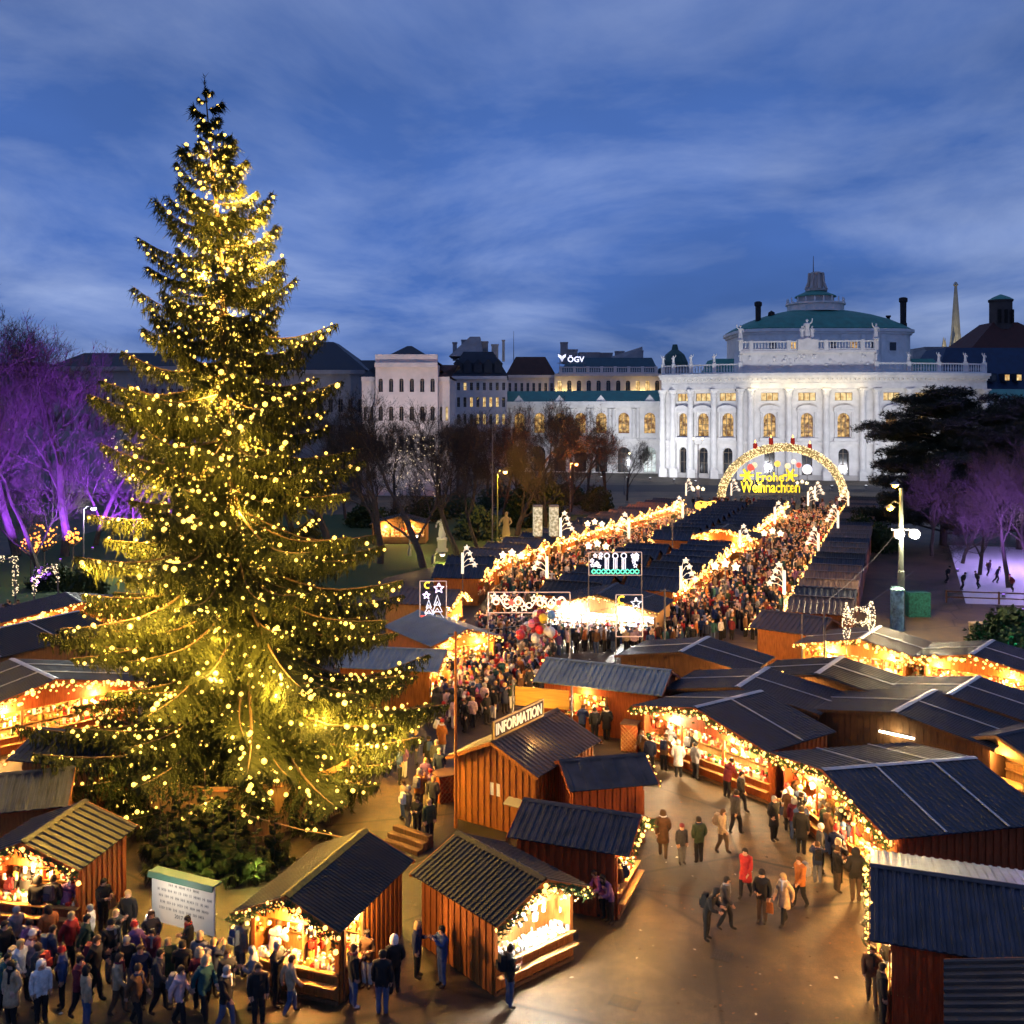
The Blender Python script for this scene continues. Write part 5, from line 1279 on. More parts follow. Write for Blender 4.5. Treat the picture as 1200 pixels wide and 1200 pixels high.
pine('black pine at the picture edge beside the theatre', 1195, 124, 18.5, 9.0, 9, .12, 44)
# leafy shrubs
def shrub_mesh(seed):
    rng = random.Random(seed); b = MB()
    for i in range(900):
        v = Vector((rng.gauss(0, 1), rng.gauss(0, 1), rng.gauss(0, 1))).normalized() * rng.uniform(.55, 1.0) * (1 + .25 * mnoise.noise(Vector((i*.11, seed, 0)))); v.z = abs(v.z) * 1.1
        s = Vector((rng.gauss(0, 1), rng.gauss(0, 1), rng.gauss(0, 1))).normalized() * .10; s2 = s.orthogonal().normalized() * .06
        b.add([tuple(v - s), tuple(v + s2), tuple(v + s), tuple(v - s2)], [(0, 1, 2, 3)])
    return b.mesh('foliage', SHRUB)
SH = [shrub_mesh(i) for i in range(3)]
def shrub(label, x, d, w, h, rz=0):
    t = thing('shrub', label, 'shrub', (AT(x, d), d, 0), rz, 'park shrubs'); o = link('foliage', SH[int(x) % 3], t); o.scale = (w, w, h)
    q = MB(); q.tube([(0, 0, 0), (0, 0, h*.5)], [.08, .04], 5); q.build('stem', BARK_G, t)
for x, d, w, h, l in [(613, 150, 3.2, 4.5, 'dark evergreen shrub under the russet tree'), (645, 158, 2.6, 6.5, 'tall dark shrub beside the amber lamp'), (560, 135, 3.4, 4.0, 'dark shrub behind the statue of a standing woman'), (470, 140, 3, 3.5, 'dark shrub under the pale palace'), (700, 175, 3, 4, 'dark shrub before the theatre wing'),
    (1160, 72, 1.8, 1.6, 'round shrub lit teal beside the stone block'), (1186, 74, 2.2, 2.2, 'shrub hung with teal lights at the rink corner'), (1200, 70, 2.0, 1.7, 'low shrub lit teal at the picture edge'), (1010, 128, 2.8, 3.6, 'shrub lit amber below the pine boughs'), (1035, 122, 2.4, 3.4, 'shrub under the mast lanterns'), (430, 150, 3.4, 3.2, 'dark shrub left of the palace steps'), (500, 158, 3.6, 3.4, 'broad dark shrub behind the thick lawn tree'), (535, 165, 4, 3.6, 'broad dark shrub before the slate mansard block'), (585, 178, 4.4, 4.2, 'broad dark shrub behind the amber lamp'), (625, 190, 4.4, 4.4, 'broad dark shrub below the russet trees'), (665, 188, 4, 3.6, 'dark shrub near the theatre wing door'), (60, 96, 2.2, 2.2, 'dark shrub in front of the violet trees'), (100, 92, 2.0, 2.4, 'shrub beside the white lantern under violet trees')]:
    shrub(l, x, d, w, h, x)
# small fir trees heaped round the foot of the spruce
def small_fir(label, X, Y, h, seed):
    rng = random.Random(seed); t = thing('small_fir', label, 'fir tree', (X, Y, 0), 0, 'small firs round the foot of the spruce')
    q = MB(); q.tube([(0, 0, 0), (0, 0, h)], [.05, .01], 5); q.build('trunk', BARK, t)
    n = 22
    for i in range(n):
        z = h * (.08 + .9 * i / n); r = max(.18, .42 * h * (1 - z/h) * rng.uniform(.8, 1.15)); l = .7 if r < 1 else 1.4
        o = link('branch', rng.choice(BR[l])[0], t); o.matrix_local = Matrix.Translation((0, 0, z)) @ Matrix.Rotation(i * 2.4, 4, 'Z') @ Matrix.Rotation(-.15, 4, 'Y') @ Matrix.Scale(r / l, 4)
for k, (x, y, h) in enumerate([(196, 1035, 2.3), (222, 1022, 2.6), (250, 1020, 2.4), (276, 1028, 2.2), (300, 1030, 1.9), (210, 1000, 2.8), (240, 995, 3.0), (268, 1000, 2.6), (188, 1010, 2.2), (322, 1012, 1.8)]):
    P_ = WP(x, y); small_fir('%s small fir in the thicket behind the white text board' % ORD[k], P_.x, P_.y, h, k)
for x, y in ((232, 1044), (300, 1040)):
    P_ = WP(x, y); lamp('thicket_fill', (P_.x-TB.x, P_.y-TB.y, .7), 60, (.8, 1, .25), .06, LT)  # unseen fill lamps added to brighten the fir thicket
# ------------------------------------------------------------------ decorations, lamps, signs
NEON_W = mat('neon_white', (.9, .9, .9), .4, emit=(1.0, .80, .54), estr=1.15)
NEON_CW = mat('neon_cold', (.9, .9, .9), .4, emit=(.88, .86, 1.0), estr=1.2)
NEON_G = mat('neon_green', (.2, .7, .5), .4, emit=(.10, .80, .50), estr=1.3)
NEON_R = mat('neon_red', (.7, .1, .1), .4, emit=(1.0, .10, .06), estr=1.4)
NEON_Y = mat('neon_yellow', (.9, .7, .1), .4, emit=(1.0, .66, .05), estr=1.7)
NEON_P = mat('neon_pink', (.9, .7, .6), .4, emit=(1.0, .62, .42), estr=1.8)
CREAM_L = mat('lit_cream', (.85, .75, .5), .5, emit=(1.0, .80, .44), estr=1.0)
GOLD_L = mat('lit_gold', (.85, .55, .1), .5, emit=(1.0, .62, .10), estr=1.2)
def ring(b, c, r, w, n=14, mi=None, plane='xz', closed=True, a0=0, a1=2*PI):
    pts = []
    for i in range(n + (0 if closed else 1)):
        a = a0 + (a1 - a0) * i / n; pts.append((c[0] + r*math.cos(a), c[1], c[2] + r*math.sin(a)))
    if closed: pts.append(pts[0])
    b.tube(pts, w, 4, cap=False, mi=mi)
def star(b, c, r, w, k=5, mi=None, inner=.45, rot=PI/2):
    pts = []
    for i in range(2*k):
        a = rot + PI * i / k; q = r if i % 2 == 0 else r * inner; pts.append((c[0] + q*math.cos(a), c[1], c[2] + q*math.sin(a)))
    pts.append(pts[0]); b.tube(pts, w, 4, cap=False, mi=mi)
# starry stems on the stall gables
def stem_meshes(s):
    q = MB(); q.box(-.13, .13, -.03, .03, 0, 2.1); a = q.mesh('lit_board', NEON_W)
    q = MB(); st = MB()
    for i, (ex, ez) in enumerate(((.95, 1.45), (.75, 2.05), (.45, 2.6), (1.25, .95))):
        pts = [(s*.13*0, 0, .4), (s*ex*.15, 0, ez*.75), (s*ex*.55, 0, ez*1.02), (s*ex, 0, ez)]
        q.tube(pts, .025, 4); star(st, (s*ex, -.02, ez), .30, .035)
        star(st, (s*ex, -.02, ez), .12, .03)
    return a, q.mesh('stem', NEON_W), st.mesh('stars', NEON_W)
STEM = {1: stem_meshes(1), -1: stem_meshes(-1)}
posts = [(542, 671, 1, 'on the navy roof near the fir light motif'), (641, 676, -1, 'before the second lit front of the lawn row'), (657, 628, 1, 'beside the two white light pillars'), (737, 630, -1, 'half way along the lawn alley'), (798, 689, 1, 'on the middle row above the crescent motif'),
         (800, 606, -1, 'far along the lawn alley next to the carriage motif'), (908, 613, 1, 'on the middle row below the glowing arch'), (867, 641, 1, 'above the stall crossing the middle row'), (959, 645, -1, 'in the far alley row near the lamp mast'), (982, 618, -1, 'in the far alley row near the arch foot'),
         (919, 695, -1, 'at the mouth of the far alley'), (947, 592, 1, 'under the glowing arch to the side of the lettering'), (955, 584, 1, 'behind the lettering under the arch'), (994, 592, -1, 'right at the arch foot'), (804, 580, 1, 'far left beside the theatre stairs'), (857, 580, 1, 'just inside the arch foot')]
for x, y, s, w in posts:
    d = F * (CH - 3.3) / (y - YH); t = thing('star_stem_light', 'white curved stem light with stars ' + w, 'light ornament', (AT(x, d), d, 3.2), R(-12), 'starry stem lights on the stall roofs')
    k = .85 if y > 640 else 1.0; t.scale = (k, k, k)
    for nm, me in zip(('lit_board', 'stem', 'stars'), STEM[s]): link(nm, me, t)
    q = MB(); q.box(-.04, .04, .03, .09, -3.19/k, 1.5); q.build('support_pole', STEEL, t)
# frames with light motifs
def motif(label, x0, x1, y0, y1, d, fill, cat='light motif'):
    X0, X1 = AT(x0, d), AT(x1, d); z1, z0 = ZY(y0, d), ZY(y1, d); w, h = X1-X0, z1-z0
    t = thing('light_motif', label, cat, ((X0+X1)/2, d, 0), 0, 'framed light motifs over the square')
    q = MB()
    for a, b in (((-w/2,0,z0),(w/2,0,z0)), ((-w/2,0,z1),(w/2,0,z1)), ((-w/2,0,z0),(-w/2,0,z1)), ((w/2,0,z0),(w/2,0,z1))): q.beam(a, b, .05)
    q.build('frame', mat('motif_frame', (.6, .5, .5), .4, emit=(1, .7, .6), estr=.35), t)
    for s in (-1, 1):
        q = MB(); q.tube([(s*w/2, .06, 0), (s*w/2, .06, z1)], .045, 5); q.build('pole', STEEL, t)
    fill(t, w, h, z0, z1)
    return t
def fill_garland(t, w, h, z0, z1):
    rng = random.Random(2); zm = (z0+z1)/2
    wv = MB(); pts = [(-w/2+.2 + (w-.4)*i/40, -.03, zm + .28*h*math.sin(i*.55)) for i in range(41)]; wv.tube(pts, .045, 4); wv.build('wavy_tube', NEON_P, t)
    st = MB()
    for i in range(8): star(st, (-w/2+.4+(w-.8)*i/7, -.05, zm + rng.uniform(-.3, .3)*h), .24, .04)
    st.build('stars', NEON_W, t)
    rg = MB()
    for i in range(7): ring(rg, (-w/2+.5+(w-1)*i/6, -.06, zm+rng.uniform(-.2, .2)*h), .17, .04)
    rg.build('rings', NEON_P, t)
    bl = MB()
    for f in (-.22, .36): bl.ico((f*w, -.05, zm), .2)
    bl.build('baubles', NEON_R, t)
def fill_candles(t, w, h, z0, z1):
    rng = random.Random(3); c = MB()
    for k in range(3):
        x = (-.16 + .16*k)*w
        for j in (-.12, 0, .12): c.tube([(x+j, -.03, z0+.25*h), (x+j, -.03, z0+.72*h)], .03, 4)
        ring(c, (x, -.03, z0+.84*h), .19, .04)
    c.build('candles', NEON_CW, t)
    s = MB()
    for i in range(16):
        x = rng.choice((-1, 1)) * rng.uniform(.24, .46) * w; star(s, (x, -.04, z0 + h*rng.uniform(.38, .92)), .16, .035)
    s.build('stars', NEON_CW, t)
    g_ = MB()
    for k in range(2): g_.tube([(-w*.45 + w*.9*i/24, -.04, z0 + h*(.16 + .10*math.sin(i*1.3 + k*PI))) for i in range(25)], .05, 4)
    g_.build('green_boughs', NEON_G, t)
def fill_firs(t, w, h, z0, z1):
    for x, s, m in ((-.16*w, .8, NEON_CW), (.16*w, 1.0, NEON_CW)):
        b = MB()
        for k in range(3):
            zz = z0 + .05*h + k*.17*h*s; r = (.26 - .07*k)*w*s; b.tube([(x-r, -.03, zz), (x, -.03, zz+.26*h*s), (x+r, -.03, zz), (x-r, -.03, zz)], .035, 4)
        b.build('fir_outline', m, t)
    b = MB(); star(b, (.22*w, -.04, z0+.82*h), .34, .05); star(b, (-.25*w, -.04, z0+.64*h), .24, .05); b.build('stars', mat('neon_lilac', (.8, .7, .9), .4, emit=(.85, .65, 1), estr=2.2), t)
    b = MB(); ring(b, (-.2*w, -.04, z0+.9*h), .2, .05, 10, closed=False, a0=.9, a1=5.2); b.build('crescent', NEON_Y, t)
    b = MB(); b.box(-.46*w, -.2*w, -.1, -.02, z0+.02*h, z0+.13*h); b.build('gift_box', NEON_R, t)
def fill_moon(t, w, h, z0, z1):
    b = MB(); ring(b, (-.28*w, -.04, z0+.88*h), .24, .06, 10, closed=False, a0=.9, a1=5.2); b.build('crescent', NEON_Y, t)
    b = MB(); star(b, (.25*w, -.04, z0+.8*h), .36, .05); star(b, (-.2*w, -.04, z0+.55*h), .28, .05); b.build('stars', NEON_CW, t)
    b = MB(); rng = random.Random(8)
    for i in range(7): b = MB(); star(b, (rng.uniform(-.4, .4)*w, -.04, z0+rng.uniform(.1, .5)*h), .13, .035); b.build('small_star', NEON_W, t)
motif('long framed light garland of waves, stars and rings over the square', 572, 668, 694, 718, 62, fill_garland)
motif('framed light motif of candles, white stars and green boughs', 690, 752, 647, 674, 73, fill_candles)
motif('tall framed light motif of two fir trees and stars', 492, 523, 681, 727, 67, fill_firs)
motif('tall framed light motif of crescent and stars before the white blazing stall', 722, 753, 697, 746, 66, fill_moon)
# yellow carriage motif
d = 158; t = thing('light_motif', 'yellow light motif of four carriage wheels on a post', 'light motif', (AT(829, d), d, 0), 0, 'framed light motifs over the square')
b = MB(); z = ZY(593, d)
for i in range(4): ring(b, (-1.5+i*1.0, 0, z), .42, .11); ring(b, (-1.5+i*1.0, 0, z), .15, .1)
b.tube([(-1.9, 0, z+.5), (-1.1, 0, z+.75), (0, 0, z+.55), (1.0, 0, z+.8), (1.9, 0, z+.55)], .09, 4); b.build('wheels', GOLD_L, t)
b = MB(); b.tube([(0, .1, 0), (0, .1, z)], .06, 5); b.build('pole', STEEL, t)
# star clusters on roofs along the alley
for x, y, l in [(905, 625, 'near the arch end of the middle row'), (850, 664, 'above the mouth of the far alley'), (600, 651, 'on the ribbed yellow lit roof'), (697, 614, 'on the brown roofs past the light pillars'), (818, 573, 'far off beside the theatre steps'), (940, 566, 'beside the arch on the theatre side'), (700, 640, 'over the lawn alley crowd')]:
    d = F * (CH - 3.9) / (y - YH); t = thing('star_cluster_light', 'row of three warm star lamps ' + l, 'light ornament', (AT(x, d), d, 0), R(-15), 'warm star lamp rows')
    b = MB(); 
    for k in (-1, 0, 1): star(b, (k*.85, 0, 3.9 + (.25 if k == 0 else 0)), .34, .07); b.ico((k*.85, 0, 3.9 + (.25 if k == 0 else 0)), .16)
    b.build('stars', BULB_WHITE, t); b = MB(); b.beam((-1, .08, 3.7), (1, .08, 3.7), .06); b.tube([(0, .1, 0), (0, .1, 3.7)], .05, 5); b.build('support_pole', STEEL, t)

# ---- the glowing arch --------------------------------------------------------------
d = 192; cxa = AT(917, d); zb = 0.6; rx, rz_ = AT(917+72, d)-cxa, ZY(524, d) - zb
AR = thing('light_arch', 'huge glowing arch with red candles in front of the theatre', 'light arch', (cxa, d, 0))
q = MB(); pts = [(rx*math.cos(PI*i/40), 0, zb + rz_*math.sin(PI*i/40)) for i in range(41)]; q.tube(pts, .78, 8)
ARCH_M = lit_glass('arch_skin', (.40, .26, .08), (1.0, .72, .30), .7, 1.6); q.build('arch_tube', ARCH_M, AR)
rng = random.Random(6); q = MB()
for i in range(900):
    a = PI*rng.random(); f = rng.uniform(0, 2*PI); rr_ = .8; c = (rx + rr_*math.cos(f))*math.cos(a); s = zb + (rz_ + rr_*math.cos(f))*math.sin(a); q.octa((c, -abs(rr_*math.sin(f)), s), rng.uniform(.06, .13))
q.build('bulbs', mat('bulb_arch', (.9, .8, .5), .5, emit=(1, .74, .36), estr=1.6), AR)['kind'] = 'stuff'
RED = mat('candle_red', (.50, .03, .02), .5, emit=(1, .08, .05), estr=.08)
for x, y in ((885, 530), (903.5, 524), (929, 524), (949, 531)):
    X = AT(x, d) - cxa; z = ZY(y, d); q = MB(); q.lathe([(.42, -.4), (.42, 1.7), (.30, 1.75), (.06, 1.75)], 8, (X, 0, z)); cd = q.build('candle', RED, AR)
    q = MB(); q.lathe([(.05, 1.75), (.16, 2.0), (.03, 2.4)], 6, (X, 0, z)); q.build('flame', BULB_WARM, cd)
for s in (-1, 1):
    q = MB(); q.box(s*rx-1.3, s*rx+1.3, -1.2, 1.2, 0, 1.0); q.build('arch_foot', WOOD_RED, AR)
lamp('arch_lamp', (-6, -4, 4), 700, (1, .8, .45), .5, AR); lamp('arch_lamp', (6, -4, 4), 700, (1, .8, .45), .5, AR)
YEL = mat('letters_yellow', (.9, .7, .05), .5, emit=(1, .72, .03), estr=1.15)
LS = thing('greeting_sign', 'yellow glowing two line greeting between two stars under the arch', 'sign', (AT(903, 189), 189, 0))
me = text_mesh('Weihnachten', 3.0, .12, YEL, 'lettering', 'CENTER', .035); o = link('lettering', me, LS, (0, 0, ZY(577, 189))); o.rotation_euler = (R(90), 0, 0); w = max(v.co.x for v in me.vertices) - min(v.co.x for v in me.vertices); k = 11.2/w; o.scale = (k, 1.0, 1)
me = text_mesh('Frohe', 3.0, .12, YEL, 'lettering', 'CENTER', .035); o = link('lettering', me, LS, (-.1, 0, ZY(564, 189))); o.rotation_euler = (R(90), 0, 0); o.scale = (.75, .8, 1)
b = MB(); b.box(-5.9, 5.9, -.05, .1, ZY(579, 189)-.2, ZY(579, 189)+.05); b.tube([(-5, .1, 0), (-5, .1, ZY(579, 189))], .1, 5); b.tube([(5, .1, 0), (5, .1, ZY(579, 189))], .1, 5); b.build('sign_frame', STEEL, LS)
for s, x in ((1, 875.5), (-1, 926)):
    b = MB(); X = AT(x, 189) - LS.location.x; z = ZY(557, 189)
    for i in range(6):
        a = PI*i/3; b.tube([(X, 0, z), (X+1.35*math.cos(a), 0, z+1.35*math.sin(a))], [.3, .22], 5)
    b.build('snowflake', YEL, LS)
    b = MB(); b.tube([(X, .1, 0), (X, .1, z)], .07, 5); b.build('pole', STEEL, LS)
for x, y, r, m, l in [(884, 545, .55, CREAM_L, 'cream'), (899, 546, .62, NEON_CW, 'white'), (911, 543.5, .6, GOLD_L, 'golden'), (923, 546, .55, CREAM_L, 'pale yellow'), (936, 545, .5, NEON_R, 'small red'), (946, 550, .95, NEON_CW, 'large white'), (880, 548, .7, NEON_R, 'red'), (930, 541, .45, NEON_P, 'pinkish')]:
    dd = 186; t = thing('globe_light', l + ' glowing globe on a pole under the arch', 'globe light', (AT(x, dd), dd, 0), 0, 'globes under the arch'); b = MB(); b.ico((0, 0, ZY(y, dd)), r, sub=2); b.build('globe', m, t, smooth=True); b = MB(); b.tube([(0, 0, 0), (0, 0, ZY(y, dd)-r*.9)], .06, 5); b.build('pole', STEEL, t)

# ---- street lamps and the mast -----------------------------------------------------
def street_lamp(label, x, d, z, energy, col, two=False, post=None):
    t = thing('street_lamp', label, 'street lamp', (AT(x, d), d, 0)); q = MB(); q.lathe([(.22, 0), (.2, .8), (.09, 1.0), (.06, z)], 8); q.build('post', post or STEEL, t)
    q = MB(); q.tube([(0, 0, z-.1), (.4, 0, z+.25), (1.0, 0, z+.2)], .04, 5); q.build('arm', post or STEEL, t)
    q = MB(); q.lathe([(.1, .12), (.34, 0), (.3, -.06)], 10, (1.0, 0, z+.12)); q.build('lamp_head', STEEL, t)
    q = MB(); q.ico((1.0, 0, z), .26, sub=2, sq=(1, 1, .7)); q.build('bulb', mat('street_bulb_%d' % int(col[1]*100), (.9, .8, .6), .4, emit=col, estr=14), t, smooth=True)
    lamp('street_light', (1.0, 0, z-.35), energy, col, .2, t); return t
AMB = (1, .50, .08)
street_lamp('amber street lamp on the lawn beside the tall green post', 583, 128, ZY(553, 128), 6000, AMB, post=mat('post_green', (.18, .22, .06), .5))
street_lamp('amber street lamp among the russet trees', 668, 150, ZY(544, 150), 14000, (1, .30, .05))
street_lamp('old iron street lamp by the theatre wing', 732, 210, ZY(531, 210), 300, (1, .8, .5))
street_lamp('white street lamp under the violet trees', 98, 100, ZY(596, 100), 3000, (.95, 1, .85))
street_lamp('small lamp on the lawn behind the spruce', 480, 118, ZY(628, 118), 500, (1, .8, .25))
street_lamp('low lamp beside the thick lawn tree', 508, 112, ZY(650, 112), 400, (1, .8, .2))
# slender iron street lamp in front of the left flank of the theatre
d = 205; t = thing('candelabrum', 'tall pale candelabrum in front of the theatre columns', 'street lamp', (AT(818, d), d, 0)); q = MB(); q.lathe([(.5, 0), (.4, 1.2), (.14, 1.6), (.10, ZY(520, d))], 8); q.build('post', STONE_G, t)
for s in (-1, 1):
    q = MB(); q.tube([(0, 0, ZY(522, d)), (s*.7, 0, ZY(520, d)), (s*.9, 0, ZY(516, d))], .05, 5); a_ = q.build('arm', STONE_G, t); q = MB(); q.ico((s*.9, 0, ZY(514, d)), .3); q.build('globe', BULB_WHITE, a_)
# mast with twin floodlights
d = WP(1052, 738).y; X = AT(1056, d); MA = thing('lamp_mast', 'tall mast with two blazing floodlights and amber lanterns', 'lamp mast', (X, d, 0))
PALE = mat('mast_paint', (.08, .10, .10), .5, var=.2, scale=1)
q = MB(); q.lathe([(.30, 0), (.26, 4.5), (.20, 4.6), (.13, ZY(572, d))], 10); q.build('mast', PALE, MA)
q = MB(); q.lathe([(.55, 0), (.55, .1), (.5, .1), (.5, 3.1), (.56, 3.15), (.4, 3.35)], 12, (-.35, -.1, 0)); q.build('poster_column', mat('poster_teal', (.22, .42, .45), .6, var=.6, scale=2.5), MA)
zf = ZY(626, d)
q = MB(); q.beam((-.75, 0, zf+.35), (1.1, 0, zf+.35), .1); q.build('crossbar', STEEL, MA)
FLOODM = mat('flood_glass_bright', (1, 1, 1), .3, emit=(1, .96, .78), estr=60)
for x in (-.2, 1.0):
    q = MB(); q.box(x-.3, x+.3, -.05, .3, zf-.26, zf+.3); h_ = q.build('floodlight', STEEL, MA); q = MB(); q.ico((x, -.22, zf+.02), .36, sub=2, sq=(1, .6, 1)); q.build('glass', FLOODM, h_, smooth=True)
    o = lamp('mast_flood', (x, -.6, zf), 2600, (1, .78, .42), .12, MA)
for xx, yy in ((1049, 569), (1043, 596)):
    z = ZY(yy, d); Xo = AT(xx, d) - X; q = MB(); q.tube([(0, 0, z+.3), (Xo*.6, 0, z+.55), (Xo, 0, z+.3)], .05, 5); a_ = q.build('lantern_arm', PALE, MA); q = MB(); q.lathe([(.08, .32), (.42, .1), (.36, .04)], 10, (Xo, 0, z)); q.build('lantern_shade', STEEL, a_); q = MB(); q.ico((Xo, 0, z), .26, sub=1, sq=(1, 1, .6)); q.build('lantern_bulb', mat('amber_bulb', (.9, .6, .2), .4, emit=(1, .55, .08), estr=12), a_)
    lamp('lantern_light', (Xo, 0, z-.3), 900, AMB, .2, MA)
# white flower shaped light ornaments on a sagging wire by the mast
for x, y0, y1, l in ((992, 706, 755, 'drop shaped fairy light ornament nearest the brown alley stall'), (1021, 704, 742, 'drop shaped fairy light ornament nearest the lamp mast')):
    dd = 60.5; t = thing('drop_light', l, 'light ornament', (AT(x, dd), dd, 0)); z0, z1 = ZY(y1, dd), ZY(y0, dd); q = MB(); rg = random.Random(int(x))
    for i in range(130):
        f = rg.random(); rr_ = .05 + .2*math.sin(PI*f)**1.0; a = rg.uniform(0, 2*PI); q.octa((rr_*math.cos(a), rr_*math.sin(a), z0+(z1-z0)*f), .035)
    q.build('bulbs', BULB_WHITE, t)['kind'] = 'stuff'; q = MB(); q.tube([(0, 0, 0), (0, 0, z1)], .03, 5); q.build('pole', STEEL, t)
dd = 60.8; t = thing('wreath_light', 'oval fairy light wreath hanging between the two drop ornaments', 'light ornament', (AT(1008, dd), dd, 0), R(-20)); q = MB(); rg = random.Random(4)
for i in range(160):
    a = rg.uniform(0, 2*PI); r = 1+rg.gauss(0, .14); q.octa((.62*r*math.cos(a), 0, ZY(722, dd)+.45*r*math.sin(a)), .035)
q.build('bulbs', BULB_WHITE, t)['kind'] = 'stuff'; q = MB(); ring(q, (0, 0, ZY(722, dd)), .5, .03); q.tube([(-3.4, 0, 4.2), (0, 0, 4.75), (3.0, 0, 7.2)], .02, 4); q.tube([(-3.4, 0, 0), (-3.4, 0, 4.2)], .04, 5); q.build('wire', STEEL, t)

# ---- information sign, board, tube lamp -------------------------------------------
a, b_ = WP(578, 866, 3.7), WP(636, 838, 3.7); dv = b_ - a; L = dv.length; rz = math.atan2(dv.y, dv.x)
IS = thing('information_sign', 'brown sign board reading information on the ridge of the hut', 'sign', (a.x, a.y, 3.66), rz)
SGN = mat('sign_brown', (.10, .055, .03), .6, var=.2, scale=3)
q = MB(); q.box(0, L, -.02, .08, .02, .72); q.build('board', SGN, IS)
q = MB(); q.box(-.03, L+.03, -.05, -.02, .0, .07); q.box(-.03, L+.03, -.05, -.02, .68, .75); q.box(-.03, .05, -.05, -.02, .07, .68); q.box(L-.05, L+.03, -.05, -.02, .07, .68); q.build('sign_frame', mat('sign_gilt', (.55, .33, .08), .45), IS)
me = text_mesh('INFORMATION', .62, .012, mat('letter_cream', (.85, .78, .55), .5, emit=(1, .85, .5), estr=.55), 'lettering', 'CENTER', .012); w = max(v.co.x for v in me.vertices) - min(v.co.x for v in me.vertices)
o = link('lettering', me, IS, (L/2, -.04, .16)); o.rotation_euler = (R(90), 0, 0); o.scale = ((L-.3)/w, 1, 1)
lamp('sign_lamp', (L*.45, -.9, -.15), 26, (1, .62, .18), .05, IS); lamp('sign_lamp', (L*.9, 1.0, .6), 40, (1, .62, .18), .05, IS)
# second board at right angles behind it
a2, b2_ = Vector((AT(604, 45.2), 45.2)), Vector((AT(667, 44.4), 44.4))
rz2 = math.atan2((b2_-a2).y, (b2_-a2).x); L2 = (b2_-a2).length
I2 = thing('sign_back_board', 'plain orange lit back of the crossing sign board on posts', 'sign', (a2.x, a2.y, 2.95), rz2); q = MB(); q.box(0, L2, -.03, .03, .5, 1.35); q.build('board', mat('board_orange_lit', (.55, .30, .06), .6, var=.2, scale=2, stretch=(.5, 1, 4)), I2)  # orange light on the board is put into its colour
for x in (-.15, L2+.1): q = MB(); q.tube([(x, .05, -2.94), (x, .05, 1.6)], .05, 5); q.build('post', STEEL, I2)
q = MB(); q.beam((-.2, .06, .55), (L2+.15, .06, .55), .05); q.build('rail', STEEL, I2)
lamp('board_lamp', (L2*.5, -.7, .6), 26, (1, .66, .16), .05, I2)
# parts of the information hut
def hutpart(t, name, m, fn): q = MB(); fn(q); return q.build(name, m, t)
W2, L2h = INFO['half']; yf = -L2h + .35
PAPER = mat('paper', (.75, .74, .68), .7, var=.08, scale=3)
for k in (0, 1): hutpart(INFO, 'notice', PAPER, lambda q: q.box(-.35+.34*k, -.05+.34*k, yf-.036, yf-.028, 1.35, 1.85))
hutpart(INFO, 'service_hatch', WOOD, lambda q: q.box(.75, 1.55, yf-.06, yf-.03, .1, 1.25)); hutpart(INFO, 'hatch_canopy', mat('canopy_grey', (.35, .32, .22), .7), lambda q: q.hexa([(.65, yf-.45, 1.28), (1.7, yf-.45, 1.28), (1.7, yf-.03, 1.42), (.65, yf-.03, 1.42), (.65, yf-.45, 1.32), (1.7, yf-.45, 1.32), (1.7, yf-.03, 1.47), (.65, yf-.03, 1.47)]))
# tube lamp on the rear gable
W2, L2h = BT['half']; yb = L2h - .25
hutpart(BT, 'tube_lamp', mat('tube_bright', (1, 1, 1), .4, emit=(1, .93, .66), estr=12), lambda q: q.tube([(-.85, yb+.12, 2.05), (.75, yb+.12, 2.05)], .05, 6)); hutpart(BT, 'tube_bracket', STEEL, lambda q: q.box(-.7, .6, yb+.03, yb+.09, 2.06, 2.12))
lamp('tube_light', (-.05, yb+.38, 2.05), 45, (1, .86, .42), .12, BT)
# white text board under the tree
a, b_ = WP(178, 1078, .45), WP(251, 1098, .45); dv = b_-a; L = dv.length; rz = math.atan2(dv.y, dv.x)
TBD = thing('text_board', 'white text board with green top edge under the spruce', 'notice board', (a.x, a.y, 0), rz)
ZT = 2.0
q = MB(); q.box(0, L, 0, .05, .45, ZT); q.build('panel', mat('board_white', (.78, .76, .70), .6, var=.06, scale=2), TBD)
q = MB(); q.box(-.04, L+.04, -.10, .30, ZT, ZT+.05); q.hexa([(-.04,-.16,ZT-.12),(L+.04,-.16,ZT-.12),(L+.04,-.1,ZT-.12),(-.04,-.1,ZT-.12),(-.04,-.12,ZT+.06),(L+.04,-.12,ZT+.06),(L+.04,-.02,ZT+.06),(-.04,-.02,ZT+.06)]); q.build('top_edge', mat('edge_green', (.05, .16, .12), .5), TBD)
for x in (.15, L-.15): q = MB(); q.box(x-.04, x+.04, .06, .14, 0, ZT-.02); q.build('post', WOOD_DARK, TBD)
INK = mat('ink', (.04, .04, .05), .8)
rg = random.Random(12); q = MB()
for r, (f0, f1) in enumerate(((.28, .74), (.10, .95), (.12, .86), (.14, .84), (.13, .83))):
    x = L*f0; z = ZT-.34-.19*r
    while x < L*f1:
        w = rg.uniform(.10, .3); k = max(2, int(w/.05))
        for i in range(k):
            xx = x + w*i/k; h = .09
            q.box(xx, xx+.012, -.006, -.001, z, z+h)
            if rg.random() < .7: q.box(xx+.012, xx+.034, -.006, -.001, z+h*rg.choice((0, .42, .85)), z+h*rg.choice((0, .42, .85))+.014) if False else q.box(xx+.012, xx+.034, -.006, -.001, z+h*.42, z+h*.42+.014)
        x += w + .06
q.build('lettering', INK, TBD)
o = link('year', text_mesh('2017', .17, .002, INK, 'year', 'CENTER'), TBD, (L*.44, -.004, ZT-.34-.19*5)); o.rotation_euler = (R(90), 0, 0)
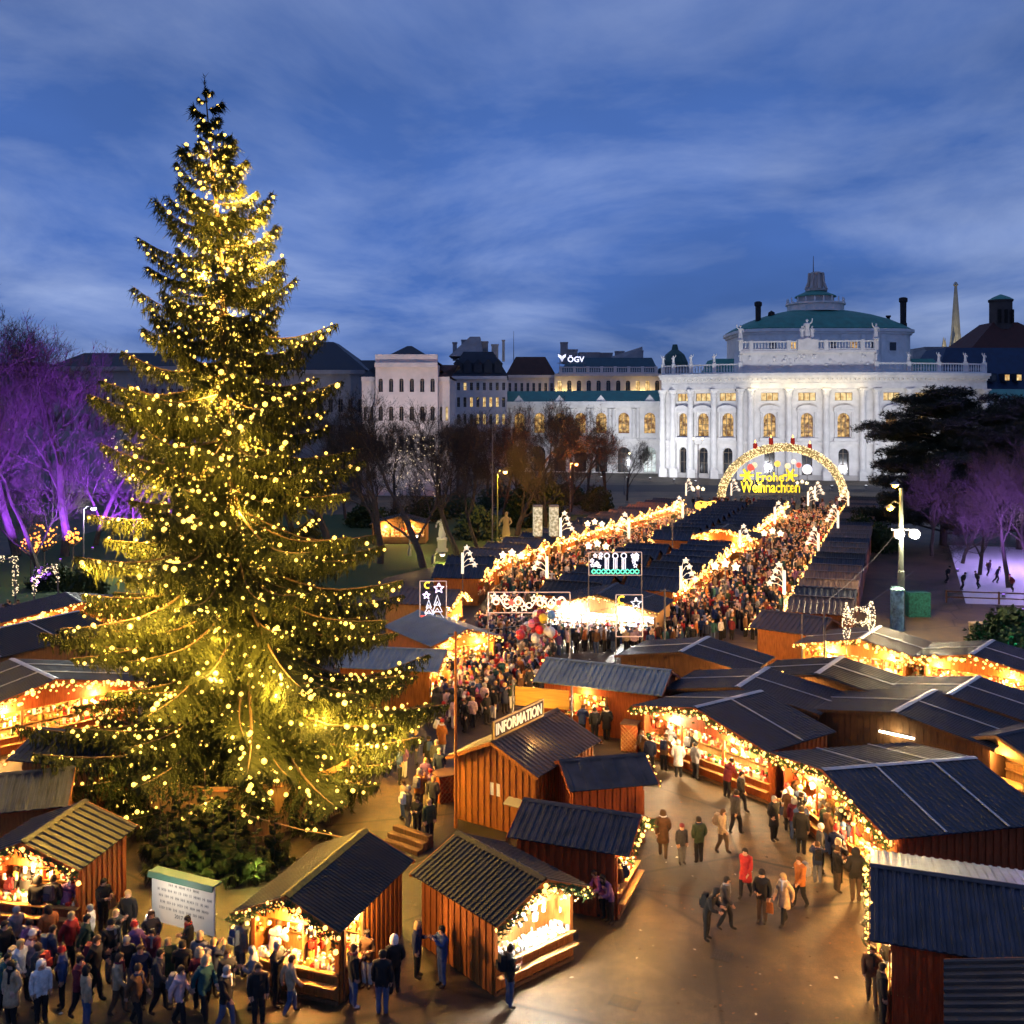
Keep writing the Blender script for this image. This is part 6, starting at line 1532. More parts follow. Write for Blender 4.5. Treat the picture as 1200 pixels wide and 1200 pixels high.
lamp('board_lamp', (L*.4, -1.2, 1.9), 70, (1, .9, .7), .06, TBD)
# hoarding of planks round the foot of the spruce
HO = thing('hoarding', 'plank hoarding lit yellow round the foot of the spruce', 'fence', (TB.x, TB.y, 0)); PLK = {}
q = MB(); q.box(-.11, .11, -.02, .02, 0, 2.0); pm = q.mesh('plank', WOOD_PALE)
for i in range(0, 140):
    a = 2*PI*i/140; r = 4.6
    o = link('plank', pm, HO, (r*math.cos(a), r*math.sin(a), 0), a + PI/2)
q = MB(); q.tube([(4.67*math.cos(2*PI*i/36), 4.67*math.sin(2*PI*i/36), 1.85) for i in range(37)], .04, 4, cap=False); q.build('top_rail', WOOD, HO)
for i in range(9):
    a = -PI/2 + (i-4)*.42; lamp('hoarding_lamp', (6.0*math.cos(a), 6.0*math.sin(a), 2.3), 60, (1, .66, .14), .06, LT)
# rope with pale cord hanging before the thicket
q = MB(); A3 = [WP(180, 935, 1.6), WP(262, 948, 1.5), WP(352, 972, 1.5), WP(425, 985, 1.6)]
q.tube([(p.x, p.y, 1.5 + (.1 if i in (0, 3) else 0)) for i, p in enumerate(A3)], .02, 4); tag(q.build('rope', mat('rope', (.45, .25, .10), .8)), 'orange cord stretched low in front of the spruce', 'rope')
# rubbish crate with lattice beside the blue-grey roof hut and planters
def lattice_box(label, x, y, w, h, rz):
    p = WP(x, y); t = thing('lattice_box', label, 'box', (p.x, p.y, 0), rz); q = MB(); q.box(-w/2, w/2, -w/2, w/2, 0, h); q.build('body', WOOD_RED, t)
    q = MB()
    for k in range(-3, 8):
        for s in (1, -1):
            x0, z0 = -w/2 + k*w/4, 0; x1, z1 = x0 + s*h, h
            c0 = max(-w/2, min(w/2, x0)); f0 = abs(c0-x0)/h; c1 = max(-w/2, min(w/2, x1)); f1 = abs(c1-x0)/h
            if f1 > f0: q.beam((c0, -w/2-.02, h*f0), (c1, -w/2-.02, h*f1), .04, .02)
    q.build('lattice', WOOD_PALE, t); q = MB(); q.box(-w/2-.04, w/2+.04, -w/2-.04, w/2+.04, h, h+.05); q.build('lid', WOOD_DARK, t)
lattice_box('latticed wooden box beside the long blue-grey roof hut', 739, 878, .8, 1.3, R(-20))
lattice_box('latticed wooden box at the corner of the information hut', 521, 936, .9, 1.1, R(30))
# white notices on the hut wall
# steps and ramp by the white post
p = WP(468, 996); t = thing('timber_steps', 'low timber steps between the ornament hut and the information hut', 'steps', (p.x, p.y, 0), R(-35))
for k in range(3): q = MB(); q.box(-.9, .9, k*.32, k*.32+.28, 0, .16*(k+1)); q.build('step', WOOD_DARK, t)
# statues in the park
for x, d, h, m, l in ((518, 122, 3.0, STONE_W, 'white statue of a standing woman on a plinth in the park'), (593, 122, 3.4, mat('stone_amber_lit', (.5, .36, .14), .8), 'amber lit standing figure on a plinth beside the lamp post'), (602, 205, 2.6, STONE_G, 'small statue on the theatre forecourt')):  # amber light on the middle figure is put into its stone colour
    t = thing('statue', l, 'statue', (AT(x, d), d, 0)); q = MB(); q.box(-.7, .7, -.7, .7, 0, .3); q.box(-.5, .5, -.5, .5, .3, 1.3); q.box(-.6, .6, -.6, .6, 1.3, 1.5); q.build('plinth', STONE_G, t); q = statue_mb(0, 0, 1.5, h, int(x), False); q.build('figure', m, t)
lamp('statue_lamp', (AT(593, 122)+1.5-AT(583,128), 122-3-128, 1.2), 260, (1, .72, .2), .1, bpy.data.objects['street_lamp'])
# two white light pillars on the lawn row
for x, l in ((630, 'left'), (649, 'right')):
    d = 112; t = thing('light_pillar', 'square white light pillar, %s of the pair behind the lawn row' % l, 'light pillar', (AT(x, d), d, 0), R(10)); z0, z1 = ZY(628, d), ZY(594, d); q = MB(); q.box(-.45, .45, -.45, .45, z0, z1); q.build('lit_body', lit_glass('pillar_skin_'+l, (.4, .32, .18), (1, .88, .6), .8, 4), t); q = MB(); q.box(-.5, .5, -.5, .5, z1, z1+.2); q.build('cap', STEEL, t); q = MB(); q.box(-.3, .3, -.3, .3, 0, z0); q.build('base', WOOD_DARK, t)
# light portal at the left edge
def bulb_frame(label, pts, d, r=.042, per=9, wid=.5):
    t = thing('light_portal', label, 'light portal', (0, d, 0)); q = MB(); rg = random.Random(int(d)); P_ = [(AT(x, d), 0, ZY(y, d)) for x, y in pts]
    for a, b in zip(P_[:-1], P_[1:]):
        n = int((Vector(b)-Vector(a)).length * per * 3)
        for i in range(n):
            v = Vector(a).lerp(Vector(b), rg.random()) + Vector((rg.uniform(-wid/2, wid/2), rg.uniform(-.1, .1), rg.uniform(-wid/2, wid/2))); q.octa(tuple(v), r)
    q.build('bulbs', BULB_WHITE, t)['kind'] = 'stuff'; f = MB()
    for a, b in zip(P_[:-1], P_[1:]): f.beam(a, b, .1)
    f.beam((P_[0][0], 0, 0), P_[0], .1); f.beam((P_[-1][0], 0, 0), P_[-1], .1); f.build('frame', STEEL, t)
bulb_frame('square portal of white bulbs at the picture edge', [(-14, 697), (-14, 655), (18, 655), (18, 697)], 80)
bulb_frame('gable shaped string of white bulbs beside the square portal', [(40, 697), (41, 679), (64, 662), (68, 680)], 80, wid=.35)
# rink rail, hedge block and skaters' barrier
RAIL = thing('rink_rail', 'dark timber rail along the ice rink', 'rail', (0, 0, 0)); RP = [Vector((38.5, 88.5)), Vector((47, 86.8)), Vector((55.5, 85.2)), Vector((62.5, 83.8))]
for a, b in zip(RP[:-1], RP[1:]):
    for z in (.5, 1.0): q = MB(); q.beam((a.x, a.y, z), (b.x, b.y, z), .08, .1); q.build('rail_bar', WOOD_DARK, RAIL)
    for f in (0, .5): v = a.lerp(b, f); q = MB(); q.box(v.x-.06, v.x+.06, v.y-.06, v.y+.06, 0, 1.1); q.build('rail_post', WOOD_DARK, RAIL)
p = WP(1075, 722); q = MB(); q.box(-.9, .9, -.5, .5, 0, 2.0); tag(q.build('lit_panel', mat('teal_panel', (.02, .12, .10), .6, var=.6, scale=6), None, (p.x, p.y, 0)), 'teal lit sparkling panel between mast and rink', 'panel')
p = WP(1146, 752); q = MB(); q.box(-.5, .5, -.4, .4, 0, 1.3); q.box(-.55, .55, -.45, .45, 1.3, 1.4); tag(q.build('stone_block', mat('sandstone', (.30, .22, .15), .9, var=.2, scale=3), None, (p.x, p.y, 0)), 'upright sandstone block on the rink lawn', 'stone')
X = AT(1178, 71); uplight('teal ground light beside the sandstone block', X, 69.5, 700, (.05, .9, .65), (X+1, 74, 1.0)); uplight('teal ground light at the lawn edge', AT(1128, 68), 68, 260, (.05, .9, .65), (AT(1150, 72), 71, .3))
# white light cloud of balloons at the square
def balloon(col, X, Y, z, r, label):
    t = thing('balloon', label, 'balloon', (X, Y, z), 0, 'balloons held in one bunch over the square'); q = MB(); q.ico((0, 0, 0), r, sub=2, sq=(1, 1, 1.15)); q.build('envelope', mat('balloon_' + col, {'red': (.6, .03, .03), 'green': (.05, .35, .10), 'blue': (.10, .25, .60), 'white': (.8, .8, .85), 'yellow': (.8, .6, .05), 'pink': (.7, .2, .35), 'dark red': (.25, .02, .04), 'silver': (.55, .6, .68)}[col], .3, spec=.5), t, smooth=True); q = MB(); q.tube([(0, 0, -r*1.1), (0, 0, -r*1.1-1.0)], .006, 3); q.build('string', STEEL, t)
P_ = WP(632, 800); rg = random.Random(17); used = {}
for k in range(30):
    col = rg.choice(['red', 'red', 'green', 'blue', 'white', 'white', 'yellow', 'pink', 'dark red', 'dark red', 'silver', 'silver'])
    a = rg.uniform(0, 2*PI); rr_ = rg.uniform(0, 1.25); z = rg.uniform(2.7, 4.3)
    used.setdefault(col, []).append((P_.x + rr_*math.cos(a), P_.y + rr_*math.sin(a), z, rg.uniform(.2, .3)))
for col, L_ in used.items():
    for k, (X, Y, z, r) in enumerate(sorted(L_)):
        balloon(col, X, Y, z, r, ('only %s balloon in the bunch over the square' % col) if len(L_) == 1 else '%s %s balloon from the left in the bunch over the square' % (ORD[k], col))
# slim poles with wires over the huts
for x, y, top, l in ((534, 970, 740, 'slim wooden pole beside the information hut'), (966, 835, 705, 'slim dark pole among the dark roofs'), (779, 800, 690, 'slim pole behind the blue-grey roof hut'), (577, 655, 500, 'tall green post on the lawn'), (788, 660, 610, 'slim pole in the lawn alley')):
    p = WP(x, y); h = ZY(top, p.y); t = thing('pole', l, 'pole', (p.x, p.y, 0)); q = MB(); q.lathe([(.07, 0), (.05, h)], 6); q.build('shaft', WOOD if x == 534 else STEEL, t); q = MB(); q.beam((-.3, 0, h-.1), (.3, 0, h-.1), .05); q.build('crossbar', STEEL, t)

# lit kiosk and fairy lights in the park behind the spruce
stall('yellow lit kiosk in the park behind the thick lawn tree', Vector((AT(470, 132), 129)), Vector((AT(470, 132), 135)), None, he=2.6, hr=3.6, W=7.5, L=5, detail=1, roof=ROOF_NAVY, wall=WOOD_PALE, lampW=110, gl=None)
for x, y0, y1, d, l, n in ((490, 505, 575, 104, 'white fairy lights hanging in the thick lawn tree', 110), (145, 505, 560, 112, 'white fairy lights hanging in a violet tree beside the spruce', 120), (465, 520, 570, 150, 'pale fairy lights in the distant tree before the palace', 120)):
    t = thing('fairy_lights', l, 'fairy lights', (AT(x, d), d, 0)); q = MB(); rg = random.Random(int(x)); rx_ = 2.2
    for i in range(n):
        a = int(rg.random()*9); xx = (a-4)/4*rx_ + rg.gauss(0, .12); q.octa((xx, rg.gauss(0, .5), rg.uniform(ZY(y1, d), ZY(y0, d)) - abs(xx)*.4), rg.uniform(.02, .045))
    q.build('bulbs', BULB_WHITE, t)['kind'] = 'stuff'
for x, d, r, l in ((52, 104, 1.5, 'orange glowing lantern bush beneath the violet trees'), (36, 100, 1.0, 'small red orange lantern bush beneath the violet trees'), (86, 108, .9, 'golden lantern bush beside the white street lamp')):
    t = thing('lantern_bush', l, 'light ornament', (AT(x, d), d, 0)); q = MB(); rg = random.Random(int(x))
    for i in range(46): v = Vector((rg.gauss(0, 1), rg.gauss(0, 1), rg.gauss(0, 1))).normalized() * r * rg.uniform(.5, 1); q.ico((v.x, v.y, v.z + 2.6 + r), rg.uniform(.06, .14))
    q.build('lanterns', mat('lantern_orange', (.9, .4, .1), .5, emit=(1, .30, .05), estr=2.5), t)['kind'] = 'stuff'; q = MB(); q.tube([(0, 0, 0), (0, 0, 2.6)], .06, 5)
    for k in range(7): a = k*.9; q.tube([(0, 0, 2.4), (r*.8*math.cos(a), r*.8*math.sin(a), 2.6 + r*(.4 + .2*(k % 3)))], .03, 4)
    q.build('stem', BARK_G, t); lamp('lantern_light', (0, 0, 2.6+r), 160, (1, .35, .06), .2, t)

# fallen leaves and scraps on the paving
q = MB(); rg = random.Random(77); LM = [mat('leaf_dry', (.16, .08, .03), .8), mat('paper_scrap', (.55, .52, .45), .8), mat('leaf_dark', (.05, .03, .015), .8)]
for i in range(420):
    x, y = (rg.uniform(560, 1040), rg.uniform(930, 1200)) if i < 260 else (rg.uniform(0, 560), rg.uniform(960, 1200)); p = WP(x, y); a = rg.uniform(0, 6.28); s = rg.uniform(.03, .08); c_, s_ = math.cos(a)*s, math.sin(a)*s
    q.add([(p.x-c_, p.y-s_, .010), (p.x+s_*.6, p.y-c_*.6, .014+s*.2), (p.x+c_, p.y+s_, .010), (p.x-s_*.6, p.y+c_*.6, .012)], [(0, 1, 2, 3)], rg.choices((0, 1, 2), (5, 1, 4))[0])
tag(q.build('litter', LM), 'dry leaves and paper scraps scattered over the paving', 'litter', None, 'stuff')
# overhead cables
def cable(label, pts):
    q = MB(); P_ = []
    for a, b in zip(pts[:-1], pts[1:]):
        a, b = Vector(a), Vector(b)
        for i in range(9): f = i/9; v = a.lerp(b, f); v.z -= .35*4*f*(1-f); P_.append(tuple(v))
    P_.append(tuple(pts[-1])); q.tube(P_, .014, 4); tag(q.build('overhead_cable', STEEL), label, 'cable')
def P3(x, d, z): return (AT(x, d), d, z)
pA = WP(534, 970); pB = WP(779, 800); pC = WP(966, 835)
cable('thin cable from the wooden pole over the information hut', [(pA.x, pA.y, ZY(742, pA.y)), (pB.x, pB.y, ZY(692, pB.y))])
cable('thin cable between the two slim poles above the dark roofs', [(pB.x, pB.y, ZY(692, pB.y)), (pC.x, pC.y, ZY(707, pC.y))])
cable('thin cable from the slim pole to the lamp mast', [(pC.x, pC.y, ZY(707, pC.y)), (MA.location.x, MA.location.y, 8.0)])
# ------------------------------------------------------------------ people
SKIN = mat('skin', (.48, .27, .18), .6)
SKIN2 = mat('skin_fair', (.58, .36, .26), .6)
COATS = {}
for nm, c in {'black': (.012, .012, .014), 'navy': (.016, .024, .060), 'dark grey': (.04, .04, .045), 'red': (.36, .022, .022), 'brown': (.10, .05, .025), 'beige': (.42, .30, .18), 'white': (.62, .60, .58), 'grey': (.16, .16, .18),
              'purple': (.13, .06, .17), 'blue': (.03, .055, .14), 'green': (.035, .055, .028), 'pink': (.50, .12, .24), 'orange': (.34, .11, .03), 'teal': (.02, .08, .09), 'yellow': (.55, .48, .06), 'maroon': (.14, .02, .03), 'rose': (.55, .36, .36)}.items():
    COATS[nm] = mat('cloth_' + nm.replace(' ', '_'), c, .85, var=.3, scale=9, bump=.5)
TROU = {'jeans': mat('denim', (.045, .075, .16), .9, var=.25, scale=6), 'black': mat('trouser_black', (.012, .012, .014), .9, var=.2, scale=6), 'grey': mat('trouser_grey', (.09, .09, .10), .9, var=.2, scale=6), 'white': mat('trouser_white', (.55, .54, .52), .9, var=.1, scale=6), 'brown': mat('trouser_brown', (.07, .045, .03), .9, var=.2, scale=6)}
SHOE = mat('shoe', (.02, .015, .012), .6); SHOE_W = mat('shoe_white', (.55, .53, .5), .6)
HAIR = {'dark': mat('hair_dark', (.018, .012, .009), .7), 'brown': mat('hair_brown', (.07, .035, .016), .7), 'blonde': mat('hair_blonde', (.42, .27, .11), .7), 'grey': mat('hair_grey', (.25, .24, .23), .7)}
EYE = mat('eye_dark', (.02, .015, .012), .4)

def pose_joints(kind):
    J = {'pelvis': (0, 0, .95), 'waist': (0, .005, 1.10), 'chest': (0, .01, 1.30), 'collar': (0, .01, 1.44), 'neck': (0, 0, 1.52), 'head': (0, -.012, 1.61), 'crown': (0, -.008, 1.70)}
    for s, S_ in ((1, 'R'), (-1, 'L')):
        J['sh'+S_] = (s*.185, .01, 1.40); J['el'+S_] = (s*.245, .03, 1.13); J['wr'+S_] = (s*.235, -.04, .90); J['hd'+S_] = (s*.23, -.06, .82)
        J['hip'+S_] = (s*.095, 0, .90); J['kn'+S_] = (s*.10, -.015, .49); J['an'+S_] = (s*.10, .02, .09); J['to'+S_] = (s*.115, -.15, .045)
    def arm(S_, el, wr, hd): s = 1 if S_ == 'R' else -1; J['el'+S_] = (s*el[0], el[1], el[2]); J['wr'+S_] = (s*wr[0], wr[1], wr[2]); J['hd'+S_] = (s*hd[0], hd[1], hd[2])
    if kind == 'pockets':
        for S_ in 'RL': arm(S_, (.28, .06, 1.15), (.20, -.06, .98), (.16, -.10, .93))
    elif kind == 'cup':
        arm('R', (.25, -.02, 1.14), (.14, -.26, 1.18), (.11, -.33, 1.22))
    elif kind == 'phone':
        arm('R', (.25, -.06, 1.14), (.12, -.28, 1.20), (.08, -.34, 1.24)); arm('L', (.25, -.04, 1.14), (.10, -.26, 1.14), (.04, -.33, 1.18)); J['head'] = (0, -.035, 1.605); J['crown'] = (0, -.05, 1.69)
    elif kind == 'photo':
        arm('R', (.27, -.14, 1.28), (.14, -.30, 1.46), (.09, -.35, 1.53)); arm('L', (.27, -.14, 1.28), (.12, -.30, 1.44), (.07, -.35, 1.52))
    elif kind in ('walk', 'walk2'):
        m = 1 if kind == 'walk' else -1; a, b = ('R', 'L') if m > 0 else ('L', 'R')
        s = 1 if a == 'R' else -1
        J['kn'+a] = (s*.10, -.15, .51); J['an'+a] = (s*.10, -.18, .09); J['to'+a] = (s*.11, -.35, .05)
        J['kn'+b] = (-s*.10, .04, .49); J['an'+b] = (-s*.10, .22, .14); J['to'+b] = (-s*.11, .08, .045)
        arm(a, (.24, .16, 1.16), (.22, .18, .94), (.21, .17, .86)); arm(b, (.24, -.08, 1.14), (.20, -.24, .96), (.19, -.29, .89))
        for k in ('waist', 'chest', 'collar', 'neck', 'head', 'crown'): x, y, z = J[k]; J[k] = (x, y - .03*(z-.95)/.5, z)
    elif kind == 'counter':
        for k in ('waist', 'chest', 'collar', 'neck', 'head', 'crown', 'shR', 'shL'): x, y, z = J[k]; J[k] = (x, y - .28*(z-.95)/.6, z - .03)
        for S_ in 'RL': arm(S_, (.27, -.26, 1.12), (.18, -.46, 1.08), (.16, -.53, 1.07))
    elif kind == 'bag':
        arm('R', (.26, .03, 1.13), (.25, -.02, .90), (.25, -.03, .82)); arm('L', (.26, -.02, 1.15), (.15, -.20, 1.05), (.09, -.25, 1.05))
    elif kind == 'skate':
        J['knR'] = (.12, -.16, .50); J['anR'] = (.16, .02, .10); J['toR'] = (.17, -.14, .045); J['knL'] = (-.14, .05, .52); J['anL'] = (-.26, .36, .24); J['toL'] = (-.27, .26, .10)
        for k in ('waist', 'chest', 'collar', 'neck', 'head', 'crown', 'shR', 'shL'): x, y, z = J[k]; J[k] = (x, y - .22*(z-.95)/.6, z - .02)
        arm('R', (.38, -.05, 1.2), (.50, -.12, 1.02), (.55, -.15, .97)); arm('L', (.38, .0, 1.2), (.50, .1, 1.02), (.55, .12, .97))
    return J
RAD = {'pelvis': .170, 'waist': .172, 'chest': .190, 'collar': .130, 'neck': .062, 'head': .098, 'crown': .072, 'sh': .098, 'el': .078, 'wr': .056, 'hd': .038, 'hip': .118, 'kn': .084, 'an': .062, 'to': .042}
EDGES = [('pelvis','waist'),('waist','chest'),('chest','collar'),('collar','neck'),('neck','head'),('head','crown')]
for S_ in 'RL': EDGES += [('collar','sh'+S_),('sh'+S_,'el'+S_),('el'+S_,'wr'+S_),('wr'+S_,'hd'+S_),('pelvis','hip'+S_),('hip'+S_,'kn'+S_),('kn'+S_,'an'+S_),('an'+S_,'to'+S_)]
def seg_mat(a, b):
    n = a.rstrip('RL') if a[:2] in ('sh', 'el', 'wr', 'hi', 'kn', 'an') else a
    if a == 'neck' or a == 'head': return 0
    if a.startswith('wr'): return 0
    if a.startswith('hip') or a.startswith('kn'): return 2
    if a.startswith('an'): return 3
    return 1
def finger_tubes(b, J, S_):
    w = Vector(J['wr'+S_]); h = Vector(J['hd'+S_]); d = (h - w).normalized(); s = 1 if S_ == 'R' else -1
    side = d.cross(Vector((s, 0, 0))); side = side.normalized() if side.length > .1 else Vector((0, 1, 0))
    nrm = d.cross(side).normalized()
    for k, l in enumerate((.068, .078, .074, .058)):
        r = h + side * (.03 - .02*k); e1 = r + d*l*.55 + nrm*.006*s; e2 = e1 + (d*.75 - nrm*.55*s).normalized()*l*.5
        b.tube([tuple(r - d*.02), tuple(e1), tuple(e2)], [.0095, .009, .007], 5, mi=0)
    r = h - d*.035 + side*.034; b.tube([tuple(r), tuple(r + (d*.6 + side*.7).normalized()*.04), tuple(r + (d*.9 + side*.35).normalized()*.075)], [.011, .010, .008], 5, mi=0)
BODY = {}
def person_body(kind, female=False, long_coat=False):
    key = (kind, female, long_coat)
    if key in BODY: return BODY[key]
    J = pose_joints(kind)
    if female:
        for S_ in 'RL': x, y, z = J['sh'+S_]; J['sh'+S_] = (x*.86, y, z)
    names = list(J); me = bpy.data.meshes.new('skeleton'); me.from_pydata([J[n] for n in names], [(names.index(a), names.index(b)) for a, b in EDGES], [])
    ob = bpy.data.objects.new('skeleton', me)
    ob.modifiers.new('Skin', 'SKIN'); sk = me.skin_vertices[0] if me.skin_vertices else None
    if sk is None:
        bm = bmesh.new(); bm.from_mesh(me); bm.verts.layers.skin.verify(); bm.to_mesh(me); bm.free(); sk = me.skin_vertices[0]
    for i, n in enumerate(names):
        base = n[:-1] if (n[:-1] in RAD and n[-1] in 'RL') else n; r = RAD[base]
        if female and base in ('chest', 'waist'): r *= .92
        if long_coat and base in ('hip',): r *= 1.18
        rx, ry = (r*1.22, r*.88) if base in ('chest', 'waist', 'pelvis', 'collar') else (r, r)
        sk.data[i].radius = (rx, ry) if base not in ('chest', 'waist', 'pelvis', 'collar') else (ry, rx) if False else (r*1.05, r*1.05)
        sk.data[i].use_root = (n == 'pelvis')
    sub = ob.modifiers.new('Sub', 'SUBSURF'); sub.levels = 2; sub.render_levels = 2
    m2 = eval_mesh(ob)
    V = np.empty(len(m2.vertices)*3); m2.vertices.foreach_get('co', V); V = V.reshape(-1, 3)
    b = MB(); b.v = [tuple(v) for v in V]
    C = np.array([V[list(p.vertices)].mean(0) for p in m2.polygons]); best = np.full(len(C), 9.0); mi_ = np.ones(len(C), int)
    for a, c in EDGES:
        A, E = np.array(J[a]), np.array(J[c]); d = E - A; t = np.clip((C - A) @ d / (d @ d), 0, 1); dist = np.linalg.norm(C - A - t[:, None] * d, axis=1)
        k = dist < best; best[k] = dist[k]; mi_[k] = seg_mat(a, c)
    for p, c, bm_ in zip(m2.polygons, C, mi_):
        bm_ = int(bm_)
        if bm_ == 0 and 1.0 < c[2] < 1.50 and abs(c[0]) < .14 and kind not in ('photo', 'phone', 'cup', 'counter'): bm_ = 1
        if bm_ == 2 and c[2] > .80: bm_ = 1
        if bm_ == 2 and long_coat and c[2] > .66: bm_ = 1
        b.f.append(tuple(p.vertices)); b.m.append(bm_)
    bpy.data.meshes.remove(m2)
    # flatten the torso a little front to back
    vv = []
    for x, y, z in b.v:
        if .85 < z < 1.45 and abs(x) < .19: y = y*.86; x = x*1.08
        if .12 < z < 1.46:      # folds in the cloth
            f = mnoise.noise(Vector((x*9, y*9, z*14))) * .016; r_ = math.hypot(x - math.copysign(.1, x), y) + 1e-4; x += (x - math.copysign(.1, x)) / r_ * f; y += y / r_ * f
        vv.append((x, y, z))
    b.v = vv
    # nose
    hy = J['head'][1]; hz = J['head'][2]; b.add([(-.016, hy-.088, hz-.02), (.016, hy-.088, hz-.02), (0, hy-.122, hz-.016), (0, hy-.09, hz+.03)], [(0, 1, 2), (1, 3, 2), (3, 0, 2)], 0)
    for S_ in 'RL': finger_tubes(b, J, S_)
    for e in (-1, 1): b.octa((e*.034, hy-.094, hz+.012), .011, 4)
    b.box(-.022, .022, hy-.100, hy-.09, hz-.052, hz-.045, 4)
    if long_coat:      # coat skirt
        n = 12; prof = [(.165, 1.06), (.185, .92), (.205, .72), (.215, .60), (.19, .60)]; base = len(b.v)
        for r, z in prof:
            for j in range(n): a = 2*PI*j/n; b.v.append((r*1.08*math.cos(a), r*.86*math.sin(a), z))
        for i in range(len(prof)-1):
            for j in range(n): b.f.append((base+i*n+j, base+(i+1)*n+j, base+(i+1)*n+(j+1) % n, base+i*n+(j+1) % n)); b.m.append(1)
    me = b.mesh('person', [SKIN, COATS['black'], TROU['black'], SHOE, EYE], True); BODY[key] = (me, J); return BODY[key]
def cap_mesh(kind):
    b = MB(); n = 10
    if kind == 'hair': prof = [(.102, -.045), (.112, .0), (.110, .05), (.092, .10), (.055, .132), (.01, .142)]
    elif kind == 'long': prof = [(.10, -.20), (.118, -.12), (.116, -.02), (.113, .05), (.094, .10), (.055, .132), (.01, .142)]
    elif kind == 'beanie': prof = [(.114, .015), (.118, .05), (.112, .09), (.09, .135), (.05, .165), (.01, .175)]
    elif kind == 'pompom': prof = [(.114, .015), (.118, .05), (.112, .09), (.09, .14), (.05, .17), (.02, .18)]
    else: prof = [(.125, -.10), (.14, -.03), (.135, .05), (.11, .12), (.06, .16), (.01, .17)]
    base = len(b.v)
    for r, z in prof:
        for j in range(n):
            a = 2*PI*j/n; x, y = r*math.cos(a), r*math.sin(a)
            if z < .03 and kind in ('hair', 'long', 'hood') and y < -.02: y = y*.30 + .015      # open face
            b.v.append((x, y, z))
    for i in range(len(prof)-1):
        for j in range(n): b.f.append((base+i*n+j, base+i*n+(j+1) % n, base+(i+1)*n+(j+1) % n, base+(i+1)*n+j)); b.m.append(0)
    b.f.append(tuple(base+(len(prof)-1)*n+j for j in range(n))); b.m.append(0)
    if kind == 'pompom': b.ico((0, 0, .205), .042)
    return b.mesh(kind, HAIR['dark'], True)
CAPS = {k: cap_mesh(k) for k in ('hair', 'long', 'beanie', 'pompom', 'hood')}
b = MB(); b.hexa([(-.14,.02,-.22),(.14,.02,-.22),(.14,.20,-.2),(-.14,.20,-.2),(-.13,.02,.20),(.13,.02,.20),(.11,.16,.22),(-.11,.16,.22)]); b.box(-.10, .10, .2, .25, -.16, .04); PACK = b.mesh('backpack', COATS['blue'])
b = MB(); b.hexa([(-.13,-.04,-.34),(.13,-.04,-.34),(.13,.04,-.34),(-.13,.04,-.34),(-.11,-.03,0),(.11,-.03,0),(.11,.03,0),(-.11,.03,0)]); b.tube([(-.07,0,0),(0,0,.09),(.07,0,0)], .008, 4); BAG = b.mesh('bag', COATS['white'])
b = MB(); b.tube([(.09*math.cos(a)*1.15, .085*math.sin(a), .0) for a in [2*PI*i/10 for i in range(11)]], .04, 5, cap=False); b.hexa([(.02,-.14,-.30),(.09,-.14,-.30),(.09,-.11,-.30),(.02,-.11,-.30),(.02,-.12,0),(.09,-.12,0),(.09,-.08,0),(.02,-.08,0)]); SCARF = b.mesh('scarf', COATS['red'])
def setmat(o, *mats):
    for i, m in enumerate(mats): o.material_slots[i].link = 'OBJECT'; o.material_slots[i].material = m
FOOT = []
def person(label, X, Y, face, pose='stand', coat='black', legs='black', head='hair', headc='dark', h=1.72, female=False, long_coat=False, extra=None, extrac=None, group=None, face_detail=True, z=0.0, shoe=None, fair=False):
    me, J = person_body(pose, female, long_coat); s = h / 1.745
    o = link('person', me, None, (X, Y, z)); o.rotation_euler = (0, 0, face); o.scale = (s, s, s); tag(o, label, 'person', group)
    setmat(o, SKIN2 if fair else SKIN, COATS[coat], TROU[legs], shoe or SHOE)
    hp = Vector(J['head'])
    hm = HAIR.get(headc) or COATS[headc]
    c = link('hat' if head in ('beanie', 'pompom') else 'hood' if head == 'hood' else 'hair', CAPS[head], o, hp); setmat(c, hm)
    if extra == 'backpack': e = link('backpack', PACK, o, Vector(J['chest']) + Vector((0, .11, 0))); setmat(e, COATS[extrac or 'blue'])
    elif extra == 'bag': e = link('bag', BAG, o, Vector(J['hdR']) + Vector((0, 0, -.06))); setmat(e, COATS[extrac or 'white'])
    elif extra == 'scarf': e = link('scarf', SCARF, o, Vector(J['neck']) + Vector((0, 0, -.02))); setmat(e, COATS[extrac or 'red'])
    FOOT.append((X, Y)); return o
def pp(label, x, y, face, *a, **k):
    p = WP(x, y)
    if not k.get('extra') and int(x * 7 + y) % 3: k['extra'] = ('scarf', 'bag', 'backpack', 'scarf')[int(x + y) % 4]; k['extrac'] = ('grey', 'maroon', 'black', 'beige', 'navy', 'white', 'brown')[int(x * 3 + y) % 7]
    return person(label, p.x, p.y, R(face), *a, **k)
# face angle: 0 looks at the camera, 90 to the right of the picture... (rotation about z of a figure that looks to -y)
BACK, RIGHT, LEFT_, FRONT = 180, 90, -90, 0
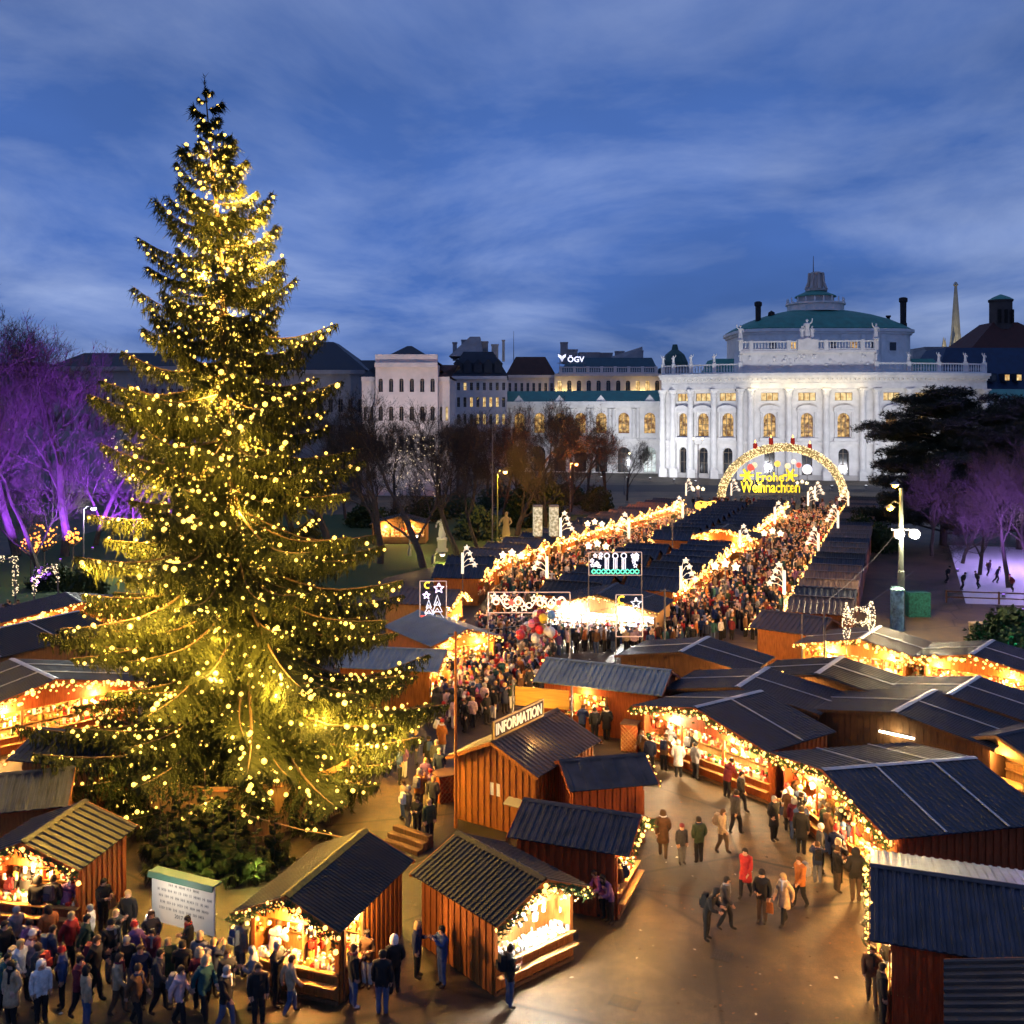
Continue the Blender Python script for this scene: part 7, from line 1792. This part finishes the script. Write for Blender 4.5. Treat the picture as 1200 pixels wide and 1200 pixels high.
# --- foreground people, centre
pp('lone man in dark jacket and blue jeans before the white window', 597, 1181, 110, 'phone', 'black', 'jeans', 'hair', 'dark', 1.78, extra='backpack', extrac='black')
pp('man in black jacket and jeans facing the ornament hut side', 414, 1181, 120, 'cup', 'black', 'jeans', 'hair', 'brown', 1.78, shoe=SHOE_W)
pp('woman in brown jacket and white trousers by the ornament hut', 430, 1157, -20, 'cup', 'brown', 'white', 'long', 'dark', 1.68, female=True)
pp('man seen from behind in black jacket and blue jeans', 448, 1190, 175, 'stand', 'black', 'jeans', 'hair', 'dark', 1.8)
pp('person with pale hood over black coat beside the dark passage', 462, 1166, 200, 'pockets', 'black', 'black', 'hood', 'white', 1.70)
pp('blonde woman in navy coat facing a friend in a puffer jacket', 489, 1146, 80, 'cup', 'navy', 'black', 'long', 'blonde', 1.68, female=True)
pp('person in blue puffer jacket and jeans with arm raised to mouth', 518, 1156, -60, 'photo', 'blue', 'jeans', 'hair', 'dark', 1.76)
pp('woman in pink jacket at the counter of the notice hut', 706, 1076, -70, 'counter', 'pink', 'black', 'hair', 'brown', 1.66, female=True)
pp('woman in purple jacket beside the pink one at the notice hut', 715, 1082, -60, 'counter', 'purple', 'black', 'long', 'dark', 1.68, female=True)
pp('man in brown jacket behind the two bright jackets', 724, 1066, -80, 'pockets', 'brown', 'black', 'hair', 'dark', 1.76)
pp('person in white and purple jacket at the small panelled hut', 745, 962, -80, 'counter', 'rose', 'black', 'beanie', 'purple', 1.68)
pp('person in olive jacket standing on the timber steps side', 503, 988, 30, 'stand', 'green', 'black', 'hair', 'blonde', 1.72)
pp('person in black coat beside the olive jacket by the steps', 489, 984, -30, 'phone', 'black', 'black', 'hair', 'dark', 1.7)
pp('person in dark grey coat close to the hoarding corner', 478, 972, 120, 'pockets', 'dark grey', 'grey', 'beanie', 'grey', 1.74)
# --- open paving, right of centre
pp('tall walker in long brown coat on the open paving', 777, 1006, 170, 'walk', 'brown', 'brown', 'long', 'brown', 1.82, long_coat=True)
pp('short person in dark coat and red hat on the open paving', 799, 1013, 20, 'stand', 'dark grey', 'grey', 'beanie', 'maroon', 1.5)
pp('person in olive coat beside the short one with red hat', 819, 1012, 200, 'pockets', 'green', 'black', 'hair', 'dark', 1.74)
pp('walker in pale beige coat crossing the paving', 846, 1000, 60, 'walk', 'beige', 'brown', 'long', 'brown', 1.7, female=True)
pp('walker in dark grey jacket behind the pale coat', 862, 978, 120, 'walk2', 'dark grey', 'black', 'hair', 'dark', 1.76)
pp('walker in bright red coat on the open paving', 874, 1052, -40, 'walk2', 'red', 'black', 'hair', 'dark', 1.72, long_coat=True, female=True)
pp('walker in black jacket with orange bag', 893, 1082, -30, 'bag', 'black', 'brown', 'beanie', 'black', 1.74, extra='bag', extrac='orange')
pp('walker in cream coat with long fair hair', 919, 1084, -60, 'walk', 'beige', 'black', 'long', 'blonde', 1.70, long_coat=True, female=True)
pp('walker in orange brown coat leaning forward', 938, 1064, -70, 'walk2', 'orange', 'black', 'hair', 'brown', 1.74)
pp('stooped walker in black in the middle of the paving', 828, 1102, 60, 'counter', 'black', 'black', 'hood', 'black', 1.74)
pp('second dark walker behind the stooped one', 850, 1090, 70, 'walk', 'dark grey', 'black', 'hair', 'dark', 1.74)
pp('man in long black coat near the garland corner', 907, 986, 40, 'pockets', 'black', 'black', 'hair', 'grey', 1.78, long_coat=True)
pp('woman in cream jacket and red hat by the queue', 923, 966, -160, 'stand', 'white', 'black', 'beanie', 'red', 1.66, female=True)
pp('tall man in black coat with his back to the queue counter', 939, 1002, 150, 'stand', 'black', 'black', 'hair', 'dark', 1.84, long_coat=True)
pp('child in navy jacket with backpack at the queue', 958, 1036, 170, 'photo', 'navy', 'grey', 'hair', 'brown', 1.5, extra='backpack', extrac='black')
pp('woman in dark dress and tights with phone near the corner stall', 981, 1046, 100, 'phone', 'black', 'brown', 'hair', 'brown', 1.64, female=True)
pp('large man in black jacket and brown trousers at the corner stall', 1003, 1058, 170, 'pockets', 'black', 'brown', 'hood', 'black', 1.86)
pp('woman with white fur hat in the queue', 936, 957, 160, 'counter', 'brown', 'black', 'beanie', 'beige', 1.68)
pp('person in olive green coat in the queue', 965, 995, 130, 'counter', 'green', 'black', 'hair', 'brown', 1.72)
pp('person in red beanie and dark coat in the queue', 981, 990, 110, 'counter', 'dark grey', 'black', 'beanie', 'red', 1.68)
pp('person in grey coat pressed to the lit counter', 956, 976, 120, 'counter', 'grey', 'black', 'hair', 'dark', 1.72)
pp('person in maroon coat pressed to the lit counter', 994, 1012, 110, 'counter', 'maroon', 'black', 'hair', 'dark', 1.7)
pp('person in pale blue puffer jacket and red hat under the corner stall roof', 1040, 1166, 100, 'counter', 'grey', 'black', 'beanie', 'red', 1.72)
pp('person in brown coat walking past the corner stall', 1022, 1178, -20, 'walk', 'brown', 'brown', 'hair', 'brown', 1.7)
pp('person in black cut by the lower picture edge at the corner stall', 1034, 1204, 80, 'stand', 'black', 'black', 'hair', 'dark', 1.74)
# --- toy stall front
for k, (x, y, f, po, co, hd, hc, l) in enumerate([(762, 906, 160, 'stand', 'navy', 'hair', 'dark', 'person in navy jacket at the toy stall corner'), (778, 904, 150, 'counter', 'brown', 'hair', 'brown', 'person in brown jacket at the toy stall corner'), (795, 912, 170, 'pockets', 'white', 'beanie', 'white', 'person in long white coat and white hat at the toy stall'),
    (815, 914, 120, 'bag', 'grey', 'hair', 'dark', 'person in grey coat with bag at the toy stall'), (806, 900, 140, 'counter', 'black', 'hood', 'black', 'hooded person in black at the toy stall window'), (784, 893, 150, 'counter', 'dark grey', 'hair', 'dark', 'person in dark grey jacket deep at the toy stall window'),
    (753, 898, -60, 'walk', 'brown', 'long', 'brown', 'walker in brown jacket leaving the toy stall'), (868, 952, 60, 'walk', 'black', 'hair', 'dark', 'walker in black passing below the toy counter'), (852, 936, 130, 'counter', 'maroon', 'hair', 'dark', 'person in maroon jacket at the middle of the toy counter')]):
    pp(l, x, y, f, po, co, 'black', hd, hc, 1.72, long_coat=(co == 'white'))
# --- three at the blue-grey hut
pp('person in blue jacket at the lit window of the blue-grey hut', 682, 866, 165, 'counter', 'blue', 'black', 'hair', 'brown', 1.72)
pp('man in black at the middle of the blue-grey hut window', 697, 870, 180, 'stand', 'black', 'black', 'hair', 'dark', 1.78)
pp('man in black coat at the end of the blue-grey hut window', 711, 868, 175, 'pockets', 'black', 'black', 'hair', 'dark', 1.76, long_coat=True)
# --- lower left
LEFTP = [
 (12, 1078, 170, 'counter', 'black', 'black', 'hair', 'dark', 'person in black at the edge of the crowded counter'), (28, 1080, 170, 'counter', 'dark grey', 'black', 'hair', 'brown', 'person in dark grey leaning to the crowded counter'),
 (44, 1092, 180, 'stand', 'black', 'black', 'hood', 'black', 'broad person in black hooded coat at the crowded counter'), (62, 1092, 175, 'pockets', 'black', 'black', 'hair', 'dark', 'slim person in black beside the purple jacket'), (76, 1092, 165, 'counter', 'purple', 'grey', 'hair', 'brown', 'person in purple puffer jacket at the hut corner'),
 (121, 1092, 60, 'phone', 'black', 'black', 'hair', 'dark', 'man in black leaning near the dark hut wall'), (150, 1108, -10, 'bag', 'black', 'black', 'hair', 'blonde', 'woman in black with a white bag before the text board'), (177, 1133, 30, 'pockets', 'dark grey', 'black', 'long', 'brown', 'woman with long brown hair in dark coat before the text board'),
 (221, 1138, -60, 'phone', 'black', 'black', 'hair', 'dark', 'person with red scarf looking at a phone by the text board'), (234, 1162, 170, 'stand', 'grey', 'black', 'beanie', 'beige', 'person in grey jacket and beige cap by the text board'), (250, 1168, 140, 'photo', 'navy', 'black', 'hair', 'blonde', 'blond person in navy raising a camera'),
 (281, 1146, 150, 'stand', 'grey', 'grey', 'hair', 'brown', 'man in grey jacket with blue backpack at the ornament hut'), (299, 1138, 160, 'counter', 'brown', 'black', 'hair', 'brown', 'person in brown jacket close to the ornament counter'), (321, 1152, 165, 'counter', 'rose', 'jeans', 'hair', 'brown', 'person in pale pink jacket and jeans at the ornament counter'),
 (303, 1204, 20, 'stand', 'black', 'black', 'hair', 'brown', 'person in black at the lower edge before the ornament hut'), (60, 1156, 120, 'walk', 'navy', 'black', 'hair', 'dark', 'walker in navy with a blue backpack at the lower left'), (82, 1136, 80, 'walk2', 'red', 'black', 'hair', 'blonde', 'walker in red jacket among the blurred crowd'),
 (18, 1128, 60, 'walk', 'grey', 'black', 'beanie', 'grey', 'walker in grey beanie at the picture edge'), (36, 1160, 100, 'walk2', 'rose', 'grey', 'beanie', 'white', 'walker in pale jacket and white hat at the lower left'), (22, 1176, 80, 'walk', 'white', 'black', 'hair', 'blonde', 'walker in white jacket at the lower left'),
 (8, 1190, 60, 'walk', 'teal', 'black', 'hair', 'dark', 'walker in teal coat at the lower left corner'), (48, 1200, 40, 'stand', 'white', 'black', 'hood', 'white', 'person with white hood at the lower edge'), (92, 1192, 90, 'walk', 'maroon', 'black', 'hair', 'dark', 'walker in maroon coat at the lower edge'),
 (112, 1170, 90, 'walk2', 'black', 'black', 'hair', 'brown', 'walker in black behind the maroon coat'), (138, 1190, 95, 'walk', 'beige', 'brown', 'long', 'brown', 'walker in beige coat with brown hair at the lower edge'), (160, 1204, 80, 'walk2', 'brown', 'black', 'beanie', 'brown', 'walker in brown coat and brown hat at the lower edge'),
 (186, 1188, 100, 'walk', 'dark grey', 'black', 'hair', 'dark', 'walker in dark grey coat left of the camera raiser'), (210, 1204, 90, 'walk2', 'rose', 'black', 'hair', 'brown', 'walker in rose jacket at the lower edge'), (264, 1208, 80, 'walk', 'black', 'jeans', 'hair', 'grey', 'grey haired walker in black at the lower edge'), (100, 1142, 110, 'walk2', 'green', 'black', 'hair', 'dark', 'walker in dark green behind the red jacket'),
 (340, 1190, 120, 'walk', 'beige', 'jeans', 'hair', 'brown', 'walker in beige jacket and jeans passing the ornament hut'), (4, 1150, 70, 'walk2', 'black', 'black', 'hair', 'dark', 'walker in black cut by the picture edge'), (130, 1150, 60, 'pockets', 'black', 'grey', 'beanie', 'black', 'person in black with black hat between the walkers')]
for x, y, f, po, co, le, hd, hc, l in LEFTP:
    ex = {221: ('scarf', 'red'), 281: ('backpack', 'blue'), 60: ('backpack', 'blue'), 150: ('bag', 'white')}.get(x, (None, None))
    pp(l, x, y, f, po, co, le, hd, hc, 1.66 + (x * 37 % 17) / 100, extra=ex[0], extrac=ex[1], female=(hd == 'long'), group='people at the lower left' if False else None)
# --- skaters
for x, y, f, co, l in ((1128, 692, 90, 'black', 'skater in black near the rink rail'), (1146, 690, -90, 'dark grey', 'skater in grey beside the one in black'), (1168, 684, 60, 'navy', 'skater in navy farther out on the ice'), (1186, 694, -80, 'maroon', 'skater in maroon under the violet tree'), (1110, 684, 90, 'black', 'skater close to the dark tree'), (1158, 676, 100, 'purple', 'skater in purple at the far side of the ice')):
    pp(l, x, y, f, 'skate', co, 'black', 'beanie', co, 1.72, group='skaters', z=.008)
# --- crowd in the square and the alleys: the 300 nearest as persons, the rest as one mass
STALL_RECT = []
for o in list(COL.objects):
    if o.type == 'EMPTY' and o.get('category') == 'market stall':
        hw = o['half'] if 'half' in o else (2.05, 2.3); STALL_RECT.append((o.location.x, o.location.y, o.rotation_euler.z, hw[0], hw[1]))
def blocked(X, Y, m=.05):
    for cx_, cy_, rz, a, b in STALL_RECT:
        dx, dy = X-cx_, Y-cy_
        if dx*dx + dy*dy > 60: continue
        u = dx*math.cos(rz) + dy*math.sin(rz); v = -dx*math.sin(rz) + dy*math.cos(rz)
        if abs(u) < a - .15 + m and -b + .35 - m < v < b + m: return True
    return False
GRID = {}
def free(X, Y, r):
    k = (int(X), int(Y))
    for i in (-1, 0, 1):
        for j in (-1, 0, 1):
            for (a, b) in GRID.get((k[0]+i, k[1]+j), ()):
                if (a-X)**2 + (b-Y)**2 < r*r: return False
    GRID.setdefault(k, []).append((X, Y)); return True
for X, Y in FOOT: free(X, Y, 0)
rng = random.Random(99); spots = []
def fill(poly, n, r, zone):
    xs = [p.x for p in poly]; ys = [p.y for p in poly]; c = 0
    for _ in range(n * 12):
        if c >= n: break
        X, Y = rng.uniform(min(xs), max(xs)), rng.uniform(min(ys), max(ys)); ins = False; j = len(poly) - 1
        for i in range(len(poly)):
            if (poly[i].y > Y) != (poly[j].y > Y) and X < (poly[j].x-poly[i].x)*(Y-poly[i].y)/(poly[j].y-poly[i].y) + poly[i].x: ins = not ins
            j = i
        if ins and not blocked(X, Y) and free(X, Y, r): spots.append((X, Y, zone)); c += 1
SQ = [WP(*q) for q in ((520, 860), (560, 858), (640, 806), (650, 768), (700, 765), (765, 765), (770, 752), (640, 752), (600, 738), (560, 740), (556, 772), (530, 800), (505, 835))]
fill([WP(-5, 1112), WP(60, 1112), WP(120, 1122), WP(250, 1178), WP(345, 1178), WP(345, 1206), WP(-10, 1206)], 34, .62, 'lower left')
fill([WP(925, 962), WP(955, 975), WP(1003, 1035), WP(1000, 1062), WP(955, 1042), WP(918, 985)], 10, .5, 'queue')
fill([WP(462, 905), WP(520, 872), WP(524, 925), WP(505, 965), WP(466, 962)], 13, .6, 'hut')
fill(SQ, 330, .52, 'square')
fill([WP(690, 762), WP(790, 770), WP(860, 745), WP(880, 742), WP(815, 705), WP(760, 755)], 90, .6, 'alley mouth')
LA = [Vector((-1.8, 78)), Vector((-.8, 97)), Vector((8.8, 119)), Vector((28.6, 162)), Vector((38, 162)), Vector((2.0, 79))]
fill(LA, 650, .62, 'lawn alley')
RA = [b1 + ax*4 + nx*.5, b1 + ax*96 + nx*.5, b0 + ax*104 - nx*.5, b0 + ax*0 - nx*.5]
fill(RA, 780, .62, 'wide alley')
fill([Vector((40, 168)), Vector((70, 168)), Vector((72, 186)), Vector((30, 186))], 120, .9, 'arch')
fill([WP(0, 860), WP(95, 850), WP(100, 822), WP(0, 832)], 40, .6, 'left')
fill([WP(0, 745), WP(90, 735), WP(90, 725), WP(0, 728)], 40, .8, 'left far')
spots.sort(key=lambda s: s[1])
n_ind = max(0, 300 - len(FOOT))
CNAMES = ['black', 'black', 'black', 'navy', 'dark grey', 'dark grey', 'brown', 'grey', 'red', 'beige', 'white', 'maroon', 'green', 'blue', 'orange', 'rose', 'purple', 'teal']
ZN = {'hut': 'between spruce and information hut', 'queue': 'in the queue at the broad navy roof stall', 'lower left': 'at the lower left', 'square': 'in the square', 'alley mouth': 'at the alley mouth', 'lawn alley': 'in the lawn alley crowd', 'wide alley': 'in the wide alley crowd', 'arch': 'under the arch', 'left': 'before the wide stall beside the spruce', 'left far': 'beyond the wide stall'}
HC = {'hair': ['dark', 'brown', 'blonde', 'grey'], 'long': ['dark', 'brown', 'blonde'], 'beanie': ['red', 'white', 'grey', 'black', 'blue'], 'pompom': ['white', 'red', 'pink'], 'hood': ['black', 'grey', 'beige']}
SEEN = set()
for X, Y, zn in spots[:n_ind]:
    for _ in range(40):
        co = rng.choice(CNAMES); hd = rng.choice(['hair', 'hair', 'hair', 'long', 'long', 'beanie', 'beanie', 'pompom', 'hood']); hc = rng.choice(HC[hd]); le = rng.choice(['black', 'black', 'jeans', 'grey', 'brown', 'white'])
        po = rng.choice(['stand', 'pockets', 'cup', 'walk', 'walk2', 'bag', 'phone', 'photo']); ex = rng.choice([None]*6 + ['backpack', 'scarf', 'bag']); exc = rng.choice(['red', 'blue', 'black', 'white', 'grey'])
        hw = {'hair': '%s hair' % hc, 'long': 'long %s hair' % hc, 'beanie': '%s beanie' % hc, 'pompom': '%s bobble hat' % hc, 'hood': '%s hood' % hc}[hd]
        lab = 'person with %s, %s coat%s%s %s' % (hw, co, '' if le == 'black' else ', jeans' if le == 'jeans' else ', %s trousers' % le, ', %s %s' % (exc, ex) if ex else '', ZN[zn])
        if zn == 'queue' and co in ('white', 'red', 'beige', 'orange', 'rose'): continue
        if lab not in SEEN and len(lab.split()) <= 16: break
    SEEN.add(lab)
    person(lab, X, Y, R(rng.uniform(80, 160)) if zn == 'queue' else rng.uniform(0, 2*PI), po, co, le, hd, hc, rng.uniform(1.58, 1.84), rng.random() < .5, rng.random() < .25, ex, exc, 'crowd between the stalls', False, fair=rng.random() < .4)
# distant crowd: one mass of small simple figures
CM = [COATS[c] for c in CNAMES] + [SKIN2, HAIR['dark'], HAIR['brown'], TROU['black'], TROU['jeans'], HAIR['blonde']]; nC = len(CNAMES)
cb = MB()
def tiny(X, Y, a, h, co, hi, li):
    s = h / 1.72; ca, sa = math.cos(a), math.sin(a)
    def T(x, y, z): return (X + (x*ca - y*sa)*s, Y + (x*sa + y*ca)*s, z*s)
    def loft(rings, mi, n=5):
        base = len(cb.v)
        for (cx_, cy_, z, rx_, ry_) in rings:
            for j in range(n): t = 2*PI*j/n; cb.v.append(T(cx_ + rx_*math.cos(t), cy_ + ry_*math.sin(t), z))
        for i in range(len(rings)-1):
            for j in range(n): cb.f.append((base+i*n+j, base+i*n+(j+1) % n, base+(i+1)*n+(j+1) % n, base+(i+1)*n+j)); cb.m.append(mi)
        cb.f.append(tuple(base+(len(rings)-1)*n+j for j in range(n))); cb.m.append(mi)
    for sx in (-.1, .1): loft([(sx, 0, 0, .06, .09), (sx, 0, .85, .10, .10)], nC + li, 4)
    loft([(0, 0, .78, .20, .15), (0, 0, 1.1, .18, .14), (0, 0, 1.36, .22, .14), (0, 0, 1.46, .10, .08)], co, 6)
    for sx in (-1, 1): loft([(sx*.26, -.08, .85, .05, .05), (sx*.27, .0, 1.15, .06, .06), (sx*.21, 0, 1.42, .07, .07)], co, 4)
    loft([(0, -.01, 1.46, .06, .06), (0, -.02, 1.54, .095, .10), (0, -.02, 1.64, .10, .105)], nC, 6); loft([(0, .0, 1.60, .108, .11), (0, 0, 1.70, .09, .09), (0, 0, 1.745, .03, .03)], hi, 6)
for X, Y, zn in spots[n_ind:]:
    co = rng.choice([i for i in range(nC)]); hi = rng.choice([nC+1, nC+1, nC+2, nC+5, rng.randrange(nC)]); tiny(X, Y, rng.uniform(0, 6.28), rng.uniform(1.58, 1.84), co, hi, rng.choice([3, 3, 4]))
o = cb.build('crowd', CM); tag(o, 'dense crowd filling the far part of both stall alleys', 'crowd', None, 'stuff')
print('PEOPLE individuals', len([o for o in COL.objects if o.get('category') == 'person']), 'mass', len(spots) - n_ind)
